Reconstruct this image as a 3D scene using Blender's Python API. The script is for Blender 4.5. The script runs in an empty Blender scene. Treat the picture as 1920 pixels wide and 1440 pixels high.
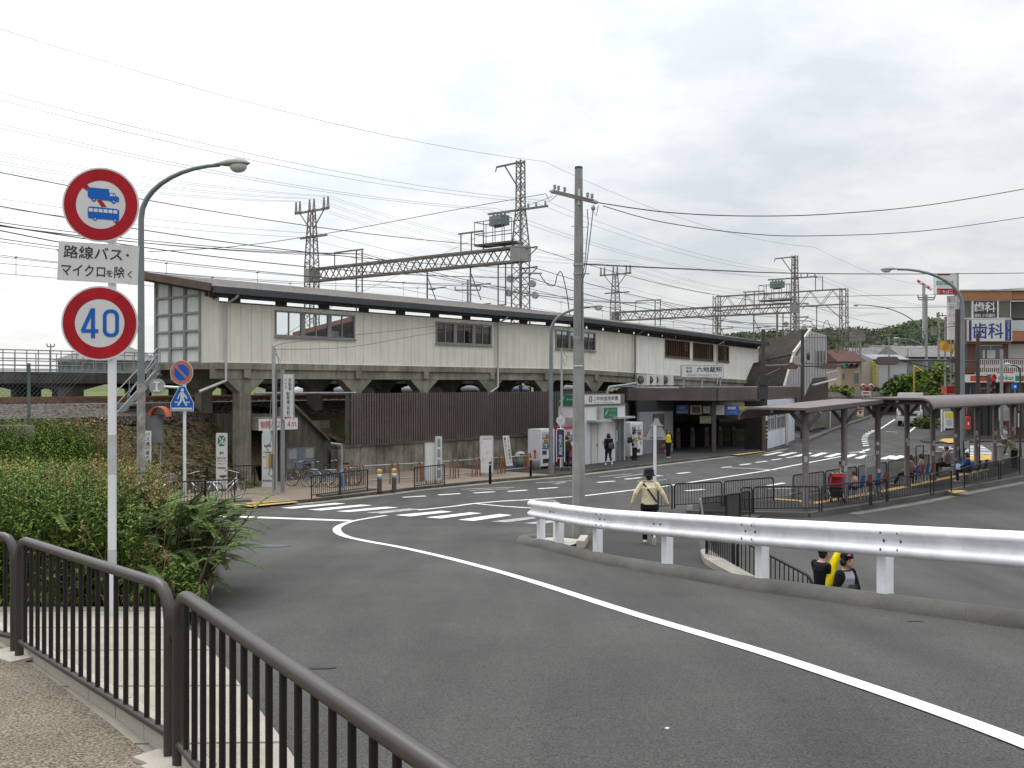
import bpy,math,random
from mathutils import Vector,Matrix
RN=random.Random(11)
S=bpy.context.scene
COL=S.collection
V=Vector
H=4.15
F,CX,CY=1900.0,960.0,720.0
cd=bpy.data.cameras.new('camera')
cd.sensor_width=36.0
cd.lens=36.0*F/1920.0
cd.clip_start=0.1
cd.clip_end=6000
cam=bpy.data.objects.new('camera',cd)
COL.objects.link(cam)
cam.location=(0,0,H)
cam.rotation_euler=(math.radians(90),0,0)
S.camera=cam
S.view_settings.view_transform='Standard'
S.view_settings.look='None'
S.view_settings.exposure=0.0
S.view_settings.gamma=1.0
SUN_EL,SUN_AZ=48.0,-42.0
W=bpy.data.worlds.new('World')
S.world=W
W.use_nodes=True
nt=W.node_tree
N=nt.nodes
for n in list(N):N.remove(n)
def nd(t,**k):
 n=N.new(t)
 for a,b in k.items():setattr(n,a,b)
 return n
def lk(a,b):nt.links.new(a,b)
def wmath(op,a,b=None,c=None,clamp=False):
 n=nd('ShaderNodeMath',operation=op,use_clamp=clamp)
 for i,v in enumerate((a,b,c)):
  if v is None:continue
  if isinstance(v,(int,float)):n.inputs[i].default_value=v
  else:lk(v,n.inputs[i])
 return n.outputs[0]
out=nd('ShaderNodeOutputWorld')
sky=nd('ShaderNodeTexSky',sky_type='NISHITA')
sky.sun_disc=False
sky.sun_elevation=math.radians(SUN_EL)
sky.sun_rotation=math.radians(SUN_AZ)
sky.altitude=30
sky.air_density=1.2
sky.dust_density=2.0
tc=nd('ShaderNodeTexCoord')
sp=nd('ShaderNodeSeparateXYZ')
lk(tc.outputs['Generated'],sp.inputs[0])
zc=wmath('MAXIMUM',sp.outputs['Z'],0.0)
den=wmath('ADD',zc,0.22)
ux=wmath('DIVIDE',sp.outputs['X'],den)
uy=wmath('DIVIDE',sp.outputs['Y'],den)
cv=nd('ShaderNodeCombineXYZ')
lk(ux,cv.inputs[0]);lk(uy,cv.inputs[1])
n1=nd('ShaderNodeTexNoise');n1.inputs['Scale'].default_value=1.35
n1.inputs['Detail'].default_value=7;n1.inputs['Roughness'].default_value=0.58
lk(cv.outputs[0],n1.inputs['Vector'])
n2=nd('ShaderNodeTexNoise');n2.inputs['Scale'].default_value=4.5
n2.inputs['Detail'].default_value=6;n2.inputs['Roughness'].default_value=0.6
lk(cv.outputs[0],n2.inputs['Vector'])
nn=wmath('ADD',wmath('MULTIPLY',n1.outputs[0],0.72),wmath('MULTIPLY',n2.outputs[0],0.28))
cover=nd('ShaderNodeMapRange');cover.inputs['From Min'].default_value=0.43;cover.inputs['From Max'].default_value=0.58
lk(nn,cover.inputs['Value'])
sd=V((math.sin(math.radians(SUN_AZ))*math.cos(math.radians(26)),math.cos(math.radians(SUN_AZ))*math.cos(math.radians(26)),math.sin(math.radians(26))))
dp=nd('ShaderNodeVectorMath',operation='DOT_PRODUCT');dp.inputs[1].default_value=sd
lk(tc.outputs['Generated'],dp.inputs[0])
glow=nd('ShaderNodeMapRange');glow.inputs['From Min'].default_value=0.55;glow.inputs['From Max'].default_value=1.0
glow.interpolation_type='SMOOTHSTEP'
lk(dp.outputs['Value'],glow.inputs['Value'])
lum=wmath('ADD',wmath('MULTIPLY',wmath('MULTIPLY',zc,zc),2.0),wmath('ADD',wmath('MULTIPLY',zc,0.28),0.675))
lum=wmath('ADD',lum,wmath('MULTIPLY',glow.outputs[0],0.30))
thin=nd('ShaderNodeMix',data_type='RGBA')
thin.inputs['A'].default_value=(0.845,0.89,0.94,1)
thin.inputs['B'].default_value=(1.10,1.10,1.11,1)
lk(cover.outputs[0],thin.inputs['Factor'])
cs=nd('ShaderNodeVectorMath',operation='SCALE')
lk(thin.outputs['Result'],cs.inputs[0]);lk(lum,cs.inputs['Scale'])
ss=nd('ShaderNodeVectorMath',operation='SCALE');ss.inputs['Scale'].default_value=0.02
lk(sky.outputs[0],ss.inputs[0])
add=nd('ShaderNodeVectorMath',operation='ADD')
lk(cs.outputs[0],add.inputs[0]);lk(ss.outputs[0],add.inputs[1])
bg=nd('ShaderNodeBackground');bg.inputs['Strength'].default_value=0.93
lk(add.outputs[0],bg.inputs['Color']);lk(bg.outputs[0],out.inputs['Surface'])
sl=bpy.data.lights.new('sun','SUN')
sl.energy=1.1;sl.angle=math.radians(22);sl.color=(1.0,0.96,0.9)
so=bpy.data.objects.new('sun',sl);COL.objects.link(so)
_d=V((math.sin(math.radians(SUN_AZ))*math.cos(math.radians(SUN_EL)),math.cos(math.radians(SUN_AZ))*math.cos(math.radians(SUN_EL)),math.sin(math.radians(SUN_EL))))
so.rotation_euler=(-_d).to_track_quat('-Z','Y').to_euler()
so.location=(0,0,60)
MT={}
def lin(h):
 h=h.lstrip('#')
 o=[]
 for i in(0,2,4):
  c=int(h[i:i+2],16)/255
  o.append(c/12.92 if c<=0.04045 else((c+0.055)/1.055)**2.4)
 return tuple(o)
def mat(name,col,rough=0.6,metal=0.0,var=0.12,scale=2.5,bump=0.0,bscale=40.0,spec=0.5,streak=0.0,speck=0.0,lane=0.0,sscale=120.0,col2=None,c2scale=0.6,c2amt=0.5,coat=0.0,trans=0.0):
 """Principled surface with procedural wear: broad colour noise, vertical streaks, fine speckle, bump."""
 if name in MT:return MT[name]
 if isinstance(col,str):col=lin(col)
 if isinstance(col2,str):col2=lin(col2)
 m=bpy.data.materials.new(name);m.use_nodes=True
 t=m.node_tree;ns=t.nodes
 b=ns['Principled BSDF']
 b.inputs['Roughness'].default_value=rough
 b.inputs['Metallic'].default_value=metal
 b.inputs['Specular IOR Level'].default_value=spec
 b.inputs['Coat Weight'].default_value=coat
 b.inputs['Transmission Weight'].default_value=trans
 co=ns.new('ShaderNodeTexCoord')
 cur=None
 def noise(sc,det=4,vec=None,ro=0.55):
  n=ns.new('ShaderNodeTexNoise');n.inputs['Scale'].default_value=sc;n.inputs['Detail'].default_value=det
  n.inputs['Roughness'].default_value=ro
  t.links.new(vec or co.outputs['Object'],n.inputs['Vector']);return n.outputs[0]
 def ramp(v,a,c,x,y):
  r=ns.new('ShaderNodeMapRange');r.inputs['From Min'].default_value=a;r.inputs['From Max'].default_value=c
  r.inputs['To Min'].default_value=x;r.inputs['To Max'].default_value=y
  t.links.new(v,r.inputs['Value']);return r.outputs[0]
 def mulv(c,f):
  n=ns.new('ShaderNodeVectorMath');n.operation='SCALE'
  t.links.new(c,n.inputs[0]);t.links.new(f,n.inputs['Scale']);return n.outputs[0]
 rgb=ns.new('ShaderNodeRGB');rgb.outputs[0].default_value=(*col,1);cur=rgb.outputs[0]
 if col2:
  mx=ns.new('ShaderNodeMix');mx.data_type='RGBA'
  f=ramp(noise(c2scale,6,None,0.65),0.5-0.22*c2amt,0.5+0.3-0.2*c2amt,0,1)
  t.links.new(f,mx.inputs['Factor']);t.links.new(cur,mx.inputs['A']);mx.inputs['B'].default_value=(*col2,1)
  cur=mx.outputs['Result']
 if var:cur=mulv(cur,ramp(noise(scale,5),0.3,0.7,1-var,1+var))
 if streak:
  mp=ns.new('ShaderNodeMapping');mp.inputs['Scale'].default_value=(3,3,0.25)
  t.links.new(co.outputs['Object'],mp.inputs['Vector'])
  cur=mulv(cur,ramp(noise(1.6,6,mp.outputs[0],0.7),0.42,0.66,1.0,1-streak))
 if lane:
  mp=ns.new('ShaderNodeMapping');mp.inputs['Scale'].default_value=(1.1,0.10,1);mp.inputs['Rotation'].default_value=(0,0,math.radians(28))
  t.links.new(co.outputs['Object'],mp.inputs['Vector'])
  cur=mulv(cur,ramp(noise(1.0,5,mp.outputs[0],0.6),0.35,0.65,1-lane,1+lane))
 if speck:cur=mulv(cur,ramp(noise(sscale,2),0.3,0.7,1-speck,1+speck))
 t.links.new(cur,b.inputs['Base Color'])
 if bump:
  bp=ns.new('ShaderNodeBump');bp.inputs['Strength'].default_value=bump;bp.inputs['Distance'].default_value=0.02
  t.links.new(noise(bscale,4),bp.inputs['Height']);t.links.new(bp.outputs[0],b.inputs['Normal'])
 MT[name]=m
 return m
def paint(hexc,rough=0.45,metal=0.0,var=0.07,**k):
 return mat('paint_%s_%d_%d'%(hexc.lstrip('#'),int(rough*100),int(metal*10)),hexc,rough,metal,var,**(dict(bump=.9,bscale=13,spec=.2,**k)if rough>=.8 else k))
def emis(name,hexc,st):
 if name in MT:return MT[name]
 m=mat(name,hexc,0.4)
 b=m.node_tree.nodes['Principled BSDF']
 b.inputs['Emission Color'].default_value=(*lin(hexc),1);b.inputs['Emission Strength'].default_value=st
 return m
def glass(name,tint=(0.55,0.6,0.62),alpha=0.35,rough=0.03):
 """window pane: a clear film that still mirrors the sky"""
 if name in MT:return MT[name]
 m=bpy.data.materials.new(name);m.use_nodes=True
 t=m.node_tree;ns=t.nodes
 for n in list(ns):ns.remove(n)
 o=ns.new('ShaderNodeOutputMaterial');tr=ns.new('ShaderNodeBsdfTransparent');tr.inputs[0].default_value=(*tint,1)
 g=ns.new('ShaderNodeBsdfGlossy');g.inputs['Roughness'].default_value=rough;g.inputs[0].default_value=(0.9,0.9,0.9,1)
 fr=ns.new('ShaderNodeFresnel');fr.inputs[0].default_value=1.5
 mx=ns.new('ShaderNodeMixShader')
 t.links.new(fr.outputs[0],mx.inputs[0]);t.links.new(tr.outputs[0],mx.inputs[1]);t.links.new(g.outputs[0],mx.inputs[2])
 t.links.new(mx.outputs[0],o.inputs[0])
 MT[name]=m
 return m
ASPH=mat('asphalt',(0.083,0.082,0.077),0.92,0,0.12,0.30,0.5,110,0.14,speck=0.42,sscale=66,lane=0.13,col2=(0.062,0.061,0.058),c2scale=0.22,c2amt=0.6)
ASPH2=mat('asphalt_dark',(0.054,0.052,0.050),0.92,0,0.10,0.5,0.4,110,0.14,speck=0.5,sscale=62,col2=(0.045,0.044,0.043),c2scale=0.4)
GRAVEL=mat('exposed_aggregate',(0.215,0.182,0.138),0.85,0,0.12,0.8,1.0,85,0.25,speck=0.85,sscale=72,col2=(0.17,0.138,0.098),c2scale=1.2)
CONC=mat('concrete',(0.265,0.245,0.195),0.88,0,0.14,1.3,0.25,60,0.3,streak=0.35,speck=0.10,sscale=60,col2=(0.125,0.115,0.09),c2scale=0.7)
CONCD=mat('concrete_weathered',(0.15,0.135,0.11),0.9,0,0.2,1.2,0.3,50,0.25,streak=0.5,speck=0.12,sscale=50,col2=(0.07,0.063,0.052),c2scale=0.55,c2amt=0.9)
CONCL=mat('concrete_pale',(0.44,0.405,0.345),0.85,0,0.10,1.6,0.2,90,0.3,speck=0.12,sscale=90,col2=(0.34,0.315,0.27),c2scale=0.8)
KERB=mat('kerb_concrete',(0.118,0.112,0.102),0.9,0,0.16,1.1,0.3,90,0.3,speck=0.2,sscale=80,col2=(0.07,0.066,0.058),c2scale=0.9)
POLEC=mat('pole_concrete',(0.30,0.30,0.285),0.8,0,0.10,1.5,0.12,90,0.3,streak=0.30,speck=0.10,sscale=70,col2=(0.2,0.2,0.19),c2scale=0.8)
WLINE=mat('road_paint_white',(0.70,0.70,0.69),0.7,0,0.07,2.0,0.1,120,0.3,speck=0.12,sscale=60,lane=0.10,col2=(0.44,0.44,0.43),c2scale=4.5,c2amt=0.15)
WWORN=mat('road_paint_worn',(0.46,0.46,0.46),0.8,0,0.1,3.0,0.1,120,0.4,speck=0.35,sscale=40,col2=(0.14,0.14,0.143),c2scale=5.0,c2amt=0.6)
YLINE=mat('tactile_yellow',(0.52,0.33,0.075),0.8,0,0.1,2,0.2,60,0.3,speck=0.15,sscale=40,col2=(0.38,0.27,0.1),c2scale=1.0)
PAVE=mat('paving_brown',(0.25,0.195,0.145),0.88,0,0.12,1.5,0.25,80,0.3,speck=0.2,sscale=45,col2=(0.19,0.155,0.12),c2scale=0.7)
EARTH=mat('earth_leaf_litter',(0.16,0.112,0.068),0.95,0,0.25,2.2,0.8,18,0.2,speck=0.4,sscale=16,col2=(0.065,0.07,0.028),c2scale=0.7,c2amt=0.8)
GRASSG=mat('grass_ground',(0.075,0.098,0.03),0.95,0,0.22,1.2,0.6,20,0.2,speck=0.3,sscale=20,col2=(0.11,0.10,0.045),c2scale=0.2)
BALLAST=mat('ballast',(0.085,0.076,0.068),0.95,0,0.12,1.0,1.0,14,0.15,speck=1.0,sscale=9,col2=(0.075,0.058,0.046),c2scale=0.9)
CREAM=mat('cream_cladding',(0.68,0.65,0.56),0.55,0,0.05,0.9,0,10,0.4,streak=0.10,col2=(0.60,0.57,0.48),c2scale=0.5)
CREAM2=mat('white_cladding',(0.78,0.76,0.69),0.55,0,0.05,0.9,0,10,0.4,streak=0.12,col2=(0.70,0.68,0.60),c2scale=0.6)
ROOFT=mat('roof_shingle',(0.135,0.12,0.108),0.9,0,0.25,1.2,0.6,12,0.25,speck=0.5,sscale=9,col2=(0.10,0.09,0.085),c2scale=1.4)
GUTTER=mat('gutter_grey',(0.042,0.047,0.053),0.6,0,0.15,1.2,streak=0.2)
WOODB=mat('verge_brown',(0.13,0.07,0.05),0.7,0,0.2,1.6,0.2,30,streak=0.2,col2=(0.07,0.045,0.04),c2scale=1.2)
SLAT=mat('slat_brown',(0.095,0.072,0.066),0.55,0,0.10,1.5,streak=0.15)
FASCIA=mat('fascia_brown',(0.105,0.082,0.075),0.6,0,0.14,1.0,streak=0.2,col2=(0.075,0.06,0.056),c2scale=0.8)
CANOPY=mat('canopy_brown',(0.128,0.101,0.093),0.55,0.0,0.10,1.0,col2=(0.10,0.08,0.074),c2scale=0.6,streak=0.0)
CANOPYU=mat('canopy_frame',(0.085,0.062,0.058),0.6,0,0.12,2)
DARK=mat('dark_interior',(0.025,0.024,0.024),0.9,0,0.2,1.0)
BLACKM=mat('black_metal',(0.014,0.013,0.013),0.5,0,0.15,4,spec=0.3)
BROWNM=mat('brown_rail_paint',(0.017,0.014,0.013),0.45,0,0.12,3,spec=0.2,bump=0.05,bscale=30)
GALV=mat('galvanised',(0.30,0.315,0.325),0.5,0.5,0.15,2.5,streak=0.1)
GALVL=mat('lattice_steel',(0.20,0.19,0.178),0.7,0.1,0.2,1.5,streak=0.2,col2=(0.16,0.125,0.10),c2scale=0.8)
LAMPP=mat('lamp_post_paint',(0.185,0.205,0.215),0.5,0.2,0.12,2.0,streak=0.15)
WHITEM=mat('white_enamel',(0.84,0.84,0.87),0.48,0,0.05,0.7,spec=0.5,streak=0.14,col2=(0.66,0.655,0.64),c2scale=1.6,c2amt=0.2)
WHITEP=mat('white_post',(0.66,0.67,0.68),0.42,0,0.05,1.2,streak=0.10)
GREYM=mat('grey_metal',(0.36,0.365,0.36),0.55,0.2,0.12,2,streak=0.15)
SIGNBK=mat('sign_back',(0.34,0.34,0.325),0.5,0.3,0.1,2,streak=0.1)
SRED=mat('sign_red',(0.35,0.012,0.02),0.6,0,0.14,5,streak=0.14,spec=0.15)
SRED2=mat('sign_red_faded',(0.42,0.13,0.09),0.6,0,0.12,5)
SBLUE=mat('sign_blue',(0.012,0.105,0.40),0.6,0,0.1,5,spec=0.15)
SWHITE=mat('sign_white',(0.56,0.56,0.55),0.5,0,0.06,4,streak=0.06)
SBLACK=mat('sign_black',(0.022,0.022,0.026),0.5,0,0.1,4)
RUBBER=mat('rubber',(0.02,0.02,0.021),0.8)
WIREM=mat('wire_black',(0.03,0.03,0.033),0.6)
WIREG=mat('wire_grey',(0.13,0.125,0.12),0.9,spec=0.0)
TOPR=mat('rail_skylit_brown',(0.036,0.029,0.026),0.42,0,0.12,3,spec=0.4)  # rail brown lightened so the sky highlight on the tubes sits in the colour
PORC=mat('porcelain',(0.30,0.29,0.28),0.3)
PANE=glass('clear_pane',(0.82,0.86,0.87))
PANED=glass('dim_pane',(0.30,0.33,0.35))
RUST=mat('rust',(0.16,0.075,0.04),0.85,0.1,0.3,3)
OFF={}
class MB:
 """collects shapes (world or local coordinates), then links them as ONE mesh object"""
 def __init__(s):s.v=[];s.f=[];s.m=[];s.sm=[]
 def add(s,vs,fs,mi=0,smooth=False):
  b=len(s.v);s.v+=[tuple(p)for p in vs]
  for f in fs:s.f.append([b+i for i in f]);s.m.append(mi);s.sm.append(smooth)
  return s
 def hexa(s,c,mi=0):
  return s.add(c,[(3,2,1,0),(4,5,6,7),(0,1,5,4),(1,2,6,5),(2,3,7,6),(3,0,4,7)],mi)
 def box(s,c,d,mi=0,M=None,rz=0.0):
  x,y,z=d[0]/2,d[1]/2,d[2]/2
  P=[V((i,j,k))for k in(-z,z)for i,j in((-x,-y),(x,-y),(x,y),(-x,y))]
  if rz:M=Matrix.Rotation(rz,3,'Z')
  if M is not None:P=[M@p for p in P]
  return s.hexa([p+V(c)for p in P],mi)
 def beam(s,a,b,w,h,mi=0,up=(0,0,1)):
  a,b=V(a),V(b);d=b-a
  if d.length<1e-6:return s
  d.normalize();u=V(up)
  if abs(d.dot(u))>0.98:u=V((1,0,0))if abs(d.x)<0.9 else V((0,1,0))
  x=d.cross(u).normalized();y=x.cross(d).normalized()
  P=[]
  for p in(a,b):
   for i,j in((-1,-1),(1,-1),(1,1),(-1,1)):P.append(p+x*(i*w/2)+y*(j*h/2))
  return s.add(P,[(0,1,2,3),(7,6,5,4),(4,5,1,0),(5,6,2,1),(6,7,3,2),(7,4,0,3)],mi)
 def tube(s,pts,r,n=8,mi=0,smooth=True,cap=True):
  pts=[V(p)for p in pts];k=len(pts)
  if not hasattr(r,'__len__'):r=[r]*k
  vs=[];x=None
  for i,p in enumerate(pts):
   d=(pts[min(i+1,k-1)]-pts[max(i-1,0)]).normalized()
   if x is None:
    u=V((0,0,1))if abs(d.z)<0.9 else V((1,0,0));x=d.cross(u).normalized()
   else:
    x=(x-d*x.dot(d))
    x=x.normalized()if x.length>1e-6 else d.orthogonal().normalized()
   y=d.cross(x)
   for j in range(n):
    a=2*math.pi*j/n
    vs.append(p+(x*math.cos(a)+y*math.sin(a))*r[i])
  fs=[(i*n+j,i*n+(j+1)%n,(i+1)*n+(j+1)%n,(i+1)*n+j)for i in range(k-1)for j in range(n)]
  s.add(vs,fs,mi,smooth)
  if cap:s.add(vs[:n],[tuple(range(n))[::-1]],mi);s.add(vs[-n:],[tuple(range(n))],mi)
  return s
 def cyl(s,a,b,r,n=12,mi=0,r2=None):return s.tube([a,b],[r,r if r2 is None else r2],n,mi)
 def prism(s,poly,d,mi=0):
  """closed planar polygon (3-D points) pushed along vector d"""
  k=len(poly);P=[V(p)for p in poly];d=V(d)
  s.add(P+[p+d for p in P],[tuple(range(k))[::-1],tuple(range(k,2*k))]+[(i,(i+1)%k,(i+1)%k+k,i+k)for i in range(k)],mi)
  return s
 def ell(s,c,r,mi=0,n=10,m=7,M=None):
  vs=[];c=V(c)
  for i in range(m+1):
   th=math.pi*i/m
   for j in range(n):
    a=2*math.pi*j/n
    p=V((r[0]*math.sin(th)*math.cos(a),r[1]*math.sin(th)*math.sin(a),r[2]*math.cos(th)))
    vs.append(c+(M@p if M is not None else p))
  fs=[(i*n+j,(i+1)*n+j,(i+1)*n+(j+1)%n,i*n+(j+1)%n)for i in range(m)for j in range(n)]
  return s.add(vs,fs,mi,True)
 def lathe(s,prof,c=(0,0,0),n=14,mi=0,M=None,smooth=True):
  vs=[];c=V(c)
  for r,z in prof:
   for j in range(n):
    a=2*math.pi*j/n;p=V((r*math.cos(a),r*math.sin(a),z))
    vs.append(c+(M@p if M is not None else p))
  k=len(prof)
  return s.add(vs,[(i*n+j,i*n+(j+1)%n,(i+1)*n+(j+1)%n,(i+1)*n+j)for i in range(k-1)for j in range(n)],mi,smooth)
 def build(s,name,mats,parent=None,local=False):
  off=V((0,0,0))
  if parent is not None and not local:off=OFF.get(parent.as_pointer(),V((0,0,0)))
  me=bpy.data.meshes.new(name)
  if off.length:me.from_pydata([(a-off.x,b-off.y,c-off.z)for a,b,c in s.v],[],s.f)
  else:me.from_pydata(s.v,[],s.f)
  if not isinstance(mats,(list,tuple)):mats=[mats]
  for m in mats:me.materials.append(m)
  me.polygons.foreach_set('material_index',s.m)
  me.polygons.foreach_set('use_smooth',s.sm)
  me.update()
  return link(name,me,parent,off)
def link(name,me,parent=None,off=None):
 o=bpy.data.objects.new(name,me);COL.objects.link(o)
 if parent is not None:
  o.parent=parent
  OFF[o.as_pointer()]=off if off is not None else OFF.get(parent.as_pointer(),V((0,0,0)))
 else:OFF[o.as_pointer()]=V((0,0,0))
 return o
def tag(o,label=None,cat=None,group=None,kind=None):
 if label:o['label']=label
 if cat:o['category']=cat
 if group:o['group']=group
 if kind:o['kind']=kind
 return o
def thing(name,label,cat,loc=(0,0,0),group=None):
 o=bpy.data.objects.new(name,None);COL.objects.link(o);o.location=V(loc);o.empty_display_size=0.2
 OFF[o.as_pointer()]=V(loc)
 return tag(o,label,cat,group)
def struct(name,mb,m):return tag(mb.build(name,m),kind='structure')
def clone(root,loc,rz=0.0,label=None,sc=None,group=None):
 r=root.copy();COL.objects.link(r);r.location=loc;r.rotation_euler=(0,0,rz)
 if sc:r.scale=sc if hasattr(sc,'__len__')else(sc,sc,sc)
 if label:r['label']=label
 if group:r['group']=group
 for ch in list(root.children):
  c=ch.copy();COL.objects.link(c);c.parent=r
  for g in list(ch.children):
   d=g.copy();COL.objects.link(d);d.parent=c
 return r
TXT={}
def text(body,h,c,right,up,m,parent,depth=0.003,name='lettering',w=None,bold=0.0,spacing=1.0):
 """lettering as a thin mesh, centred on c; h = glyph height, w = optional total width"""
 right,up=V(right).normalized(),V(up).normalized();nrm=right.cross(up)
 cu=bpy.data.curves.new('t','FONT');cu.body=body;cu.align_x='LEFT';cu.size=1.0;cu.offset=bold;cu.space_character=spacing
 cu.resolution_u=2
 ob=bpy.data.objects.new('t',cu);COL.objects.link(ob)
 dg=bpy.context.evaluated_depsgraph_get();dg.update()
 me0=bpy.data.meshes.new_from_object(ob.evaluated_get(dg))
 vs=[v.co.copy()for v in me0.vertices];fs=[tuple(p.vertices)for p in me0.polygons]
 bpy.data.objects.remove(ob);bpy.data.curves.remove(cu);bpy.data.meshes.remove(me0)
 if not vs:return None
 x0,x1=min(v.x for v in vs),max(v.x for v in vs);y0,y1=min(v.y for v in vs),max(v.y for v in vs)
 sy=h/max(y1-y0,1e-4);sx=sy if w is None else w/max(x1-x0,1e-4)
 mb=MB();c=V(c)
 P=[c+right*((v.x-(x0+x1)/2)*sx)+up*((v.y-(y0+y1)/2)*sy)+nrm*depth for v in vs]
 mb.add(P,fs)
 return mb.build(name,m,parent)
_RPW=[(-12,2.50),(0,2.45),(4.7,2.35),(6.85,2.25),(9.2,2.03),(12.8,1.70),(17,1.30),(20.8,0.99),(25,0.60),(29,0.26),(32,0.07),(35,0.0),(65,0.0)]
_RPR=[(-12,2.44),(0,2.37),(4.7,2.24),(6.85,2.11),(9.2,1.88),(12.8,1.54),(17,1.14),(20.8,0.84),(25,0.49),(29,0.20),(32,0.05),(35,0.0),(65,0.0)]
def walkz(y):return rampz(y,_RPW)
def rampz(y,_RP=_RPR):
 if y>=65:return min((y-65)*0.026,3.4)
 if y<=_RP[0][0]:return _RP[0][1]
 for i in range(len(_RP)-1):
  if y<=_RP[i+1][0]:
   (x0,a),(x1,b)=_RP[i],_RP[i+1]
   def sl_(k):
    k0,k1=max(k-1,0),min(k+1,len(_RP)-1)
    return(_RP[k1][1]-_RP[k0][1])/(_RP[k1][0]-_RP[k0][0])
   h=x1-x0;t=(y-x0)/h;m0,m1=sl_(i),sl_(i+1)
   if i>=len(_RP)-2:m0=m1=0
   return(2*t**3-3*t*t+1)*a+(t**3-2*t*t+t)*h*m0+(-2*t**3+3*t*t)*b+(t**3-t*t)*h*m1
 return 0.0
def ray(px,D,z=None,py=None):
 return V(((px-CX)/F*D,D,z if z is not None else H-(py-CY)/F*D))
def G(px,py,zf=rampz,dz=0.0):
 """where the line of sight of a photo point meets the ground"""
 lo=1.2;k=(py-CY)/F
 D=lo
 while D<400:
  if H-k*D<=zf(D):break
  lo=D;D*=1.02
 hi=D
 for _ in range(30):
  md=(lo+hi)/2
  if H-k*md<=zf(md):hi=md
  else:lo=md
 return V(((px-CX)/F*hi,hi,zf(hi)+dz))
ZERO=lambda y:0.0
G0=lambda px,py,dz=0.0:G(px,py,ZERO,dz)
P0=V((-11.5,39.8,0));U=V((0.6356,0.7720,0));NO=V((-0.7720,0.6356,0))
def dz_(s):return-max(0.0,s-24)*0.026
def Wp(s,o,z,drop=False):return P0+U*s+NO*o+V((0,0,z+(dz_(s)if drop else 0)))
def s_of(px,o=0.0):return((84177+2463*o)/(2526-px)-39.8-0.6356*o)/0.772
def interp(t,P):
 if t<=P[0][0]:return P[0][1]
 for(a,b),(c,d)in zip(P,P[1:]):
  if t<=c:return b+(d-b)*(t-a)/(c-a)
 return P[-1][1]
UPZ=V((0,0,1))
def sheet(name,m,left,right,ys,zf,dz=0.0,nx=6,skirt=None):
 """ground strip between two edge functions of y"""
 mb=MB();vs=[]
 for y in ys:
  a,b=left(y),right(y)
  for i in range(nx+1):vs.append((a+(b-a)*i/nx,y,zf(y)+dz))
 k=nx+1
 fs=[(r*k+i,r*k+i+1,(r+1)*k+i+1,(r+1)*k+i)for r in range(len(ys)-1)for i in range(nx)]
 mb.add(vs,fs)
 if skirt is not None:
  for r in range(len(ys)-1):
   for e in(0,nx):
    p,q=V(vs[r*k+e]),V(vs[(r+1)*k+e])
    mb.add([p,q,V((q.x,q.y,skirt)),V((p.x,p.y,skirt))],[(0,1,2,3)])
 return struct(name,mb,m)
def frange(a,b,n):return[a+(b-a)*i/n for i in range(n+1)]
mb=MB();xs=[-4000,-900,-300,-120,-60,-20,0,20,60,120,300,900,4000];ysg=[-300,-60,0,20,40,65,80,100,130,160,196,300,700,1800,5000]
mb.add([(x,y,(rampz(y)if y>64 else 0.0)-0.10)for y in ysg for x in xs],[(r*13+i,r*13+i+1,(r+1)*13+i+1,(r+1)*13+i)for r in range(len(ysg)-1)for i in range(12)])
struct('ground',mb,GRASSG)
mb=MB();mb.add([(-30,-10,0),(95,-10,0),(95,65,0),(-30,65,0)],[(0,1,2,3)])
for y0,y1 in((65,75),(75,85)):mb.add([(28,y0,rampz(y0)),(95,y0,rampz(y0)),(95,y1,rampz(y1)),(28+(y0-65)*.5,y1,rampz(y1))],[(0,1,2,3)])
struct('forecourt_road',mb,ASPH)
def kerb_x(y):return interp(y,[(-6,13.5),(0,10.4),(5,7.55),(9.5,4.75),(12.8,2.98),(17,1.42),(20.8,0.34),(22,0.10)])
def edge_x(y):return interp(y,[(9.0,5.2),(13.3,2.95),(15.5,3.15),(18.5,3.45),(24,4.4),(26,4.85),(31,7.3),(33,8.0)])
def ramp_left(y):return interp(y,[(-10,-8),(6,-8),(10,-6.5),(19,-8.5),(26,-11.5),(31,-16),(34,-17)])
ys=frange(-10,34.4,70)
sheet('ramp_road',ASPH,ramp_left,lambda y:max(kerb_x(y),edge_x(y))+0.25 if y>12 else kerb_x(y)+0.3,ys,rampz,0.003,10,skirt=-0.05)
ysp=frange(12.6,31,40)
sheet('footpath',ASPH2,lambda y:min(interp(y,[(12.6,3.2),(20.8,0.6),(22.2,0.9),(26,2.6),(31,4.6)]),edge_x(y)-0.1),lambda y:edge_x(y),ysp,rampz,0.012,4)
def far_l(y):return interp(y,[(60,11.5),(66,17),(72,20.6),(84.7,26.7),(105,39.0),(135,58),(190,95)])
def far_r(y):return interp(y,[(60,26),(66,28.5),(72,30),(84.7,36),(105,47),(135,65),(190,103)])
sheet('street',ASPH,lambda y:far_l(y)-3.2,far_r,frange(62,190,50),rampz,0.006,4)
AP=[(547,1420),(493,1350),(403,1233),(333,1167),(293,1127)]
apr=[G(px,py,walkz,.03)for px,py in AP]
def ap_r(y):return interp(y,[(-4,1.2),(2,0.15)]+[(p.y,p.x)for p in apr])
sheet('kerbside_apron',mat('apron_concrete',(.34,.315,.265),.88,0,.10,1.2,.2,90,.2,speck=.14,sscale=80,col2=(.26,.24,.20),c2scale=.9),lambda y:interp(y,[(-4,-1.0),(2.2,-0.35),(4.7,-1.75),(6.85,-3.45),(9.4,-5.6),(11,-7)]),ap_r,frange(-4,9.75,24),walkz,0.03,3,skirt=0.5)
mb=MB()
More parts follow.
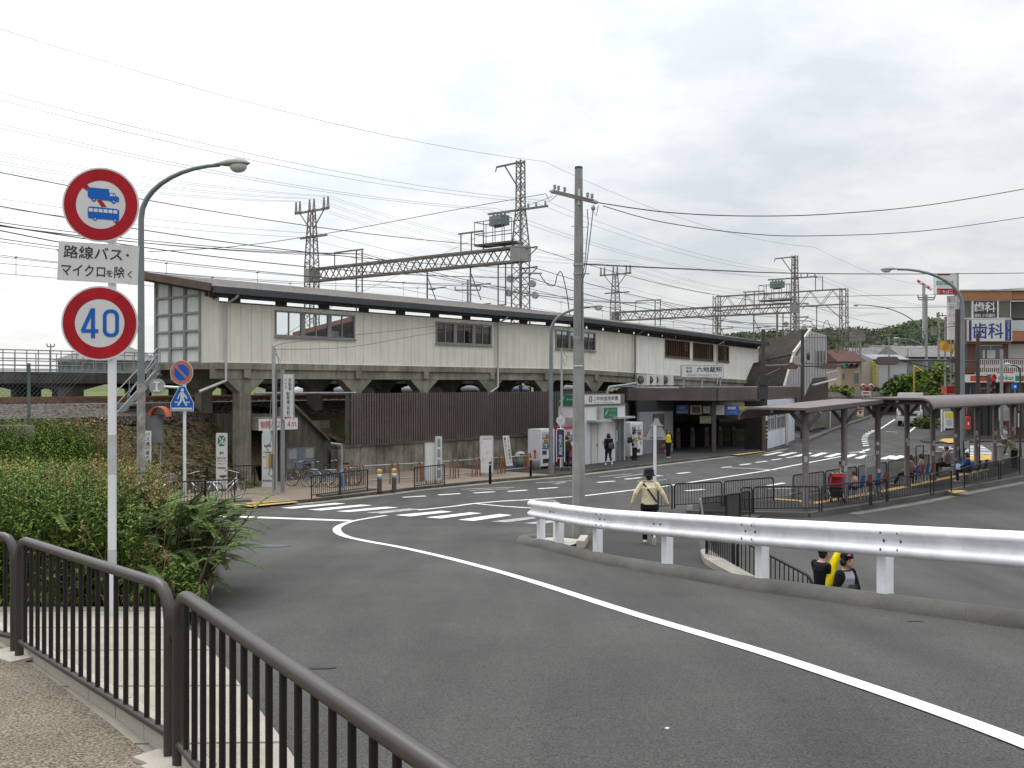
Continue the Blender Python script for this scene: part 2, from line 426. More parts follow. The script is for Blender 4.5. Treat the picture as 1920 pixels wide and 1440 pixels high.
for y in frange(0.6,9.4,8):
 a,b=V((interp(y,[(-4,-1.0),(2.2,-0.35),(4.7,-1.75),(6.85,-3.45),(9.4,-5.6)]),y,walkz(y)+0.034)),V((ap_r(y),y+0.03,walkz(y)+0.034))
 mb.beam(a,b,0.007,0.003)
struct('apron_joint',mb,mat('joint_grey',(.16,.15,.13),.9))
sheet('gravel_pavement',GRAVEL,lambda y:-14,lambda y:interp(y,[(-8,3.0),(0,1.33),(2.37,-0.22),(4.65,-1.60),(6.85,-3.31),(10,-5.9),(13,-8.2)]),frange(-8,13,30),walkz,0.045,6)
mb=MB();kp=[(0.6,0.85),(-0.27,2.30),(-1.0,3.52),(-1.62,4.64),(-2.2,5.40),(-2.78,6.1),(-3.35,6.84),(-3.95,7.6),(-4.6,8.4),(-5.6,9.6)]
for(a,b),(c,d)in zip(kp,kp[1:]):
 for t in range(2):
  p=V((a+(c-a)*t/2,b+(d-b)*t/2,0));q=V((a+(c-a)*(t+1)/2,b+(d-b)*(t+1)/2,0))
  dn=(q-p).normalized();dd=dn*0.004;p+=dd;q-=dd;dn=V((-dn.y,dn.x,0))*(-.13 if dn.y>0 else .13);p+=dn;q+=dn
  p.z=walkz(p.y)+0.06;q.z=walkz(q.y)+0.06
  mb.beam(p,q,0.09,0.13)
struct('kerb_stones',mb,CONCL)
mb=MB()
kc=[(kerb_x(y),y)for y in frange(4,20.0,20)]
bulb=[(0.28,20.6),(0.08,21.3),(0.10,22.0),(0.45,22.5),(0.95,22.7)]
prof=[(-0.17,-0.10),(-0.165,0.03),(-0.12,0.11),(-0.04,0.145),(0.05,0.145),(0.13,0.11),(0.17,0.03),(0.17,-0.1)]
path=[V((x,y,rampz(y)))for x,y in kc+bulb]
vs=[]
for i,p in enumerate(path):
 d=(path[min(i+1,len(path)-1)]-path[max(i-1,0)]);d.z=0;d.normalize();n=V((d.y,-d.x,0))
 for a,b in prof:vs.append(p+n*(a+0.17)+V((0,0,b)))
k=len(prof)
mb.add(vs,[(i*k+j,i*k+j+1,(i+1)*k+j+1,(i+1)*k+j)for i in range(len(path)-1)for j in range(k-1)],0,True)
mb.add(vs[-k:],[tuple(range(k))])
struct('road_kerb',mb,KERB)
mb=MB()
mb.add([V((x,y,rampz(y)+0.06))for x,y in((0.45,20.7),(0.3,21.4),(0.5,22.1),(1.0,22.4),(1.5,21.6),(1.25,20.3),(0.8,19.4))],[(6,5,4,3,2,1,0)])
mb.beam((1.35,20.0,rampz(20)+0.07),(1.55,21.7,rampz(21.7)+0.07),0.16,0.16)
struct('kerb_infill',mb,CONCL)
mb=MB()
wk=[(3.62,18.9),(3.42,18.4),(3.2,16.9),(3.1,15.3),(3.02,13.6),(3.75,14.0),(3.40,15.6),(3.52,17.3)]
mb.prism([V((x,y,0.0))for x,y in wk],(0,0,0.1));b=len(mb.v)
top=[V((x,y,rampz(y)+0.11-(0.25 if i in(5,)else 0)))for i,(x,y)in enumerate(wk)]
bot=[V((x,y,-0.05))for x,y in wk]
mb=MB();n_=len(wk)
mb.add(bot+top,[tuple(range(n_,2*n_))[::-1]]+[(i,i+n_,(i+1)%n_+n_,(i+1)%n_)for i in range(n_)])
struct('path_kerb',mb,mat('kerb_worn',(.30,.28,.245),.9,0,.15,2,.3,60,.2,speck=.2,sscale=50,col2=(.2,.185,.16),c2scale=1.5))
KP=[(330,955),(430,954),(470,951),(585,941),(720,925.5),(780,918),(840,912),(920,904),(1040,894),(1180,877.5),(1335,859),(1440,847),(1500,833)]
KW=[G0(*p)for p in KP]
KW=[V((-30,30.5,0)),V((-17,33.0,0))]+KW+[V((21.5,73.5,0))]
def walk(name,m,i0,i1,width,z,extra=None):
 mb=MB()
 for a,b in zip(KW[i0:i1],KW[i0+1:i1+1]):
  n=NO*width
  A=[a,b,b+n,a+n]
  mb.add([p+UPZ*z for p in A],[(0,1,2,3)])
  mb.add([a,b,b+UPZ*z,a+UPZ*z],[(0,1,2,3)])
 return struct(name,mb,m)
walk('paved_footway',PAVE,0,10,7.5,0.085)
walk('asphalt_footway',ASPH2,10,15,9.0,0.085)
mb=MB()
for a,b in zip(KW,KW[1:]):
 z=UPZ*0.05
 mb.beam(a+z-NO*0.02,b+z-NO*0.02,0.16,0.115)
struct('footway_kerb',mb,CONCD)
mb=MB()
for a,b in zip(KW,KW[1:]):
 mb.beam(a+UPZ*0.003-NO*0.33,b+UPZ*0.003-NO*0.33,0.42,0.012)
struct('gutter_strip',mb,mat('gutter_concrete2',(.26,.245,.21),.9,0,.15,1.2,.2,60,.2,speck=.2,sscale=60,col2=(.17,.16,.135),c2scale=.8))
def flat(mb,pts,zf=rampz,dz=0.012):
 mb.add([G(px,py,zf,dz)for px,py in pts],[tuple(range(len(pts)))])
mb=MB();P=[(430,946),(470,943),(545,938),(560,941.5),(470,950)]
mb.add([G(px,py,lambda y:0.085,0.004)for px,py in P],[(0,1,2,3,4)])
mb.add([G(px,py,lambda y:0.085,0.004)for px,py in((330,943),(445,938),(440,942),(330,949))],[(0,1,2,3)])
mb.add([G(px,py,lambda y:0.085,0.004)for px,py in((1366,852.5),(1430,845),(1436,846.5),(1385,853.5))],[(0,1,2,3)])
struct('tactile_paving',mb,YLINE)
mb=MB()
for pts in(((300,953),(470,944.5)),((598,936),(700,923))):
 a,b=G0(*pts[0]),G0(*pts[1]);mb.beam(a+UPZ*0.09,b+UPZ*0.09,0.35,0.14)
struct('kerb_nose',mb,KERB)
def line(mb,pts,w,zf=rampz,dz=0.013):
 Q=[G(px,py,zf,dz)for px,py in pts];L=[]
 for i,p in enumerate(Q):
  d=Q[min(i+1,len(Q)-1)]-Q[max(i-1,0)];d.z=0;d.normalize();n=V((d.y,-d.x,0))
  ww=w[i]if hasattr(w,'__len__')else w
  L.append((p-n*ww/2,p+n*ww/2))
 for(a,b),(c,d)in zip(L,L[1:]):mb.add([a,b,d,c],[(0,1,2,3)])
def smooth(P,n=6):
 out=[]
 for i in range(len(P)-1):
  p0,p1,p2,p3=P[max(i-1,0)],P[i],P[i+1],P[min(i+2,len(P)-1)]
  for k in range(n):
   t=k/n
   out.append(tuple(0.5*((2*b)+(-a+c)*t+(2*a-5*b+4*c-d)*t*t+(-a+3*b-3*c+d)*t**3)for a,b,c,d in zip(p0,p1,p2,p3)))
 return out+[P[-1]]
mb=MB()
curve=smooth([(2300,1560),(1910,1393),(1500,1248),(1200,1156),(1000,1092),(870,1055),(760,1029),(690,1016),(650,1007),(633,997.5),(636,987.5),(665,977),(724,967)],8)
line(mb,curve,[0.15 if i<60 else 0.15+0.06*math.sin(min((i-60)/28,1)*math.pi)for i in range(len(curve))])
struct('curved_edge_line',mb,WLINE)
def zq(P,k=0.28125,ox=520,oy=840):return[(ox+x*k,oy+y*k)for x,y in P]
mb=MB();mw=MB()
for q in([(15,401),(110,406),(458,373),(385,367)],[(200,413),(290,419),(632,384),(555,379)],[(390,424),(480,429),(808,399),(730,393)],[(785,450),(885,458),(1172,427),(1095,420)],[(990,465),(1090,472),(1362,437),(1285,431)],[(1205,481),(1310,488),(1565,450),(1480,442)]):
 flat(mb,zq(q))
for q in([(590,433),(690,439),(960,411),(880,405)],[(1425,492),(1530,498),(1760,468),(1690,461)],[(1640,504),(1745,510),(1960,484),(1880,477)]):flat(mw,zq(q))
k2=dict(k=0.1805,ox=1380,oy=720)
for q in([(270,741),(330,744),(505,709),(440,707)],[(425,746),(490,749),(645,714),(580,711)],[(585,752),(650,756),(800,719),(745,714)],[(760,752),(830,755),(955,718),(890,714)],[(910,758),(985,761),(1110,725),(1050,721)],[(1090,766),(1160,769),(1262,733),(1200,728)],[(1225,774),(1300,777),(1400,742),(1340,738)],[(1480,780),(1560,784),(1660,748),(1600,744)]):
 flat(mb,zq(q,**k2))
flat(mb,[(1663,860),(1680,862),(1700,856),(1688,854)]);
struct('crosswalk_stripes',mb,WLINE);struct('worn_crosswalk_stripes',mw,WWORN)
mb=MB()
line(mb,[(398,968),(520,972),(657,977)],0.30)
line(mb,[(784,957),(850,950),(886,945),(936,940.5),(992,937.5),(1097,930),(1240,913),(1340,898),(1437,883),(1520,867),(1592,853.5)],0.17)
line(mb,[(891,944.8),(945,950),(1010,954)],0.15)
line(mb,[(1352,877),(1400,878.5),(1456,882)],0.14);line(mb,[(1352,877),(1372,875)],0.14)
line(mb,[(1646,807),(1664,795.5),(1678,786.5)],0.16)
line(mb,[(1704,811),(1716,800.5)],0.16)
line(mb,[(1660,809),(1683,810.5)],0.2)
line(mb,[(1585,797),(1610,788),(1635,780)],0.13);line(mb,[(1656,757.5),(1668,760)],0.13)
for a,b,y0,y1 in((755,798,933,930.5),(822,863,928.5,926),(888,928,925,922.5),(952,989,922,919.5),(1009,1046,917,914.5),(1120,1153,905,902.5),(1172,1202,899,896),(1223,1250,894,891),(1270,1293,888.5,886),(1387,1407,872.5,869.8),(1417,1438,867.5,865),(1447,1465,863,860.5),(1475,1490,858.5,856.5),(1215,1250,893,891.2),(1285,1320,921,918),(1440,1470,911,906)):
 line(mb,[(a,y0),(b,y1)],0.22)
line(mb,smooth([(1592,849),(1606,848),(1620,846),(1630,842)]),0.18)
struct('lane_lines',mb,WLINE)
mb=MB()
for k,(x,y)in enumerate(((1617,848.5),(1623,844.5),(1624,840),(1623.5,835.5),(1622.5,831.5),(1621.5,827.5),(1621,823.5),(1622,819.5),(1624,816),(1628,812.8),(1633,810.2),(1639,807.8))):
 flat(mb,[(x-6,y+0.9),(x+5.5,y+0.5),(x+6,y-0.8),(x-5,y-0.6)])
struct('ladder_marking',mb,WLINE)
mb=MB()
for P in([(1123,894.5),(1185,888.5)],[(1153,896.5),(1205,889)],[(1005,906),(1073,902)],[(1040,908),(1060,904)],[(1195,903),(1250,900)],[(865,918),(965,914)],[(880,920.5),(955,917)],[(1480,925),(1560,930)],[(1440,917),(1490,916)]):line(mb,P,0.16)
struct('worn_road_text',mb,WWORN)
mb=MB()
for k in range(9):
 y=836+k*2.9;x0=1800-3*k+18;x1=1845+4.5*k
 flat(mb,[(x0,y+1.5),(x1,y+1.5),(x1-3,y),(x0+1,y)])
for k in range(5):
 flat(mb,[(1762+7*k,838+3.2*k+1.2),(1785+7*k,838+3.2*k+1.2),(1782+7*k,838+3.2*k),(1758+7*k,838+3.2*k)])
struct('zebra_crossing',mb,WLINE)
CZ=lambda y:rampz(y)+0.10
mb=MB()
cpts=[(1726,826),(1745,822),(1800,815),(1775,800),(1752,795),(1765,787),(1830,780),(1990,790),(1990,830),(1860,829),(1800,831),(1750,832),(1730,830)]
cw_=[G(px,py,rampz,0.10)for px,py in cpts]
mb.add(cw_,[tuple(range(len(cpts)))])
for p,q in zip(cw_,cw_[1:]+cw_[:1]):mb.add([p,q,q-UPZ*.3,p-UPZ*.3],[(0,1,2,3)])
struct('corner_footway',mb,ASPH2)
mb=MB()
mb.add([G(px,py,CZ,0.006)for px,py in((1761,826),(1768,822.5),(1790,822),(1793,830),(1778,830.5))],[(0,1,2,3,4)])
mb.add([G(px,py,ZERO,0.02)for px,py in((1822,855),(1860,853),(1862,863),(1800,865))],[(0,1,2,3)])
struct('corner_tactile_paving',mb,YLINE)
IS=[(1293,966),(1515,970),(1600,957),(1720,937),(1820,917),(1925,898)]
isf=[G0(*p)for p in IS]+[V((30,52,0))]
isb=[V((5.9,33.6,0)),G0(1480,936),G0(1545,926),G0(1640,907),G0(1750,887),V((24.5,52,0)),V((27,55,0))]
isl=isf+isb[::-1]
mb=MB()
def offset_in(P,d):
 c=sum(P,V((0,0,0)))/len(P);return[p+(c-p).normalized()*d for p in P]
mb.add([p+UPZ*0.15 for p in isl],[tuple(range(len(isl)))])
struct('island_paving',mb,ASPH2)
mb=MB()
for a,b in zip(isl,isl[1:]+isl[:1]):mb.beam(a+UPZ*0.07,b+UPZ*0.07,0.18,0.165)
struct('island_kerb',mb,KERB)
mb=MB();t_=[(1450,935.5),(1500,939),(1522,944),(1560,938),(1640,924),(1720,908),(1790,893),(1850,880)]
Q=[G(px,py,lambda y:0.15,0.006)for px,py in t_]
for a,b in zip(Q,Q[1:]):mb.beam(a,b,0.32,0.006)
mb.add([G(px,py,lambda y:0.15,0.006)for px,py in((1776,920),(1800,919),(1815,921),(1790,925))],[(0,1,2,3)])
struct('island_tactile_strip',mb,YLINE)
mb=MB()
line(mb,[(1600,964),(1720,944.5),(1820,924),(1925,904)],0.38,ZERO,0.008)
struct('island_gutter',mb,mat('gutter_concrete',(.19,.18,.16),.9,0,.15,1.2,.2,60,.2,speck=.2,sscale=60,col2=(.12,.115,.10),c2scale=1.0))
def manhole(px,py,r,label):
 c=G(px,py);mb=MB();sl_=(rampz(c.y+r)-rampz(c.y-r))/(2*r)
 for r0,r1,mi in((0,r*0.93,0),(r*0.93,r,1)):
  ring=[]
  for q in(r0,r1):
   for k in range(28):
    a=2*math.pi*k/28;ring.append(V((c.x+q*math.cos(a),c.y+q*math.sin(a),rampz(c.y+q*math.sin(a))+0.010)))
  mb.add(ring,[(k,(k+1)%28,28+(k+1)%28,28+k)for k in range(28)],mi)
 o=mb.build('manhole_cover',[mat('cast_iron',(0.085,0.085,0.088),0.8,0.2,0.2,6,0.6,40),BLACKM]);tag(o,label,'manhole cover')
manhole(505,1024,0.42,'round iron manhole cover in the ramp near the bush')
mb=MB()
for px,py,r in((597,1253,0.10),(1253,1368,0.0),(1716,1166,0.06)):
 if r:
  c=G(px,py,rampz,0.008);mb.add([c+V((r*math.cos(a)*1.4,r*math.sin(a)*0.6,-0.09*r*math.sin(a)*0.6))for a in frange(0,5.5,7)],[tuple(range(8))])
struct('asphalt_patch',mb,BLACKM)
for i,(px,py,r,lb)in enumerate(((1055,1034,0.035,'scrap of white litter on the kerb near the guardrail end'),(1205,1059,0.012,'tiny white pebble on the road below the second guardrail post'),(1263,1069,0.012,'tiny white pebble on the road below the walking woman'),(1484,1103,0.012,'tiny white pebble on the road below the couple'),(1253,1367,0.011,'bit of white paper lying on the open asphalt'),(1018,1012,0.014,'bit of gravel by the kerb bulb'))):
 c=G(px,py);m_=MB()
 for _ in range(3):m_.ell(c+V((RN.uniform(-r,r),RN.uniform(-r,r),r*0.4)),(r,r*0.7,r*0.45),0,7,5)
 tag(m_.build('litter',SWHITE),lb,'litter','scraps of litter on the road')
def o_toe(s):return interp(s,[(-60,-9),(-25,-6.5),(-12,-5.0),(-5,-2.2),(-2,-0.4),(0,-0.9),(1.5,-0.2),(6,-0.1),(50,-0.1)])
def o_top(s):return interp(s,[(-60,0),(-12,0),(-5,1.2),(-2,2.8),(0,3.0),(6,3.0),(50,3.0)])
def terr(s,o):
 p=Wp(s,o,0);zt=walkz(max(p.y,0))+0.05 if s<2 else 0.2
 if p.y<30:zt-=0.02
 if s>5.5:zt=1.3
 a,b=o_toe(s),o_top(s);t=min(max((o-a)/(b-a),0),1)
 return zt+(2.85-zt)*(t*t*(3-2*t)*0.35+t*0.65)
mb=MB();so_=frange(-58,52,150);oo=frange(-22,-10,4)[:-1]+frange(-10,4,28);vs=[]
for s in so_:
 for o in oo:
  oc=max(o,0.6)if s>2.0 else o
  if-1.5<s<=2.0:oc=max(o,-0.9)
  p=Wp(s,oc,0);low=oc<o_toe(s)-.2 and p.y>31 and p.x>-18.5;vs.append(V((p.x,p.y,-.3 if low else terr(s,oc)+(RN.uniform(-0.05,0.05)if o>-9 and s<5 else 0))))
def road_left(y):return interp(y,[(9.0,-2.9),(10.5,-3.15),(12,-3.6),(15,-4.35),(19,-5.6),(26,-8.2),(30,-9.8),(31.5,-13),(34,-22)])
k=len(oo)
def okf(i,j):p=vs[i*k+j];return p.y>33.2 or(p.y>8 and p.x<road_left(p.y)-1.5)
fs=[(i*k+j+1,i*k+j,(i+1)*k+j,(i+1)*k+j+1)for i in range(len(so_)-1)for j in range(k-1)if okf(i,j)and okf(i+1,j+1)and okf(i+1,j)and okf(i,j+1)]
mb.add(vs,fs,0,True);struct('embankment',mb,EARTH)
def so_of(x,y):
 r=V((x,y,0))-P0;return r.dot(U),r.dot(NO)
def bank_z(x,y):
 q,o=so_of(x,y);return terr(q,o)
mb=MB();yb=frange(9.72,34.2,70);nb_=40;vs=[]
for y in yb:
 for i in range(nb_+1):
  t=i/nb_;x=road_left(y)-60*t**2.2;vs.append(V((x,y,bank_z(x,y)-0.05+(RN.uniform(-.02,.03)if 0<i else-.04))))
mb.add(vs,[(r*41+i+1,r*41+i,(r+1)*41+i,(r+1)*41+i+1)for r in range(len(yb)-1)for i in range(nb_)],0,True)
struct('weed_bank',mb,mat('bank_soil',(.075,.062,.035),.95,0,.25,2.0,.6,15,.2,speck=.4,sscale=14,col2=(.05,.06,.02),c2scale=.8))
mb=MB();prof=[(0.2,2.6),(0.3,2.93),(3.4,3.36),(13.0,3.36),(14.2,2.6)]
sa=frange(-70,160,46);vs=[Wp(s,o+(0 if s<-8 or o>1 else 2.4*min((s+8)/6,1)),z)for s in sa for o,z in prof]
mb.add(vs,[(i*5+j+1,i*5+j,(i+1)*5+j,(i+1)*5+j+1)for i in range(len(sa)-1)for j in range(4)])
struct('ballast_bed',mb,BALLAST)
mb=MB()
for o in(6.28,7.72,10.08,11.52):mb.beam(Wp(-70,o,3.50),Wp(160,o,3.50),0.08,0.15)
struct('rails',mb,RUST)
mb=MB()
for i in range(180):
 s=-66+i*0.75
 for o in(7.0,10.8):mb.beam(Wp(s,o-1.15,3.37),Wp(s,o+1.15,3.37),0.22,0.12)
struct('sleepers',mb,CONCD)
mb=MB();sa=frange(-120,140,26);prof=[(28,0.6),(36,1.4),(44,3.2),(48,3.5),(54,3.4),(66,0.2)]
mb.add([Wp(s,o,z)for s in sa for o,z in prof],[(i*6+j+1,i*6+j,(i+1)*6+j,(i+1)*6+j+1)for i in range(len(sa)-1)for j in range(5)],0,True)
struct('levee',mb,mat('levee_grass',(0.085,0.125,0.03),0.95,0,0.2,0.6,0.5,6,0.2,speck=0.3,sscale=5,col2=(0.12,0.13,0.05),c2scale=0.1))
def wbox(mb,s0,s1,o0,o1,z0,z1,mi=0,drop=True):
 d0,d1=(dz_(s0),dz_(s1))if drop else(0,0)
 P=[]
 for zz in(z0,z1):
  for s,o,d in((s0,o0,d0),(s1,o0,d1),(s1,o1,d1),(s0,o1,d0)):P.append(Wp(s,o,zz+d))
 return mb.hexa(P,mi)
def segs(a,b,step=4.0):
 n=max(1,int(round((b-a)/step)));return[(a+(b-a)*i/n,a+(b-a)*(i+1)/n)for i in range(n)]
st=thing('station_building','long cream clad platform building raised on concrete columns','station',Wp(0,0,5.0))
WIN=[(2.67,7.04,6.13,7.20),(12.25,16.4,6.13,7.20),(21.9,25.8,6.13,7.20),(33.7,36.9,6.2,7.33),(37.35,40.2,6.2,7.33),(40.75,42.5,6.2,7.33)]
SEND=47.3
def cladding(mb,a,b,pw,mi,ztop=7.36):
 s=a
 while s<b-0.02:
  e=min(s+pw,b)
  cuts=[(s,e,5.0,ztop)]
  for(w0,w1,z0,z1)in WIN:
   nc=[]
   for(c0,c1,y0,y1)in cuts:
    if c1<=w0 or c0>=w1 or y1<=z0 or y0>=z1:nc.append((c0,c1,y0,y1));continue
    if c0<w0:nc.append((c0,w0,y0,y1))
    if c1>w1:nc.append((w1,c1,y0,y1))
    x0,x1=max(c0,w0),min(c1,w1)
    if y0<z0:nc.append((x0,x1,y0,z0))
    if y1>z1:nc.append((x0,x1,z1,y1))
   cuts=nc
  for(c0,c1,y0,y1)in cuts:
   lo=s if abs(c0-s)<1e-6 else None
   wbox(mb,c0+(0.007 if c0==s else 0),c1-(0.007 if c1==e else 0),0.0,0.05,y0,y1,mi)
  s=e
mb=MB()
cladding(mb,0.0,29.9,0.505,0);cladding(mb,29.9,SEND,0.91,1)
wbox(mb,-0.05,0.0,0.0,1.22,5.0,7.85,0)
wall=mb.build('wall',[CREAM,CREAM2],st)
mb=MB()
for a,b in segs(0,SEND,3):
 cut=[w for w in WIN if w[1]>a and w[0]<b]
 wbox(mb,a,b,0.052,0.09,5.0,6.12);wbox(mb,a,b,0.052,0.09,7.34,7.42)
for(a,b,z0,z1),nx in zip([(0,2.67,0,0),(7.04,12.25,0,0),(16.4,21.9,0,0),(25.8,33.7,0,0),(36.9,37.35,0,0),(40.2,40.75,0,0),(42.5,SEND,0,0)],range(7)):
 for c,d in segs(a,b,3):wbox(mb,c,d,0.052,0.09,6.12,7.34)
for a,b in segs(0,SEND,3):wbox(mb,a,b,-0.03,-0.001,4.998,5.035,1)
mb.build('wall_backing',[mat('backing_dark',(0.10,0.092,0.075),0.8),CREAM2],st)
for i,(a,b,z0,z1)in enumerate(WIN):
 fm=mat('frame_grey',(.20,.20,.19),.55,.1,.15,3)if i<3 else mat('frame_brown',(0.09,0.05,0.04),0.5)
 mb=MB();t=0.07
 wbox(mb,a,b,-0.05,0.07,z0,z0+t);wbox(mb,a,b,-0.05,0.07,z1-t,z1)
 wbox(mb,a,a+t,-0.05,0.07,z0+t,z1-t);wbox(mb,b-t,b,-0.05,0.07,z0+t,z1-t)
 nb=3 if i<3 else 0
 if nb:
  for k in range(1,3):
   x=a+(b-a)*k/3;wbox(mb,x-0.10,x+0.10,-0.045,0.065,z0+t,z1-t)
  for k in range(3):
   x=a+(b-a)*(k+0.5)/3;wbox(mb,x-0.025,x+0.025,-0.01,0.05,z0+t,z1-t)
 else:
  n=int((b-a)/0.28)
  for k in range(1,n):x=a+(b-a)*k/n;wbox(mb,x-0.02,x+0.02,-0.01,0.03,z0+t,z1-t)
 w=mb.build('window',fm,st)
 mb=MB();mb.add([Wp(a+t,0.03,z0+t,1),Wp(b-t,0.03,z0+t,1),Wp(b-t,0.03,z1-t,1),Wp(a+t,0.03,z1-t,1)],[(0,1,2,3)])
 mb.build('pane',PANE if i==0 else PANED,w)
 mb=MB();wbox(mb,a-0.05,b+0.05,-0.10,-0.051,z0-0.06,z0+0.0);mb.build('sill',fm,w)
 if i>=3:
  mb=MB();wbox(mb,a+.1,b-.1,0.35,0.40,z0-.2,z1+.2);mb.build('blind',mat('curtain_brown%d'%i,(0.16,0.075,0.05)if i==3 else(0.07,0.06,0.065),0.8,0,0.3,2),w)
mb=MB();g0,g1=1.22,4.45
def roof_z(o):return 7.93+(o+0.6)*0.163
oz=[5.02,5.62,6.30,7.02,7.72]
def wq(o0,o1,z0,z1a,z1b,mi,so=0.0):
 mb.hexa([Wp(so,o0,z0),Wp(so+0.05,o0,z0),Wp(so+0.05,o1,z0),Wp(so,o1,z0),Wp(so,o0,z1a),Wp(so+0.05,o0,z1a),Wp(so+0.05,o1,z1b),Wp(so,o1,z1b)],mi)
og=[g0,2.30,3.38,g1]
for i in range(3):
 for k in range(4):wq(og[i],og[i+1],oz[k],oz[k+1],oz[k+1],0)
 wq(og[i],og[i+1],oz[4],roof_z(og[i])-0.05,roof_z(og[i+1])-0.05,0)
ew=mb.build('end_panel',mat('wired_glass',(0.60,0.615,0.60),0.6,0,0.12,1.4,0.2,60,streak=0.1),st)
mb=MB()
for o in og:mb.beam(Wp(-0.06,o,5.0),Wp(-0.06,o,roof_z(o)-0.02),0.10,0.10)
for z in oz:
 for a,b in zip(og,og[1:]):mb.beam(Wp(-0.055,a+0.05,z),Wp(-0.055,b-0.05,z),0.07,0.08)
mb.build('grid_frame',mat('grid_steel',(0.27,0.265,0.25),0.6,0.1,0.15,2,streak=0.15),ew)
mb=MB()
for a,b in segs(-0.75,SEND+0.4,3):
 P=[]
 for th in(0.0,0.14):
  for s,o in((a,-0.55),(b,-0.55),(b,5.7),(a,5.7)):P.append(Wp(s,o,roof_z(o)+th-0.14,1))
 mb.hexa(P)
roof=mb.build('roof',ROOFT,st)
mb=MB()
mb.beam(Wp(-0.80,-0.62,roof_z(-0.62)-0.06),Wp(-0.80,5.75,roof_z(5.75)-0.06),0.06,0.30,up=UPZ)
mb.build('verge_board',WOODB,roof)
mb=MB()
for a,b in segs(-0.72,SEND+0.4,3):
 wbox(mb,a,b,-0.72,-0.56,7.66,7.90)
 wbox(mb,a,b,-0.40,-0.34,7.56,7.70)
mb.build('gutter',GUTTER,roof)
mb=MB()
for a,b in segs(-0.6,SEND,3):wbox(mb,a,b,-0.05,0.12,7.56,7.72)
k=-0.4
while k<SEND:
 mb.beam(Wp(k,-0.5,roof_z(-0.5)-0.24,1),Wp(k,5.6,roof_z(5.6)-0.24,1),0.12,0.18);k+=1.15
k=0.5
while k<SEND:
 wbox(mb,k,k+(0.5 if k<22 else 1.35),0.0,0.14,7.42,7.56);k+=2.3 if k<22 else 1.7
mb.build('rafter',mat('rafter_dark',(0.045,0.04,0.038),0.8),roof)
mb=MB()
for a,b in segs(-0.2,SEND,3):
 wbox(mb,a,b,-0.10,5.0,4.74,4.995);wbox(mb,a,b,0.0,0.35,4.36,4.74);wbox(mb,a,b,2.8,3.1,4.30,4.74);wbox(mb,a,b,4.6,4.9,4.36,4.74)
slab=mb.build('platform_slab',CONC,st)
CS=[1.25,7.2,11.5,16.4,21.0,25.8,30.6]
def tz(s,o):return terr(s,o)-0.2
for i,s in enumerate(CS):
 for o in(0.02,2.7):
  mb=MB();z0=0.0 if s<2 and o<1 else min(tz(s,o),2.6)if s<6 else 0.9
  d=dz_(s)
  mb.hexa([Wp(s-.27,o,z0),Wp(s+.27,o,z0),Wp(s+.27,o+.5,z0),Wp(s-.27,o+.5,z0),Wp(s-.27,o,3.80+d),Wp(s+.27,o,3.80+d),Wp(s+.27,o+.5,3.80+d),Wp(s-.27,o+.5,3.80+d)])
  for q in(0.004,):
   mb.prism([Wp(s-.27,o+q,3.80+d),Wp(s-.95,o+q,4.36+d),Wp(s+.95,o+q,4.36+d),Wp(s+.27,o+q,3.80+d)][::-1],NO*0.49)
  mb.hexa([Wp(s-.16,-0.12,4.40+d),Wp(s+.16,-0.12,4.40+d),Wp(s+.16,-.004,4.40+d),Wp(s-.16,-.004,4.40+d),Wp(s-.16,-0.12,4.73+d),Wp(s+.16,-0.12,4.73+d),Wp(s+.16,-.004,4.73+d),Wp(s-.16,-.004,4.73+d)])if o<1 else None
  mb.build('column',CONC,st)
PIPEM=mat('downpipe',(0.42,0.42,0.40),0.5,0.1,0.12,2,streak=0.2)
for s,zb,m_,el in((0.20,4.28,PIPEM,-1.2),(16.75,4.0,PIPEM,-0.9),(29.9,3.95,mat('downpipe_dark',(0.15,0.14,0.13),0.5),0),(40.5,4.6,PIPEM,0)):
 mb=MB();P=[Wp(s+0.25,-0.62,7.66,1),Wp(s+0.18,-0.52,7.52,1),Wp(s,-0.16,7.30,1),Wp(s,-0.16,5.2,1),Wp(s,-0.16,zb,1)]
 if el:P+=[Wp(s+el,-0.16,zb-0.42,1)]
 mb.tube(P,0.055,8);mb.build('downpipe',m_,st)
mb=MB();mb.box(Wp(-0.15,0.15,7.62),(0.26,0.14,0.2),rz=0.9);mb.box(Wp(-0.15,0.15,7.50),(0.05,0.05,0.1));mb.build('floodlight',mat('lamp_ochre',(0.10,0.075,0.03),0.5),st)
mb=MB()
for a,b in((12.0,20.0),(27,46)):wbox(mb,a,b,4.7,4.8,5.0,7.2)
mb.build('inner_partition',mat('inner_dark',(0.055,0.05,0.048),0.8,0,0.3,0.8),st)
mb=MB();mb.box(Wp(6.7,1.0,6.36),(0.42,0.2,0.34),rz=0.88);mb.build('notice_box',SWHITE,st)
t=thing('steel_stair','grey steel stair from the cream building end down to the track','stairs',Wp(-2.5,3.2,3.4))
mb=MB()
def W_(px,py,o):D=(84177+2463*o)/(2526-px);return ray(px,D,None,py)
a0,a1,b0,b1=W_(296,697,2.6),W_(214,786,2.6),W_(300,700,3.5),W_(240,786,3.5)
mb.beam(a0,a1,0.05,0.22);mb.beam(b0,b1,0.05,0.22);mb.build('stringer',GALV,t)
mb=MB()
for k in range(9):
 f=(k+0.5)/9;mb.beam(a0.lerp(a1,f),b0.lerp(b1,f),0.24,0.035)
mb.build('tread',GALV,t)
mb=MB()
for p,q in((a0,a1),(b0,b1)):
 up=UPZ*0.95
 mb.tube([p+up,q+up],0.022,6);mb.tube([p+up*.5,q+up*.5],0.016,6)
 for f in(0,.33,.66,1):r=p.lerp(q,f);mb.tube([r,r+up],0.02,6)
mb.build('handrail',GALV,t)
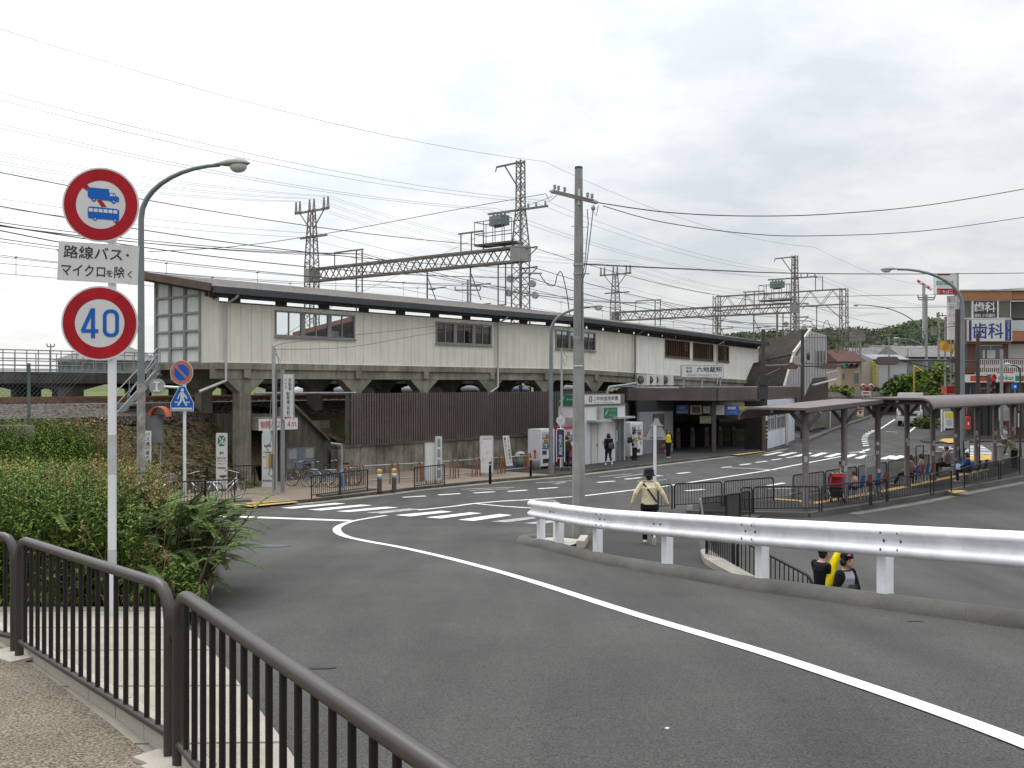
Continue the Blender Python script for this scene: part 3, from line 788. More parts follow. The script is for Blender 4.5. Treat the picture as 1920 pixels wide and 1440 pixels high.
fp=thing('far_platform','dark concrete platform on arches beyond the tracks','platform',Wp(-20,14,4.7))
mb=MB();op=13.6
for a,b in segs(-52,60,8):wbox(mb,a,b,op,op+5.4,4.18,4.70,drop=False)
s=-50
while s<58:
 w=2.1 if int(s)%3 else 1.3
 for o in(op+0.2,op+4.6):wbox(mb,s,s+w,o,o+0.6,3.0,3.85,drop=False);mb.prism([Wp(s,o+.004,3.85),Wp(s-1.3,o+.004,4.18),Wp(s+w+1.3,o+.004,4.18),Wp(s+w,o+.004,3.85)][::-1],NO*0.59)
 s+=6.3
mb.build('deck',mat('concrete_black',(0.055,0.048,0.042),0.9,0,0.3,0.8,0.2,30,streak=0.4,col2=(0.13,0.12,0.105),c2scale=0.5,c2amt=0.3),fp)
mb=MB()
for o in(op+0.3,op+5.2):
 for a,b in((-50,16),):
  for z in(4.85,5.35,5.75):mb.beam(Wp(a,o,z),Wp(b,o,z),0.05,0.05)
  k=a
  while k<b:mb.beam(Wp(k,o,4.7),Wp(k,o,5.75),0.035,0.035);k+=0.55 if o<15 else 1.1
mb.build('railing',GALV,fp)
mb=MB()
for o in(op+0.1,):
 k=-28.0
 while k<-20.2:mb.beam(Wp(k,o,4.5),Wp(k,o,6.35),0.05,0.05);k+=0.42
 mb.beam(Wp(-28,o,6.35),Wp(-20.2,o,6.35),0.06,0.06);mb.beam(Wp(-28,o,5.0),Wp(-20.2,o,5.0),0.05,0.05);mb.beam(Wp(-20.2,o,4.5),Wp(-20.2,o,6.4),0.12,0.12)
mb.build('end_screen',GALV,fp)
mb=MB()
for k in range(7):
 f=(k+.5)/7;wbox(mb,-21.8-2.6*f,-21.6-2.6*f,op-1.4,op-0.2,4.6-1.2*f,4.64-1.2*f,drop=False)
for o in(op-1.45,op-0.2):
 mb.beam(Wp(-21.6,o,4.65),Wp(-24.5,o,3.35),0.06,0.2);mb.beam(Wp(-21.6,o,5.6),Wp(-24.5,o,4.3),0.04,0.04)
 for f in(0,.5,1):mb.beam(Wp(-21.6-2.9*f,o,4.65-1.3*f),Wp(-21.6-2.9*f,o,5.6-1.3*f),0.04,0.04)
mb.build('steps',GALV,fp)
sh=thing('platform_shelter','red brown roofed shelter on the far platform seen through the windows','shelter',Wp(17,15,4.7))
mb=MB()
for a,b in segs(19.3,58,7):
 P=[]
 for th in(0,0.15):
  for s,o in((a,13.2),(b,13.2),(b,19.6),(a,19.6)):P.append(Wp(s,o,8.28-(o-13.2)*0.139+th,1))
 mb.hexa(P)
mb.build('roof',ROOFT,sh)
mb=MB();mb.beam(Wp(19.2,13.1,8.34),Wp(19.2,19.7,7.42),0.08,0.3,up=UPZ);wbox(mb,19.2,58,13.0,13.12,7.95,8.3)
mb.build('verge_board',mat('verge_red',(0.20,0.085,0.065),0.7,0,0.15,2),sh)
mb=MB()
for a,b in segs(21.5,58,7):wbox(mb,a,b,18.6,18.8,4.7,7.5)
mb.build('wall',mat('shelter_wall',(0.11,0.095,0.08),0.8,0,0.3,0.4),sh)
mb=MB()
for s in range(21,58,5):wbox(mb,s,s+0.25,16.0,16.25,4.7,7.8)
mb.build('post',CONCD,sh)
up=thing('underpass','low dark underpass with concrete lintel beside the first column','underpass',Wp(2.4,0,0.1))
mb=MB();wbox(mb,1.56,3.45,-0.42,0.35,2.28,2.80,drop=False);mb.build('lintel',CONC,up)
mb=MB();wbox(mb,1.5,1.7,0.4,6,0,2.8,drop=False);wbox(mb,3.05,3.25,0.4,6,0,2.8,drop=False);wbox(mb,1.7,3.05,5.8,6,0,2.8,drop=False);wbox(mb,1.5,3.25,0.4,6,2.8,2.9,drop=False);mb.build('passage_wall',CONCD,up)
mb=MB()
o=0.22
mb.prism([Wp(s,o,z)for s,z in((3.05,0.0),(5.75,0.0),(5.75,1.62),(5.55,1.66),(3.75,3.16),(3.05,3.2))][::-1],NO*0.25)
mb.build('wing_wall',CONCD,up)
mb=MB();mb.beam(Wp(5.62,o-.05,1.72),Wp(3.70,o-.05,3.27),0.34,0.10,up=UPZ);mb.build('coping',CONCD,up)
mb=MB();wbox(mb,3.45,4.95,o-0.008,o-0.002,0.55,1.45,drop=False);mb.build('painted_panel',mat('mural_blue',(0.105,0.125,0.165),0.85,0,0.25,3,col2=(0.13,0.12,0.10),c2scale=1.5),up)
for s in(3.55,4.45):
 mb=MB();wbox(mb,s,s+0.42,o-0.016,o-0.009,0.98,1.38,drop=False);mb.build('paper_notice',mat('paper',(0.22,0.22,0.21),0.8,0,0.15,6),up)
mb=MB()
mb.add([Wp(3.4,0.5,3.1),Wp(6.6,0.5,1.55),Wp(6.6,4.2,3.0),Wp(3.4,4.2,3.3)],[(0,1,2,3)]);mb.build('slope_slab',CONCD,up)
mb=MB();wbox(mb,5.6,7.0,1.6,1.8,2.1,2.5,drop=False);mb.build('block',CONC,up)
mb=MB();mb.tube([Wp(1.5,-0.25,3.78),Wp(6.9,-0.25,3.76)],0.045,8);mb.build('conduit',GALV,up)
bd=tag(MB().hexa([Wp(1.55,-0.45,2.27),Wp(3.5,-0.45,2.27),Wp(3.5,-.425,2.27),Wp(1.55,-.425,2.27),Wp(1.55,-.45,2.74),Wp(3.5,-.45,2.74),Wp(3.5,-.425,2.74),Wp(1.55,-.425,2.74)]).build('height_limit_sign',SWHITE),'white board with red height limit lettering on the underpass lintel','sign')
text('制限高２．４ｍ',0.30,Wp(2.52,-0.452,2.505),U,UPZ,SRED,bd,w=1.78,bold=0.012)
rw=thing('retaining_wall','stained concrete retaining wall under the brown slat fence','wall',Wp(12,-0.35,0))
mb=MB()
for a,b in segs(5.75,27,2.4):wbox(mb,a+.004,b-.004,-0.36,0.1,-0.05,1.36,drop=False)
mb.build('wall',mat('retaining_concrete',(0.33,0.295,0.235),0.9,0,0.16,1.0,0.3,40,0.25,streak=0.55,speck=0.12,sscale=40,col2=(0.10,0.09,0.072),c2scale=0.6,c2amt=0.7),rw)
mb=MB()
for a,b in segs(5.7,27,4.8):wbox(mb,a,b,-0.42,0.1,1.36,1.46,drop=False)
mb.build('coping',CONCD,rw)
sf=thing('slat_fence','tall brown vertical slat fence on top of the retaining wall','fence',Wp(12,-0.3,1.46))
mb=MB();k=6.55
while k<26.6:wbox(mb,k,k+0.085,-0.34,-0.30,1.40,3.74,drop=False);k+=0.155
mb.build('slat',SLAT,sf)
mb=MB()
for z in(1.75,2.55,3.4):
 for a,b in segs(6.5,26.6,5):wbox(mb,a,b,-0.296,-0.24,z,z+0.07,drop=False)
mb.build('rail',SLAT,sf)
mb=MB();k=6.6
while k<27:wbox(mb,k,k+0.09,-0.236,-0.15,1.46,3.7,drop=False);k+=2.0
mb.build('post',SLAT,sf)
en=thing('station_entrance','dark open station entrance hall under a brown fascia canopy','station entrance',(12,62,0.1))
L=Wp(27.5,-1.2,0);C=V((11.9,59,0));E=V((20.9,73.2,0));LB=Wp(28.3,0.4,0);EB=Wp(47,0.4,0);L2=V((6.5,61.2,0))
poly=[L2,L,C,E,EB,LB]
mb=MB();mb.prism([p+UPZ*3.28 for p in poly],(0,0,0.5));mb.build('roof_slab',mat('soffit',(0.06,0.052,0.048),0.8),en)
mb=MB()
def fas(a,b,z0,z1,rows=5):
 d=(b-a);n=V((d.y,-d.x,0)).normalized();h=(z1-z0)/rows
 for k in range(rows):mb.beam(a+n*0.06+UPZ*(z0+h*(k+.5)),b+n*0.06+UPZ*(z0+h*(k+.5)),0.10,h-0.012,up=UPZ)
 mb.beam(a+UPZ*(z0+z1)*.5,b+UPZ*(z0+z1)*.5,0.02,z1-z0-.02,up=UPZ)
fas(L2,L,3.18,3.88);fas(L,C,3.18,3.92);fas(C,E,3.18,3.96)
fs_=mb.build('fascia',FASCIA,en)
mb=MB()
for a,b in((L,C),(C,E)):mb.beam(a+UPZ*3.98,b+UPZ*3.98,0.16,0.05)
mb.build('fascia_cap',GREYM,fs_)
IN=NO*1.0
mb=MB()
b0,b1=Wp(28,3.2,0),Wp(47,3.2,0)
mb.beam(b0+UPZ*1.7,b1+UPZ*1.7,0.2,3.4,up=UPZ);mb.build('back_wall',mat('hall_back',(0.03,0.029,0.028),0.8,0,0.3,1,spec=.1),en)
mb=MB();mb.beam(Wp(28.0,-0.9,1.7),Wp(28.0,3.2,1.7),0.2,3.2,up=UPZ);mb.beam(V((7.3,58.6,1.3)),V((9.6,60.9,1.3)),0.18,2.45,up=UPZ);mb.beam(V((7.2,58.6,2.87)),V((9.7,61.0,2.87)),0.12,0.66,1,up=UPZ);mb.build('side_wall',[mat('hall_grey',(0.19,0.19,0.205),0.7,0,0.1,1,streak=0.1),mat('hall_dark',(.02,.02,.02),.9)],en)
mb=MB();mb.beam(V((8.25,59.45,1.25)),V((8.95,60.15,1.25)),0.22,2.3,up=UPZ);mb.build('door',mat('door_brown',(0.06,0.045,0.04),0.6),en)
cA,cB=V((15.75,62.9,0)),V((20.1,72.0,0));cd_=(cB-cA).normalized();cn=V((cd_.y,-cd_.x,0))
def cw(f,off=0.0,z=0.0):return cA+cd_*(f*(cB-cA).length)+cn*off+UPZ*z
mb=MB();OFFW=mat('office_white',(0.52,0.56,0.60),0.6,0,0.06,1,streak=0.08)
CWL=(cB-cA).length
mb.beam(cw(0,-.1,0.62),cw(1,-.1,0.62),0.14,1.1,up=UPZ)
mb.beam(cw(0.70,-.1,2.15),cw(1,-.1,2.15),0.14,1.95,up=UPZ)
mb.beam(cw(0,-.1,2.98),cw(0.70,-.1,2.98),0.14,0.3,up=UPZ)
mb.build('office_wall',OFFW,en)
for f0,f1 in((0.02,0.30),(0.36,0.66)):
 mb=MB()
 for f in(f0,(f0+f1)/2,f1):mb.beam(cw(f,-.06,1.17),cw(f,-.06,2.83),0.07,0.07)
 for z in(1.2,2.0,2.8):mb.beam(cw(f0,-.06,z),cw(f1,-.06,z),0.06,0.06)
 w=mb.build('office_window',mat('alu',(0.4,0.4,0.4),0.45,0.4),en)
 mb=MB();mb.add([cw(f0,-.09,1.2),cw(f1,-.09,1.2),cw(f1,-.09,2.8),cw(f0,-.09,2.8)],[(0,1,2,3)]);mb.build('pane',mat('pane_dark',(0.10,0.115,0.12),0.15,0,0.3,0.8),w)
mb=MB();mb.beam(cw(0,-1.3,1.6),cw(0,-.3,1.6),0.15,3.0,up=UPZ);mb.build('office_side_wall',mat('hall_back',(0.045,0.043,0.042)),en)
mb=MB();p=cw(0.50,0.35,0);mb.beam(p+UPZ*0.1,p+UPZ*2.3,0.16,0.16);mb.build('painted_post',mat('post_offwhite',(0.4,0.38,0.34),0.6,0,0.15,3,streak=.2),en)
for p,w_,m_ in((V((12.0,60.3,0)),0.24,mat('pillar_brown',(0.055,0.043,0.042),0.6)),(V((15.45,62.2,0)),0.36,mat('pillar_black',(0.03,0.028,0.026),0.6))):
 mb=MB();mb.beam(p+UPZ*0.08,p+UPZ*3.25,w_,w_);mb.build('pillar',m_,en)
mb=MB()
for k in range(9):mb.box(V((15.58,61.99,0.75+k*0.12)),(0.16,0.03,0.06),0 if k%2 else 1,rz=.35)
mb.build('warning_tape',[mat('tape_yellow',(0.55,0.42,0.04),0.5),SBLACK],en)
mb=MB();mb.box(V((15.52,61.95,2.15)),(0.2,0.02,0.5));mb.build('notice',SWHITE,en)
gate=thing('ticket_gate','dark automatic ticket gate inside the entrance hall','ticket gate',(0,0,0),'row of ticket gates in the entrance hall')
mb=MB();mb.box((0,0,0.5),(0.28,1.4,1.0));mb.build('cabinet',mat('gate_grey',(0.06,0.06,0.06),0.6),gate)
mb=MB();mb.box((0,-0.705,0.62),(0.16,0.02,0.2));mb.build('light',mat('gate_red',(0.25,0.02,0.015),0.5),gate)
mb=MB();mb.box((0,-0.2,1.12),(0.2,0.3,0.22));mb.build('reader',mat('gate_steel',(0.16,0.16,0.16),0.5,0.3),gate)
gp=[V((9.6+1.05*k,64.2+0.75*k,0.085))for k in range(6)]
for i,p in enumerate(gp):
 if i==0:gate.location=p;gate.rotation_euler=(0,0,-0.15)
 else:clone(gate,p,-0.15)
def board(name,label,cat,c,right,w,h,m,th=0.06,up=UPZ,group=None,fr=None):
 right=V(right).normalized();n=right.cross(up).normalized();c=V(c)
 t=thing(name,label,cat,c,group)
 mb=MB();mb.beam(c-up*h/2-n*th/2,c+up*h/2-n*th/2,w,th,up=n)if False else mb.hexa([c+right*(i*w/2)+n*j+up*(k*h/2)for k in(-1,1)for i,j in((-1,0),(1,0),(1,-th),(-1,-th))])
 mb.build('panel',m,t)
 if fr:
  mb=MB()
  for a,b in(((-1,-1),(1,-1)),((1,-1),(1,1)),((1,1),(-1,1)),((-1,1),(-1,-1))):
   mb.beam(c+right*(a[0]*w/2)+up*(a[1]*h/2)-n*(th/2-.003),c+right*(b[0]*w/2)+up*(b[1]*h/2)-n*(th/2-.003),0.04,th+0.012,up=n)
  mb.build('frame',fr,t)
 t['_n']=0;del t['_n']
 return t,c,right,n
SGB=mat('sign_navy',(0.03,0.06,0.20),0.5)
rt=V((1,-0.06,0)).normalized()
D_=61.0
def hs(px0,px1,y0,y1):return ray((px0+px1)/2,D_,None,(y0+y1)/2),(px1-px0)/F*D_,(y1-y0)/F*D_
c,w,h=hs(1268,1291,759,776);t,c,r_,n=board('hanging_sign','navy sign with lift symbol hung at the left of the entrance','sign',c,rt,w,h,SGB)
text('I 地下',h*.35,c+UPZ*h*.15+n*.003,r_,UPZ,SWHITE,t,w=w*.5);text('のりかえ口',h*.25,c-UPZ*h*.28,r_,UPZ,SWHITE,t,w=w*.8)
c,w,h=hs(1294,1316,760,777);t,c,r_,n=board('framed_poster','brown framed picture panel hung over the entrance','poster',c,rt,w,h,mat('frame_tan',(0.30,0.26,0.2),0.6))
mb=MB();mb.hexa([c+r_*(i*w*.32)+n*j+UPZ*(k*h*.34)for k in(-1,1)for i,j in((-1,.01),(1,.01),(1,.002),(-1,.002))]);mb.build('picture',mat('poster_brown',(0.12,0.05,0.04),0.6,0,0.5,3),t)
c,w,h=hs(1318,1332,761,775.5);t,c,r_,n=board('station_clock','square white clock hung above the ticket gates','clock',c,rt,w,h,mat('clock_face',(0.45,0.46,0.42),0.5),fr=BLACKM)
mb=MB()
for k in range(12):a=k*math.pi/6;mb.beam(c+n*.004+(r_*math.cos(a)+UPZ*math.sin(a))*w*.34,c+n*.004+(r_*math.cos(a)+UPZ*math.sin(a))*w*.40,.02,.004,up=n)
mb.beam(c+n*.006,c+n*.006+UPZ*w*.3,.025,.004,up=n);mb.beam(c+n*.008,c+n*.008+(r_*.8-UPZ*.5)*w*.22,.03,.004,up=n);mb.build('hand',SBLACK,t)
c,w,h=hs(1333,1358,760,778);t,c,r_,n=board('route_map','pale route map panel hung behind the entrance pillar','map',c,rt,w,h,mat('map_pale',(0.42,0.43,0.35),0.6))
mb=MB();q=[(-.3,-.2),(-.1,.1),(.1,0),(.2,.25),(.38,.3)]
for a,b in zip(q,q[1:]):mb.beam(c+n*.004+r_*a[0]*w+UPZ*a[1]*h,c+n*.004+r_*b[0]*w+UPZ*b[1]*h,.02,.004,up=n)
mb.build('line',mat('map_green',(0.1,0.25,0.1),0.6),t)
c,w,h=hs(1359,1385,759,778);t,c,r_,n=board('exit_sign','bright blue ticket counter sign right of the entrance pillar','sign',c,rt,w,h,mat('sign_royal',(0.03,0.075,0.28),0.5))
text('乗車券',h*.3,c+UPZ*h*.18,r_,UPZ,SWHITE,t,w=w*.6,bold=.02);text('きっぷうりば',h*.18,c-UPZ*h*.25,r_,UPZ,mat('ltblue',(.2,.3,.5),.5),t,w=w*.7)
c,w,h=hs(1386,1426,762,769);t,c,r_,n=board('strip_sign','narrow yellow and green strip sign over the dark doorway','sign',c,rt,w,h,mat('sign_yel',(0.34,0.27,0.02),0.5))
mb=MB();mb.hexa([c+r_*x*w+n*j+UPZ*(k*h*.5)for k in(-1,1)for x,j in((.05,.006),(.5,.006),(.5,.001),(.05,.001))]);mb.build('green_half',mat('sign_grn',(0.04,0.22,0.06),0.5),t)
c,w,h=hs(1312,1337,780,794);t,c,r_,n=board('fare_board','pale green fare board hung below the clock','board',c,rt,w,h,mat('fare_green',(0.20,0.26,0.13),0.6,0,0.1,3))
mb=MB()
for k in(-.2,.1):mb.hexa([c+r_*x*w+n*j+UPZ*(k+y)*h for y in(0,.08)for x,j in((-.45,.006),(.45,.006),(.45,.001),(-.45,.001))])
mb.build('stripe',mat('fare_pale',(0.35,0.4,0.26),0.6),t)
c=ray(1317.5,62.0,None,696);t,c,r_,n=board('station_name_board','white rooftop board with the station name in black','sign',c,V((1,.10,0)),2.62,0.72,SWHITE,0.25,fr=GREYM)
text('六地蔵駅',0.34,c+r_*.42+UPZ*.10,r_,UPZ,SBLACK,t,w=1.62,bold=.02)
text('京阪',0.15,c-r_*.85+UPZ*.19,r_,UPZ,SBLACK,t,w=.38,bold=.01);text('電車',0.15,c-r_*.85-UPZ*.02,r_,UPZ,SBLACK,t,w=.38,bold=.01)
text('KEIHAN  ROKUJIZO  STA.',0.115,c-UPZ*.25,r_,UPZ,SBLACK,t,w=1.95,bold=.01)
mb=MB()
for x in(-1.15,0,1.15):mb.beam(c+r_*x-n*.12-UPZ*.35,V(((c+r_*x-n*.12).x,(c+r_*x-n*.12).y,3.75)),.08,.08)
mb.build('leg',GALV,t)
ac=thing('air_conditioner','white outdoor air conditioner unit, leftmost of four on the entrance roof','air conditioner',(0,0,0),'air conditioner units on the entrance roof')
mb=MB();mb.box((0,0,.42),(.86,.34,.72));mb.build('casing',mat('ac_white',(0.55,0.54,0.50),0.5,0,.06,3),ac)
mb=MB();mb.lathe([(0.0,.004),(.29,.004),(.29,0.0)],(-.1,-.172,.42),18,0,Matrix.Rotation(math.pi/2,3,'X'));mb.build('fan_grille',mat('ac_dark',(0.06,.06,.06),.6),ac)
mb=MB()
for k in range(5):mb.beam((-.1,-.181,.42),(-.1+.29*math.cos(k*1.257),-.181,.42+.29*math.sin(k*1.257)),.02,.01)
mb.build('guard',mat('ac_white',(.5,.5,.5)),ac)
mb=MB();mb.box((-.3,0,.03),(.06,.36,.06));mb.box((.3,0,.03),(.06,.36,.06));mb.build('foot',GALV,ac)
for i,(px,w_)in enumerate(((1206,1),(1219,1),(1232,1),(1251,.9))):
 p=ray(px,60.5+.25*i,4.02);rz=(-.75,.05,-.5,-.8)[i]
 if i==0:ac.location=p;ac.rotation_euler=(0,0,rz);ac.scale=(.85,.85,.9)
 else:clone(ac,p,rz,'white outdoor air conditioner unit, %s of four on the entrance roof'%('second from left','third from left','rightmost')[i-1],(.85,.85,.9))
mb=MB()
a,b=ray(1196,60.2,3.96),ray(1270,61.2,3.96)
for o_ in(0,.5):mb.beam(a+V((0,o_,0)),b+V((0,o_,0)),.08,.1)
for k in range(6):p=a.lerp(b,k/5);mb.box(p+V((0,.25,-.05)),(.12,.8,.1))
tag(mb.build('equipment_rack',SWHITE),'white steel rack carrying the air conditioner units','rack')
mb=MB();mb.tube([ray(1138,57,3.1),ray(1139,57,3.75),ray(1142,57,3.98),ray(1170,58.5,4.08),ray(1192,59.5,4.2)],.07,8);mb.tube([ray(1150,58,3.95),ray(1190,59.8,4.02)],.05,6)
tag(mb.build('roof_duct',GALV),'bent grey duct between the bank booth and the entrance roof','pipe')
sb=thing('stair_building','steep dark roofed stair with white ribbed side wall beside the entrance','stairs',Wp(45,-2,0))
RS=mat('stair_roof',(0.036,0.032,0.028),0.95,0,0.25,1.0,0.5,8,0.1,streak=0.0,speck=0.3,sscale=8,col2=(0.055,0.048,0.04),c2scale=0.8)
mb=MB()
def quadp(P,d):mb.prism(P,d)
r1,r2,r3,r4=W_(1470,724,-2.6),W_(1486,667,-2.6),W_(1394,684,0.7),W_(1376,724,0.7)
mb.prism([r1,r2,r3,r4],(0,0,-0.14))
q1,q2,q3,q4=W_(1486,663,-2.6),W_(1518,619,-2.6),W_(1432,638,1.2),W_(1407,682,0.9)
mb.prism([q1,q2,q3,q4],(0,0,-0.14));rf=mb.build('roof',RS,sb)
mb=MB()
for a,b in((r1,r2),(r2,q1),(q1,q2)):mb.beam(a+V((.05,-.05,.02)),b+V((.05,-.05,.02)),.14,.22)
mb.build('edge_trim',mat('trim_cream',(0.52,0.49,0.40),0.6),rf)
for a,b in((r4,r3),(q4,q3)):mb=MB();mb.beam(a,b,.10,.2);mb.build('edge_trim',mat('trim_brown',(.16,.10,.08),.7),rf)
mb=MB()
WP_=[(1472,724),(1488,668),(1499,667),(1519,621),(1550,628),(1550,706),(1524,709),(1509,742),(1472,744)]
mb.prism([W_(x,y,-2.75)for x,y in WP_],NO*.18)
wl=mb.build('side_wall',mat('ribbed_white',(0.40,0.40,0.405),0.6,0,.12,.8,streak=.25),sb)
mb=MB()
for x in range(1478,1550,5):
 yt=interp(x,[(1472,724),(1488,668),(1499,667),(1519,621),(1550,628)]);yb=interp(x,[(1472,744),(1509,742),(1524,709),(1550,706)])
 mb.beam(W_(x,yt+2,-2.77),W_(x,yb-1,-2.77),.05,.05)
mb.build('rib',mat('rib_grey',(0.27,0.27,0.275),0.6),wl)
mb=MB();mb.prism([W_(x,y,-2.80)for x,y in((1530,657),(1548,658),(1548,688),(1530,690))],NO*.05)
w=mb.build('window',mat('pane_dark',(.1,.11,.12)),sb)
mb=MB()
for x in(1530,1536,1542,1548):mb.beam(W_(x,657,-2.83),W_(x,690,-2.83),.08,.06)
mb.build('frame',GREYM,w)
mb=MB();mb.prism([W_(x,y,-1.2)for x,y in((1509,742),(1524,709),(1552,705),(1552,722),(1516,800),(1500,800))],NO*.6);mb.build('soffit',mat('soffit_dark',(.07,.065,.06),.8),sb)
mb=MB();mb.prism([W_(x,y,-.6)for x,y in((1500,722),(1553,716),(1553,790),(1500,812))],NO*.5);mb.build('lower_wall',mat('lower_brown',(.085,.07,.055),.8,0,.3,1.5),sb)
mb=MB();mb.prism([W_(x,y,-2.3)for x,y in((1510,772),(1549,767),(1549,797),(1510,809))],NO*.2);mb.build('planter_wall',mat('planter',(.16,.15,.13),.9,0,.25,2,.4,20,col2=(.08,.09,.05),c2scale=1.5),sb)
mb=MB();mb.beam(W_(1525,722,-2.9),W_(1568,711,-1),.25,.08);mb.beam(W_(1550,705,-2.5),W_(1570,700,-2.5),.1,.5);mb.build('awning',GREYM,sb)
def railing(a,b,label,h=0.80,bar=0.105,m=None,group=None,rt=0.024,rb=0.009,name='pedestrian_railing',lift=0.13,ends=(1,1),rad=0.10,foot=True):
 """one welded railing panel from foot point a to foot point b: bent top tube with legs, bottom rail, bars"""
 m=m or BLACKM;a,b=V(a),V(b)
 t=thing(name,label,'railing',a,group)
 d=b-a;L=d.length;e=d/L
 mb=MB();P=[a]
 def arc(c,s0):
  for k in range(5):
   q=math.pi/2*k/4
   if s0>0:P.append(c+e*(rad*(1-math.cos(q)))+UPZ*(rad*math.sin(q)))
   else:P.append(c+e*(rad*math.sin(q))-UPZ*(rad*(1-math.cos(q))))
 if ends[0]:arc(a+UPZ*(h-rad),1)
 else:P.append(a+UPZ*h)
 if ends[1]:arc(b+UPZ*h-e*rad,-1)
 else:P.append(b+UPZ*h)
 P.append(b);mb.tube(P,rt,8);mb.build('frame',m,t)
 mb=MB();mb.tube([a+UPZ*lift,b+UPZ*lift],rt*.7,6);mb.build('bottom_rail',m,t)
 mb=MB();n=max(2,int(L/bar))
 for k in range(1,n):
  f=k/n;x=f*L;top=h
  if ends[0]and x<rad:top=h-rad+math.sqrt(max(rad*rad-(rad-x)**2,0))
  if ends[1]and L-x<rad:top=h-rad+math.sqrt(max(rad*rad-(rad-L+x)**2,0))
  p=a+d*f;mb.tube([p+UPZ*lift,p+UPZ*top],rb,6,cap=False)
 mb.build('bars',m,t)
 return t
NR='brown pavement railing panels beside the camera'
def near(a,b,label):
 t=railing(V((a[0],a[1],walkz(a[1])+0.02)),V((b[0],b[1],walkz(b[1])+0.02)),label,0.83,0.148,BROWNM,NR,0.030,0.0135,'pavement_railing',0.14,rad=0.16)
 mb=MB()
 for ch in t.children:
  if ch.name.startswith(('frame','bottom_rail')):ch.data.materials[0]=TOPR
 for p in(a,b):mb=MB();mb.box((p[0],p[1],walkz(p[1])+0.055),(0.24,0.24,0.02),rz=.9);mb.build('base_plate',CONCL,t)
 mb=MB();q=V((b[0],b[1],walkz(b[1])+0.02))+UPZ*.60;mb.tube([q,q+(V(b+(0,))-V(a+(0,))).normalized()*.09],.012,6);mb.build('bracket',BROWNM,t)
near((-5.75,9.0),(-3.45,7.03),'brown pavement railing panel farthest from the camera, cut by the picture edge')
near((-3.34,6.87),(-1.60,4.74),'brown pavement railing panel standing complete in front of the sign post')
near((-1.52,4.62),(0.02,2.02),'nearest brown pavement railing panel running out of the bottom of the picture')
gr=thing('guardrail','white corrugated steel guardrail on the curved kerb beside the ramp','guardrail',(3,13,1.7))
gpath=[V((kerb_x(y)+0.10,y,rampz(y)+0.565))for y in frange(6.5,20.9,40)]
PR=[(0.015,0.0),(-.045,.018),(-.078,.04),(-.085,.085),(-.07,.105),(-.01,.145),(0,.175),(-.01,.205),(-.07,.245),(-.085,.265),(-.078,.31),(-.045,.332),(0.015,.35)]
def wbeam(mb,path,th=0.004):
 for side in(0,1):
  vs=[]
  for i,p in enumerate(path):
   d=path[min(i+1,len(path)-1)]-path[max(i-1,0)];d.z=0;d.normalize();n=V((d.y,-d.x,0))
   for x,z in PR:vs.append(p+n*(x+(th if side else 0))+UPZ*z)
  k=len(PR)
  mb.add(vs,[(i*k+j,i*k+j+1,(i+1)*k+j+1,(i+1)*k+j)for i in range(len(path)-1)for j in range(k-1)],0,True)
def sub(y0,y1,n=14,off=0.0):return[V((kerb_x(y)+0.10-off,y,rampz(y)+0.565))for y in frange(y0,y1,n)]
for(y0,y1,off)in((6.5,10.95,0.006),(10.75,12.95,0.0),(12.75,17.05,0.006),(16.85,20.7,0.0)):
 mb=MB();wbeam(mb,sub(y0,y1,14,off));mb.build('rail',WHITEM,gr)
mb=MB();e0=gpath[-1]
wbeam(mb,[V((kerb_x(20.7)+.10,20.7,rampz(20.7)+.565)),e0+V((-.02,.1,0)),e0+V((.0,.27,-.01)),e0+V((.13,.40,-.02)),e0+V((.33,.42,-.02)),e0+V((.48,.33,-.02))]);mb.build('end_terminal',WHITEM,gr)
for y in(9.42,11.15,12.9,15.2,17.6,19.6,20.75):
 mb=MB();x=kerb_x(y)+0.24;mb.box((x,y,rampz(y)+0.42),(0.125,0.125,0.86),rz=.5);mb.build('post',WHITEM,gr)
mb=MB();x=kerb_x(21)+.62;mb.box((x,21.1,rampz(21)+.42),(.125,.125,.86));mb.build('post',WHITEM,gr)
mb=MB()
for yb in(10.85,12.85,16.95):
 for dy in(-.10,.10):
  for z in(.085,.175,.265):
   y=yb+dy+(.05 if z==.175 else 0);xx=kerb_x(y)+.10-(.092 if z!=.175 else .012);mb.ell((xx,y,rampz(y)+.565+z),(.012,.016,.016),0,8,5)
for yb in(9.42,15.2,19.6):
 for dy in(-.09,.09):y=yb+dy;mb.ell((kerb_x(y)+.085,y,rampz(y)+.74),(.012,.016,.016),0,8,5)
mb.build('bolt',mat('bolt_dark',(0.10,0.10,0.12),0.5,0.3),gr)
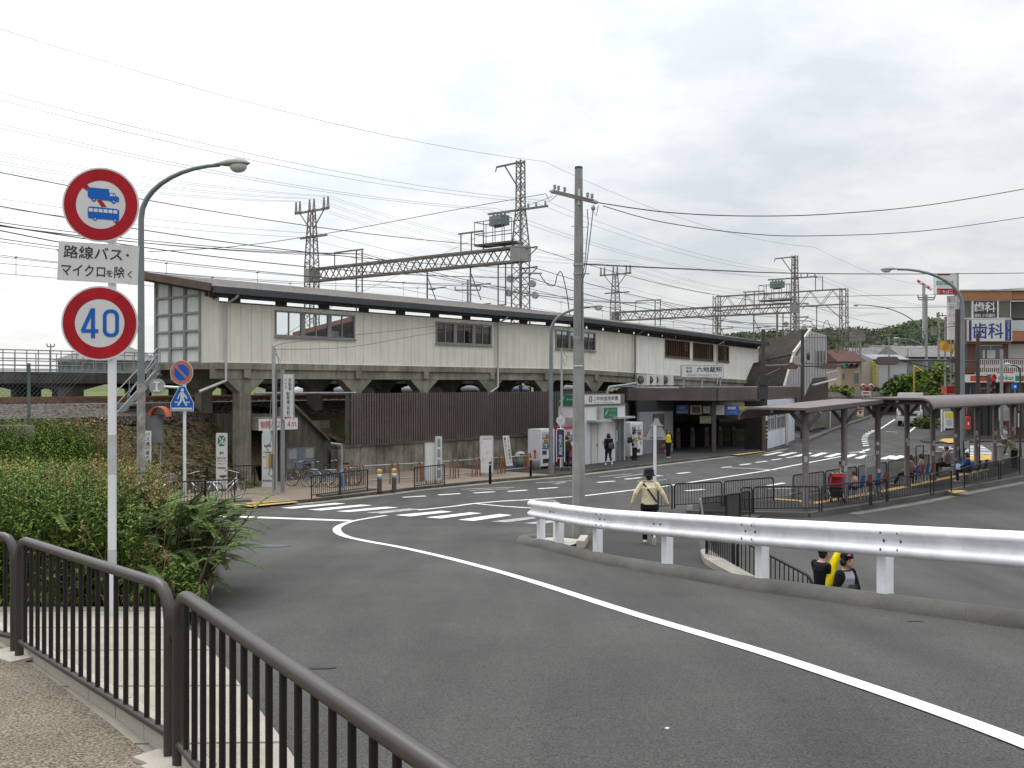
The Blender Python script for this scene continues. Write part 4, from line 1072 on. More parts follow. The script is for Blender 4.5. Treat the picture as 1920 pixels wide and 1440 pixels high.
def lamp(name,label,base,h,ax,ay,post_r,head_len=0.62,m=None,rz_n=9,bend=1.0,coll=True,group='street lamps'):
 """tapered post bending over into an arm (ax, ay horizontal reach) with an oval luminaire"""
 m=m or LAMPP;base=V(base);t=thing(name,label,'street lamp',base,group)
 d=V((ax,ay,0));L=d.length;e=d/L
 mb=MB();P=[base,base+UPZ*h*.5];R_=[post_r,post_r*.9]
 hb=h-L*.62*bend
 P.append(base+UPZ*hb);R_.append(post_r*.75)
 for k in range(1,rz_n+1):
  q=math.pi/2*k/rz_n
  P.append(base+UPZ*(hb+(h-hb)*math.sin(q)**.9)+e*(L*(1-math.cos(q))**.95));R_.append(post_r*(.75-.25*k/rz_n))
 mb.tube(P,R_,10);mb.build('post',m,t)
 tip=P[-1];rot=Matrix.Rotation(math.atan2(e.y,e.x),3,'Z')
 mb=MB();prof=[(-.10,.04,.04),(.0,.065,.06),(.12*head_len,.09,.09),(.35*head_len,.145,.125),(.62*head_len,.165,.125),(.85*head_len,.12,.085),(head_len,.02,.02)]
 vs=[];n=12
 for x,ry,rz_ in prof:
  for j in range(n):a=2*math.pi*j/n;z=math.sin(a)*rz_;vs.append(tip+rot@V((x,ry*math.cos(a),(z if z>0 else z*.35)+.01)))
 mb.add(vs,[(i*n+j,i*n+(j+1)%n,(i+1)*n+(j+1)%n,(i+1)*n+j)for i in range(len(prof)-1)for j in range(n)],0,True)
 mb.build('luminaire',mat('lamp_head',(0.34,0.35,0.33),0.45,0.2,0.06,3),t)
 mb=MB();mb.ell(tip+rot@V((.62*head_len,0,-.03)),(.29*head_len,.135,.135),0,12,8,rot);mb.build('glass_bowl',mat('lamp_bowl',(0.50,0.50,0.46),0.15,0,.05,3,spec=.6),t)
 if coll:mb=MB();mb.cyl(base,base+UPZ*.5,post_r*1.35,10);mb.build('base_sleeve',m,t)
 return t,P
b=V((-7.32,20.0,walkz(20)))
lt,LP0=lamp('street_lamp','tall grey street lamp behind the 40 sign, rising out of the weeds',b,8.42-b.z,1.62,-.25,0.075,.62)
mb=MB();mb.tube([b+UPZ*.2,b+UPZ*3.1],.079,10);mb.build('flaked_paint',mat('flaked_paint',(.22,.20,.18),.8,0,.35,5,col2=(.38,.37,.35),c2scale=6,c2amt=.4),lt)
mb=MB()
for z in(6.78,6.55,6.15,5.2):
 mb.tube([b+UPZ*(z-b.z)+V((-.02,0,0)),b+UPZ*(z-b.z)+V((-.2,-.03,0))],.015,6);mb.ell(b+UPZ*(z-b.z)+V((-.22,-.03,.0)),(.03,.03,.045),0,8,6)
mb.build('insulator',mat('insul_dark',(.06,.06,.065),.5),lt)
b=V((1.78,46.2,0.085))
lamp('street_lamp','grey street lamp on the footway by the vending machines',b,7.55,1.75,-.3,0.105,.62)
b=V((22.9,51.5,0.15))
lamp('street_lamp','tall grey street lamp arching towards the station at the end of the bus island',b,9.9,-3.1,0.6,0.12,.85)
b=V((51,124,rampz(124)));lamp('street_lamp','distant street lamp farthest up the street below the hill',b,8.2,-3.6,0,.10,.8)
b=V((48.2,118,rampz(118)));lamp('street_lamp','distant street lamp in front of the round hill, arm to the left',b,12.0,-7.4,0.5,.10,.9)
b=V((61.0,150,rampz(150)));lamp('street_lamp','small distant street lamp over the grey roofs',b,7.8,-3.6,0.5,.10,.8)
ub=V((1.467,22.3,rampz(22.3)+.07))
pl=thing('utility_pole','weathered concrete utility pole behind the guardrail end','utility pole',ub,'utility poles')
mb=MB();mb.tube([ub-UPZ*.1,ub+UPZ*2,ub+UPZ*5,ub+V((0,0,8.90-ub.z))],[.148,.135,.112,.086],20);mb.build('shaft',POLEC,pl)
mb=MB();z=8.90;mb.tube([ub+UPZ*(z-ub.z-.01),ub+UPZ*(z-ub.z+.03)],[.092,.085],16);mb.build('cap',CONCD,pl)
aL,aR=V((.86,22.5,8.36)),V((1.80,21.95,8.12))
aL,aR=ray(1040,22.7,None,360),ray(1114,21.9,None,378)
mb=MB();mb.beam(aL,aR,.075,.09);mb.build('crossarm',GALVL,pl)
mb=MB()
for f in(.0,.10,.26,.84,.95):p=aL.lerp(aR,f);mb.tube([p+UPZ*.03,p+UPZ*.12],.012,6);mb.lathe([(.0,.17),(.03,.165),(.038,.13),(.025,.11),(.036,.085),(.02,.06)],p,10)
for f,s in((.0,-1),(.97,1)):
 p=aL.lerp(aR,f);q=p+(aR-aL).normalized()*s*.14;mb.tube([p,q],.03,8);mb.ell(p.lerp(q,.5),(.05,.05,.05),0,8,6)
mb.ell(aR+V((-.02,0,-.14)),(.05,.05,.06),0,8,6)
mb.build('insulator',PORC,pl)
mb=MB()
for k,z in enumerate((6.0,5.35,4.75,4.2,7.0,7.6)):
 s=1 if k%2 else-1;mb.tube([ub+V((0,0,z-ub.z)),ub+V((s*.2,-.02,z-ub.z))],.008,6);mb.tube([ub+V((0,0,z-ub.z+.02)),ub+V((-s*.17,0,z-ub.z+.02))],.008,6)
mb.build('step_bolt',GALV,pl)
mb=MB()
for z in(6.75,5.15,6.55):mb=MB();mb.tube([ub+UPZ*(z-ub.z),ub+UPZ*(z-ub.z+.05)],.118,16);mb.build('band',GALV,pl)
mb=MB();q=ray(1101,22.0,None,392)
mb.tube([q,ray(1103,22,None,420),ray(1096,22.1,None,500),ray(1090,22.15,None,520)],.010,5);mb.tube([ray(1113,21.9,None,384),ray(1108,22,None,430),ray(1098,22,None,508),ray(1091,22.13,None,530),ray(1091,22.13,None,640)],.010,5);mb.tube([ray(1122,21.9,None,385),ray(1118,21.9,None,405),ray(1110,21.9,None,392)],.008,5)
mb.tube([ray(1024,22.6,None,364),ray(1030,22.6,None,378),ray(1044,22.6,None,366)],.008,5)
mb.build('service_cable',WIREM,pl)
mb=MB();mb.box((1.467-.02,22.3-.14,4.55),(.20,.006,.03));mb.box((1.467,22.3-.108,8.25),(.05,.02,.35));mb.build('plate',SWHITE,pl)
SP=V((-3.63,9.2,walkz(9.2)))
sp_=thing('road_sign_post','white road sign post with a no trucks or buses disc above a 40 disc','road sign',SP,'road sign posts')
mb=MB();mb.tube([SP,SP+UPZ*(6.0-SP.z)],.0375,16);mb.build('post',WHITEP,sp_)
mb=MB();mb.tube([SP+UPZ*.42,SP+UPZ*.62],.0382,16);mb.tube([SP+UPZ*1.30,SP+UPZ*1.66],.0384,16)
mb.build('tape_mark',mat('grey_sticker',(.42,.43,.42),.7,0,.1,8),sp_)
def frame(px,py,D,yaw,roll=0.0):
 c=ray(px,D,None,py);a=math.radians(yaw);r_=math.radians(roll)
 right=V((math.cos(a),math.sin(a),0));n=V((math.sin(a),-math.cos(a),0))
 rr=right*math.cos(r_)+UPZ*math.sin(r_);uu=n.cross(rr)*1.0
 uu=V((-math.sin(r_)*right.x,-math.sin(r_)*right.y,math.cos(r_)))
 return c,rr,uu,n
def ring(mb,c,rr,uu,n,r0,r1,z,mi=0,seg=48):
 vs=[]
 for q in(r0,r1):
  for k in range(seg):a=2*math.pi*k/seg;vs.append(c+(rr*math.cos(a)+uu*math.sin(a))*q+n*z)
 mb.add(vs,[(k,(k+1)%seg,seg+(k+1)%seg,seg+k)for k in range(seg)],mi)
def flatpoly(mb,c,rr,uu,n,P,z,mi=0,th=0.002):
 Q=[c+rr*x+uu*y+n*z for x,y in P]
 ar=sum(P[i][0]*P[(i+1)%len(P)][1]-P[(i+1)%len(P)][0]*P[i][1]for i in range(len(P)))
 mb.prism(Q if ar>0 else Q[::-1],n*th,mi)if False else mb.add(Q if ar>0 else Q[::-1],[tuple(range(len(P)))],mi)
def disc_sign(px,py,D,r,yaw,parent,red=SRED,edge=True):
 c,rr,uu,n=frame(px,py,D,yaw)
 mb=MB();mb.lathe([(0,-.006),(r,-.006),(r,0)],c,48,0,Matrix((rr,uu,n)).transposed(),smooth=False);ring(mb,c,rr,uu,n,.001,r,0.0)
 d=mb.build('disc',SWHITE,parent)
 mb=MB();ring(mb,c,rr,uu,n,r*.645,r*.955,.002);mb.build('red_ring',red,d)
 return d,c,rr,uu,n
d1,c,rr,uu,n=disc_sign(189,384,9.12,.336,5,sp_)
k=.00162
def zp(P):return[((x-567)*k,-(y-430)*k)for x,y in P]
mb=MB()
for P in([(465,332),(487,308),(505,333),(505,362)],[(545,404),(570,404),(600,442),(572,442)],[(640,523),(660,519),(690,540),(662,565)]):mb=MB();flatpoly(mb,c,rr,uu,n,zp(P),.0025);mb.build('red_slash',SRED,d1)
mb=MB()
def circ(x,y,r):return[(x+r*math.cos(a),y+r*math.sin(a))for a in frange(0,2*math.pi-.52,11)]
flatpoly(mb,c,rr,uu,n,zp([(497,333),(612,343),(612,407),(560,404),(545,400),(512,398),(497,384)]),.003)
flatpoly(mb,c,rr,uu,n,zp([(612,362),(642,364),(652,382),(665,388),(665,414),(612,410)]),.0031)
for x,y,r in((530,402,12),(637,411,13)):flatpoly(mb,c,rr,uu,n,zp(circ(x,y,r)),.0032)
flatpoly(mb,c,rr,uu,n,zp([(502,442),(515,440),(655,452),(666,460),(666,517),(655,516),(503,506),(497,496),(497,450)]),.003)
for x,y,r in((536,508,11),(645,516,11)):flatpoly(mb,c,rr,uu,n,zp(circ(x,y,r)),.0032)
mb.build('truck_and_bus',SBLUE,d1)
mb=MB()
for x in range(6):flatpoly(mb,c,rr,uu,n,zp([(503+x*26.5,449+x*2),(524+x*26.5,450+x*2),(524+x*26.5,469+x*2),(503+x*26.5,467+x*2)]),.0036)
flatpoly(mb,c,rr,uu,n,zp([(617,367),(632,368),(632,382),(617,381)]),.0036);flatpoly(mb,c,rr,uu,n,zp([(636,369),(641,370),(648,382),(636,382)]),.0036)
for x,y in((530,402),(637,411),(536,508),(645,516)):flatpoly(mb,c,rr,uu,n,zp(circ(x,y,4)),.0037)
mb.build('window_mark',SWHITE,d1)
d2,c,rr,uu,n=disc_sign(187,606,9.12,.336,5,sp_)
mb=MB()
def stroke(P,w,z,closed=False):
 Q=[c+rr*x+uu*y+n*z for x,y in P]
 for p_,q_ in zip(Q,Q[1:]+(Q[:1]if closed else[])):e_=(q_-p_).normalized()*w*.5;mb.beam(p_-e_*.55,q_+e_*.55,w,.002,up=n)
def rrect(w_,h_,r_):
 P=[]
 for cx_,cy_,a0 in((w_-r_,h_-r_,0),(-w_+r_,h_-r_,90),(-w_+r_,-h_+r_,180),(w_-r_,-h_+r_,270)):
  for k_ in range(7):a_=math.radians(a0+15*k_);P.append((.098+cx_+r_*math.cos(a_),cy_+r_*math.sin(a_)))
 return P
o1,o2=rrect(.070,.125,.062),rrect(.038,.093,.032);nq=len(o1)
for k_ in range(nq):j_=(k_+1)%nq;mb.add([c+rr*x+uu*y+n*.0045 for x,y in(o1[k_],o1[j_],o2[j_],o2[k_])],[(0,1,2,3)])
stroke([(-.058,-.125),(-.058,.125)],.034,.004);stroke([(-.066,.118),(-.148,-.066)],.032,.0045);stroke([(-.148,-.070),(-.02,-.070)],.031,.005)
mb.build('number',SBLUE,d2)
c,rr,uu,n=frame(184.5,493,9.125,9,-2.6)
mb=MB();w,h=.345,.175
mb.hexa([c+rr*(i*w)+uu*(q*h)+n*j for q in(-1,1)for i,j in((-1,0),(1,0),(1,-.004),(-1,-.004))])
pt=mb.build('plate',SWHITE,sp_)
text('路線バス･',.115,c+uu*.086-rr*.02,rr,uu,SBLACK,pt,w=.56,bold=.012);text('マイクロ',.105,c-uu*.075-rr*.125,rr,uu,SBLACK,pt,w=.375,bold=.012);text('を',.062,c-uu*.088+rr*.10,rr,uu,SBLACK,pt,bold=.012);text('除',.108,c-uu*.075+rr*.185,rr,uu,SBLACK,pt,w=.09,bold=.012);text('く',.066,c-uu*.088+rr*.275,rr,uu,SBLACK,pt,bold=.012)
mb=MB()
for z in(5.78,5.62,4.9,4.72):mb.tube([SP+UPZ*(z-SP.z),SP+UPZ*(z-SP.z+.04)],.045,12)
mb.build('clamp',GALV,sp_)
q=V((-11.05,34.2,.085));qs=thing('crossing_sign_post','white post with a no parking disc above a blue pedestrian crossing triangle','road sign',q,'road sign posts')
mb=MB();mb.tube([q,q+UPZ*4.55],.055,12);mb.build('post',WHITEP,qs)
d3,c,rr,uu,n=disc_sign(340.5,698.5,34.05,.415,-10,qs,SRED2)
mb=MB();ring(mb,c,rr,uu,n,.001,.275,.003);mb.build('blue_field',SBLUE,d3)
mb=MB();flatpoly(mb,c,rr,uu,n,[(-.23,.17),(-.17,.23),(.23,-.17),(.17,-.23)],.005);mb.build('slash',SRED2,d3)
c,rr,uu,n=frame(341.5,748,34.05,-8)
tri=lambda s:[(-.10*s,.44*s),(.10*s,.44*s),(.42*s,-.14*s),(.41*s,-.41*s),(-.41*s,-.41*s),(-.42*s,-.14*s)]
mb=MB();mb.prism([c+rr*x+uu*y for x,y in tri(1.0)][::-1],n*-.01);flatpoly(mb,c,rr,uu,n,tri(1.0),.001);tr=mb.build('triangle',SWHITE,qs)
mb=MB();flatpoly(mb,c,rr,uu,n,tri(.94),.003);mb.build('blue_field',SBLUE,tr)
mb=MB();F2=lambda P:flatpoly(mb,c,rr,uu,n,P,.006)
F2([(-.36,-.36),(.36,-.36),(.36,-.29),(-.36,-.29)]);F2([(-.26,-.13),(-.14,-.13),(-.14,-.09),(-.26,-.09)]);F2([(.14,-.13),(.27,-.13),(.27,-.09),(.14,-.09)])
F2([(x*.058+.01,y*.062+.30)for x,y in circ(0,0,1)])
F2([(-.06,.23),(.06,.23),(.075,.0),(-.055,.0)]);F2([(-.06,.22),(-.02,.16),(-.10,.10),(-.13,-.01),(-.17,.0),(-.13,.13)]);F2([(.05,.22),(.16,.09),(.19,.02),(.15,.0),(.10,.07),(.03,.13)])
F2([(-.055,.02),(.02,.02),(-.01,-.09),(-.13,-.24),(-.18,-.21),(-.09,-.08)]);F2([(.0,.02),(.075,.02),(.10,-.08),(.19,-.21),(.14,-.24),(.04,-.09)])
mb.build('walking_figure',SWHITE,tr)
mb=MB();c=ray(295,34.2,None,725);mb.tube([c+V((0,-.03,0)),c+V((0,.03,0))],.27,24);bk=mb.build('sign_back',SIGNBK,qs)
mb=MB();mb.tube([c+V((.25,-.05,0)),ray(345,34.1,None,727)],.04,8);mb.box(c+V((0,-.05,0)),(.07,.03,.34));mb.box(c+V((0,-.052,.14)),(.22,.03,.05));mb.box(c+V((0,-.052,-.14)),(.22,.03,.05));mb.build('arm',WHITEP,bk)
mr=thing('traffic_mirror','back of a traffic mirror with an orange hood on the embankment','traffic mirror',ray(298,37.5,1.2))
c=ray(302,37.5,None,782);mb=MB();mb.tube([c+V((-.3,.1,.05)),c+V((-.22,.1,-.95))],.30,18);mb.build('mirror_back',mat('mirror_grey',(.13,.135,.14),.5,.2,.15,3),mr)
mb=MB();vs=[]
for k in range(9):
 a=math.pi*k/8
 for q_ in(0,1):vs.append(c+V((-.02+.33*math.cos(a),-.35+q_*.6,.02+.38*math.sin(a))))
for k in range(9):
 a=math.pi*k/8
 for q_ in(0,1):vs.append(c+V((-.02+.30*math.cos(a),-.35+q_*.6,.02+.35*math.sin(a))))
mb.add(vs,[(2*i,2*i+1,2*i+3,2*i+2)for i in range(8)]+[(18+2*i+2,18+2*i+3,18+2*i+1,18+2*i)for i in range(8)]+[(2*i,2*i+2,20+2*i,18+2*i)for i in range(8)],0,True)
mb.build('hood',mat('hood_orange',(.42,.085,.04),.55,0,.15,3),mr)
mb=MB();mb.tube([c+V((-.1,.2,-.3)),V((c.x-.1,c.y+.2,.4))],.04,8);mb.build('post',GALV,mr)
def upright(name,label,px0,px1,y0,y1,D,zg,lines,m=SWHITE,yaw=0,lean=0.0):
 c=ray((px0+px1)/2,D,None,(y0+y1)/2);w=(px1-px0)/F*D;h=(y1-y0)/F*D
 right=V((math.cos(yaw),math.sin(yaw),0));upv=V((0,lean,1)).normalized()
 t,c,r_,n=board(name,label,'sign',c,right,w,h,m,.04)
 mb=MB()
 for x in(-.42,.42):p=c+r_*x*w-n*.06;mb.tube([p+UPZ*h*.3,V((p.x,p.y,zg-.05))],.025,6)
 mb.build('leg',GALV,t)
 for(tx,x,y,hh,ww,mm)in lines:text(tx,hh*h,c+r_*x*w+UPZ*y*h+n*.003,r_,UPZ,mm,t,w=ww*w,bold=.01)
 return t,c,r_,n,w,h
def vert(tx):return '\n'.join(tx)
upright('notice_board','white upright board with black vertical lettering half hidden by weeds',258,283,808,882,33.5,walkz(33),[(vert('バス通行者の通行'),.25,.0,.92,.34,SBLACK),(vert('ご遠慮ください'),-.22,-.02,.82,.30,SBLACK)])
t,c,r_,n,w,h=upright('notice_board','white upright board with a green crossed square above the bicycles',405,426,812,916,38.2,.09,[('警告',0,.14,.05,.4,SBLACK),('自転車等の放置は',0,.05,.028,.8,SBLACK),('禁止されています',0,.0,.028,.8,SBLACK),('撤去します',0,-.05,.028,.6,mat('txt_red',(.4,.08,.05),.5)),('保管場所',0,-.13,.04,.8,SBLACK)])
mb=MB();mb.hexa([c+r_*(i*w*.34)+n*j+UPZ*(h*.36+q_*h*.095)for q_ in(-1,1)for i,j in((-1,.005),(1,.005),(1,.001),(-1,.001))]);gs=mb.build('green_square',mat('board_green',(.02,.16,.085),.5),t)
mb=MB();e=h*.095;f_=w*.34
for s in(-1,1):mb.beam(c+UPZ*(h*.36)+n*.008+r_*f_*s-UPZ*e,c+UPZ*(h*.36)+n*.008-r_*f_*s+UPZ*e,.035,.004,up=n)
mb.lathe([(.05,.008),(.075,.008)],c+UPZ*(h*.33)+r_*.06,14,0,Matrix((r_,UPZ,n)).transposed());mb.build('cross',SWHITE,gs)
upright('notice_board','tall white upright board with small print beside the meter pole',491,513,813,917,40.0,.09,[('六地蔵',0,.40,.06,.6,mat('txt_grn',(.1,.25,.2),.5)),('駐輪場',0,.28,.05,.6,SBLACK),('ご利用案内',0,.16,.035,.8,SBLACK),('料金　一日',0,.08,.03,.8,SBLACK),('お問合せ',0,-.12,.03,.7,SBLACK),('管理事務所',0,-.35,.04,.85,SBLACK)])
q=V((-8.72,37.25,.085));mp=thing('meter_pole','slim steel service pole with meter boxes and cables','utility pole',q,'utility poles')
mb=MB();mb.tube([q,q+UPZ*2.6,V((q.x-.05,q.y,5.55))],[.10,.09,.055],10);mb.build('shaft',GREYM,mp)
mb=MB();mb.box(q+V((-.25,-.12,2.15)),(.28,.22,.45));mb.build('meter_box',mat('meter_grey',(.42,.45,.45),.5),mp)
mb=MB();mb.box(q+V((-.22,-.12,1.25)),(.12,.16,.5));mb.box(q+V((-.13,-.12,1.25)),(.09,.18,.52),1);mb.build('switch_box',[mat('sw_cream',(.4,.37,.3),.5),mat('sw_ochre',(.28,.15,.03),.6)],mp)
mb=MB()
mb.tube([q+V((-.1,-.1,3.6)),q+V((-.16,-.12,2.6)),q+V((-.14,-.12,1.9)),q+V((-.28,-.12,1.75)),q+V((-.2,-.12,1.6))],.018,6);mb.tube([q+V((-.12,-.12,1.0)),q+V((-.2,-.14,.75)),q+V((-.05,-.12,.65))],.02,6)
mb.tube([q+V((.08,-.05,4.6)),q+V((.06,-.08,2.5)),q+V((.02,-.1,.2))],.03,6);mb.tube([q+V((.0,0,5.4)),q+V((.12,0,5.0)),q+V((.15,0,4.8)),q+V((.02,0,4.5))],.012,5);mb.tube([q+V((.0,0,5.2)),q+V((.2,0,4.95)),q+V((.18,0,4.6)),q+V((.05,0,4.4))],.01,5)
mb.build('cable',mat('cable_grey',(.12,.12,.12),.6),mp)
q=V((-8.60,38.0,.085));ps=thing('parking_sign','tall white lightbox sign for the bicycle park on a galvanised post','sign',q)
mb=MB();mb.beam(q,q+UPZ*4.6,.13,.13);mb.build('post',GALV,ps)
c=ray(541,37.9,None,744.5);mb=MB();mb.box(c,(.36,.16,1.70));bx=mb.build('box',SWHITE,ps)
mb=MB()
for z in(.72,-.55):mb.box(V((q.x+.12,37.95,c.z+z)),(.14,.05,.05))
mb.build('bracket',GALV,ps)
mb=MB();mb.box(c+V((.19,.02,0)),(.02,.14,1.72));mb.build('edge',GREYM,bx)
rx=V((1,0,0));pc=c+V((0,-.0805,0))
text(vert('自転車'),.46,pc+V((.07,0,.48)),rx,UPZ,SBLACK,bx,w=.115,bold=.012);text(vert('バイク'),.42,pc+V((-.085,0,.5)),rx,UPZ,SBLACK,bx,w=.10,bold=.012);text(vert('駐車場'),.46,pc+V((.0,0,-.03)),rx,UPZ,SBLACK,bx,w=.13,bold=.012);text('︵\n有\n料\n︶',.44,pc+V((.01,0,-.50)),rx,UPZ,SBLACK,bx,w=.12,bold=.012)
mb=MB();ac_=pc+V((-.01,-.003,-.77));mb.prism([ac_+V(p)for p in((.13,0,.018),(-.05,0,.018),(-.05,0,.05),(-.15,0,0),(-.05,0,-.05),(-.05,0,-.018),(.13,0,-.018))][::-1],(0,.002,0));mb.build('arrow',SRED,bx)
SWZ=.085
def Gs(px,py):return G(px,py,lambda y:SWZ)
BR='black railings on the station footway'
railing(V((-13.5,38.5,SWZ+.05)),V((-11.8,39.1,SWZ+.05)),'black railing under the bank behind the white post',.82,.10,None,BR,lift=.1,rad=.02)
railing(V((-11.75,39.12,SWZ+.05)),V((-10.1,39.75,SWZ+.05)),'black railing at the foot of the leafy bank left of the meter pole',.82,.10,None,BR,lift=.1,rad=.02)
railing(Gs(326,949),Gs(384,946),'black kerbside railing behind the weeds with a bicycle leaning on it',.80,.10,None,BR,rad=.03)
railing(Gs(386,946),Gs(440,942.5),'black kerbside railing end beside the two parked bicycles',.80,.10,None,BR,rad=.03)
railing(Gs(584,938)+UPZ*.05,Gs(636,931)+UPZ*.05,'black railing left of the pair on the raised kerb nose, blue bicycle behind',.80,.10,None,BR,rad=.03)
railing(Gs(639,930)+UPZ*.05,Gs(689,923)+UPZ*.05,'black railing right of the pair on the raised kerb nose, next to the yellow bollards',.80,.10,None,BR,rad=.03)
railing(Gs(777,917.5),Gs(833,910.5),'short black railing in front of the white cabinet board',.84,.10,None,BR,rad=.03)
bo=thing('bollard','black and silver bollard with yellow top, left of a pair','bollard',Gs(711.5,923),'yellow topped bollards')
mb=MB();mb.lathe([(0,0),(.115,0),(.115,.03),(.09,.035),(.09,.50),(0,.50)],(0,0,0),14);mb.build('shaft',BLACKM,bo,local=True)
mb=MB();mb.lathe([(0,.50),(.088,.50),(.088,.70),(0,.70)],(0,0,0),14);mb.build('band',mat('silver_band',(.5,.5,.5),.4,.3),bo,local=True)
mb=MB();mb.lathe([(0,.70),(.092,.70),(.10,.72),(.10,.80),(.09,.84),(.05,.87),(0,.875)],(0,0,0),14);mb.build('cap',mat('cap_yellow',(.42,.27,.03),.5,0,.2,6),bo,local=True)
clone(bo,Gs(739,921),0,'black and silver bollard with yellow top, right of a pair')
tb=thing('bollard','thin all black post standing alone between the white boards','bollard',Gs(919,907),'thin black posts');mb=MB();mb.lathe([(0,0),(.055,0),(.055,.86),(.04,.9),(0,.9)],(0,0,0),12);mb.build('shaft',BLACKM,tb,local=True);mb=MB();mb.cyl((0,0,.76),(0,0,.82),.058,12);mb.build('band',mat('band_white',(.4,.4,.4),.5),tb,local=True)
t2=clone(tb,Gs(995,893.5),0,'thin black post with a yellow collar beside the vending machine');mb=MB();mb.cyl((0,0,.72),(0,0,.84),.085,12);mb.build('collar',mat('cap_yellow',(.42,.27,.03)),t2,local=True)
bb=thing('banner_cone','blue and white wrapped marker post behind the railing','marker',Gs(641,920));p=Gs(641,920);mb=MB();mb.tube([p,p+UPZ*.35,p+UPZ*.8,p+UPZ*.95],[.13,.10,.06,.02],10);mb.build('wrap',mat('wrap_blue',(.05,.10,.26),.7,0,.3,5,col2=(.35,.37,.4),c2scale=3,c2amt=.4),bb)
mb=MB();mb.tube([p,p+UPZ*1.75],.035,8);p2=V((p.x-.45,p.y+.2,p.z+1.8));mb.tube([p+UPZ*1.75,p2],.035,8);mb.build('pipe',GALV,bb)
rk=thing('bike_rack','rusty orange hoop of the cycle stand nearest the underpass','cycle rack',(0,0,0),'rusty orange cycle hoops along the wall')
mb=MB()
for x in(-.16,.16):
 mb.tube([V((x-.10,0,0)),V((x-.09,0,.5))]+[V((x+.10*-math.cos(a)*.9,0,.55+.18*math.sin(a)))for a in frange(0,math.pi,8)]+[V((x+.09,0,.5)),V((x+.10,0,0))],.028,8)
mb.build('hoop',mat('rack_orange',(.25,.115,.05),.7,.1,.25,5,col2=(.14,.07,.04),c2scale=3),rk,local=True)
for i,(px,py)in enumerate(((646,912),(673,910),(740,907),(791,903),(852,897),(893,893.5),(940,888),(989,883))):
 p=G(px,py,lambda y:SWZ)
 if i==0:rk.location=p;rk.rotation_euler=(0,0,.88);rk.scale=(1,1,1.12)
 else:clone(rk,p,.88,'rusty orange hoop of the cycle stand, %s from the underpass'%('second','third','fourth','fifth','sixth','seventh','eighth')[i-1],(1,1,1.12))
wr=thing('pipe_rail','low galvanised two pipe rail along the retaining wall','railing',Gs(800,900))
mb=MB();tp=[(678,874,41.4),(795,868,42.9),(907,860,45.6),(988,854.5,47.6)];bt=[(690,901,41.4),(800,894,42.9),(905,885,45.6),(986,877,47.6)]
for P in(tp,bt):mb.tube([ray(x,D,None,y)for x,y,D in P],.028,8)
mb.build('pipe',GALV,wr)
mb=MB()
for x,y,D in tp:p=ray(x,D,None,y);mb.tube([p,V((p.x,p.y,SWZ))],.026,8)
mb.build('post',GALV,wr)
def bd2(name,label,px0,px1,y0,y1,D,lines,yaw=.3,m=SWHITE):
 c=ray((px0+px1)/2,D,None,(y0+y1)/2);w=(px1-px0)/F*D/math.cos(yaw);h=(y1-y0)/F*D
 r0=V((math.cos(yaw),math.sin(yaw),0));t,c,r_,n=board(name,label,'notice board',c,r0,w,h,m,.08,fr=mat('frame_pale',(.45,.45,.44),.5))
 for(tx,x,y,hh,ww,mm)in lines:text(tx,hh*h,c+r_*x*w+UPZ*y*h+n*.004,r_,UPZ,mm,t,w=ww*w,bold=.008)
 mb=MB()
 for x in(-.4,.4):p=c+r_*x*w-n*.04;mb.tube([p-UPZ*h*.49,V((p.x,p.y,SWZ))],.03,6)
 mb.build('leg',GALV,t)
 return t,c,r_,n,w,h
GRT=mat('txt_grey',(.16,.16,.16),.6)
bd2('cabinet_board','low white cabinet board with blank door behind the short railing',798,817,831,900,41.2,[('',0,0,.1,.1,GRT)])
t,c,r_,n,w,h=bd2('cabinet_board','tall narrow white frame with three openings beside the cabinet board',817.5,828,819,900,41.2,[])
mb=MB()
for k in range(4):
 z=h*(.36-.24*k);mb.hexa([c+r_*(i*w*.28)+n*j+UPZ*(z+q_*h*.095)for q_ in(-1,1)for i,j in((-1,.006),(1,.006),(1,.001),(-1,.001))])
mb.build('opening',mat('cab_grey',(.22,.22,.22),.6),t)
t,c,r_,n,w,h=bd2('map_board','white area map board standing against the retaining wall',901,924,818,886,44.8,[('六地蔵駅周辺案内図',0,.43,.035,.8,GRT)])
mb=MB()
for k in range(14):
 a=(RN.uniform(-.4,.4),RN.uniform(-.35,.35));e=(a[0]+RN.uniform(-.2,.2),a[1]+RN.uniform(-.15,.15));e=(max(-.42,min(.42,e[0])),max(-.4,min(.36,e[1])));mb.beam(c+n*.006+r_*a[0]*w+UPZ*a[1]*h,c+n*.006+r_*e[0]*w+UPZ*e[1]*h,.015,.004,up=n)
mb.build('map_line',mat('map_tan',(.30,.29,.2),.6),t)
c=ray(952,46.0,None,845);rl=V((.85,.52,0));t,c,r_,n=board('leaning_sign','narrow white sign with black vertical lettering leaning on the wall','sign',c,rl,.34,1.38,SWHITE,.03,up=V((-.12,0,1)).normalized())
text(vert('ここに自転車を'),1.18,c+r_*.08+n*.004,r_,V((-.12,0,1)).normalized(),SBLACK,t,w=.12,bold=.012);text(vert('置かないで下さい'),1.22,c-r_*.08+n*.004,r_,V((-.12,0,1)).normalized(),SBLACK,t,w=.12,bold=.012)
p=G(976,878,lambda y:SWZ);tb=thing('litter_bin','grey green dome topped litter bin by the pipe rail','litter bin',p)
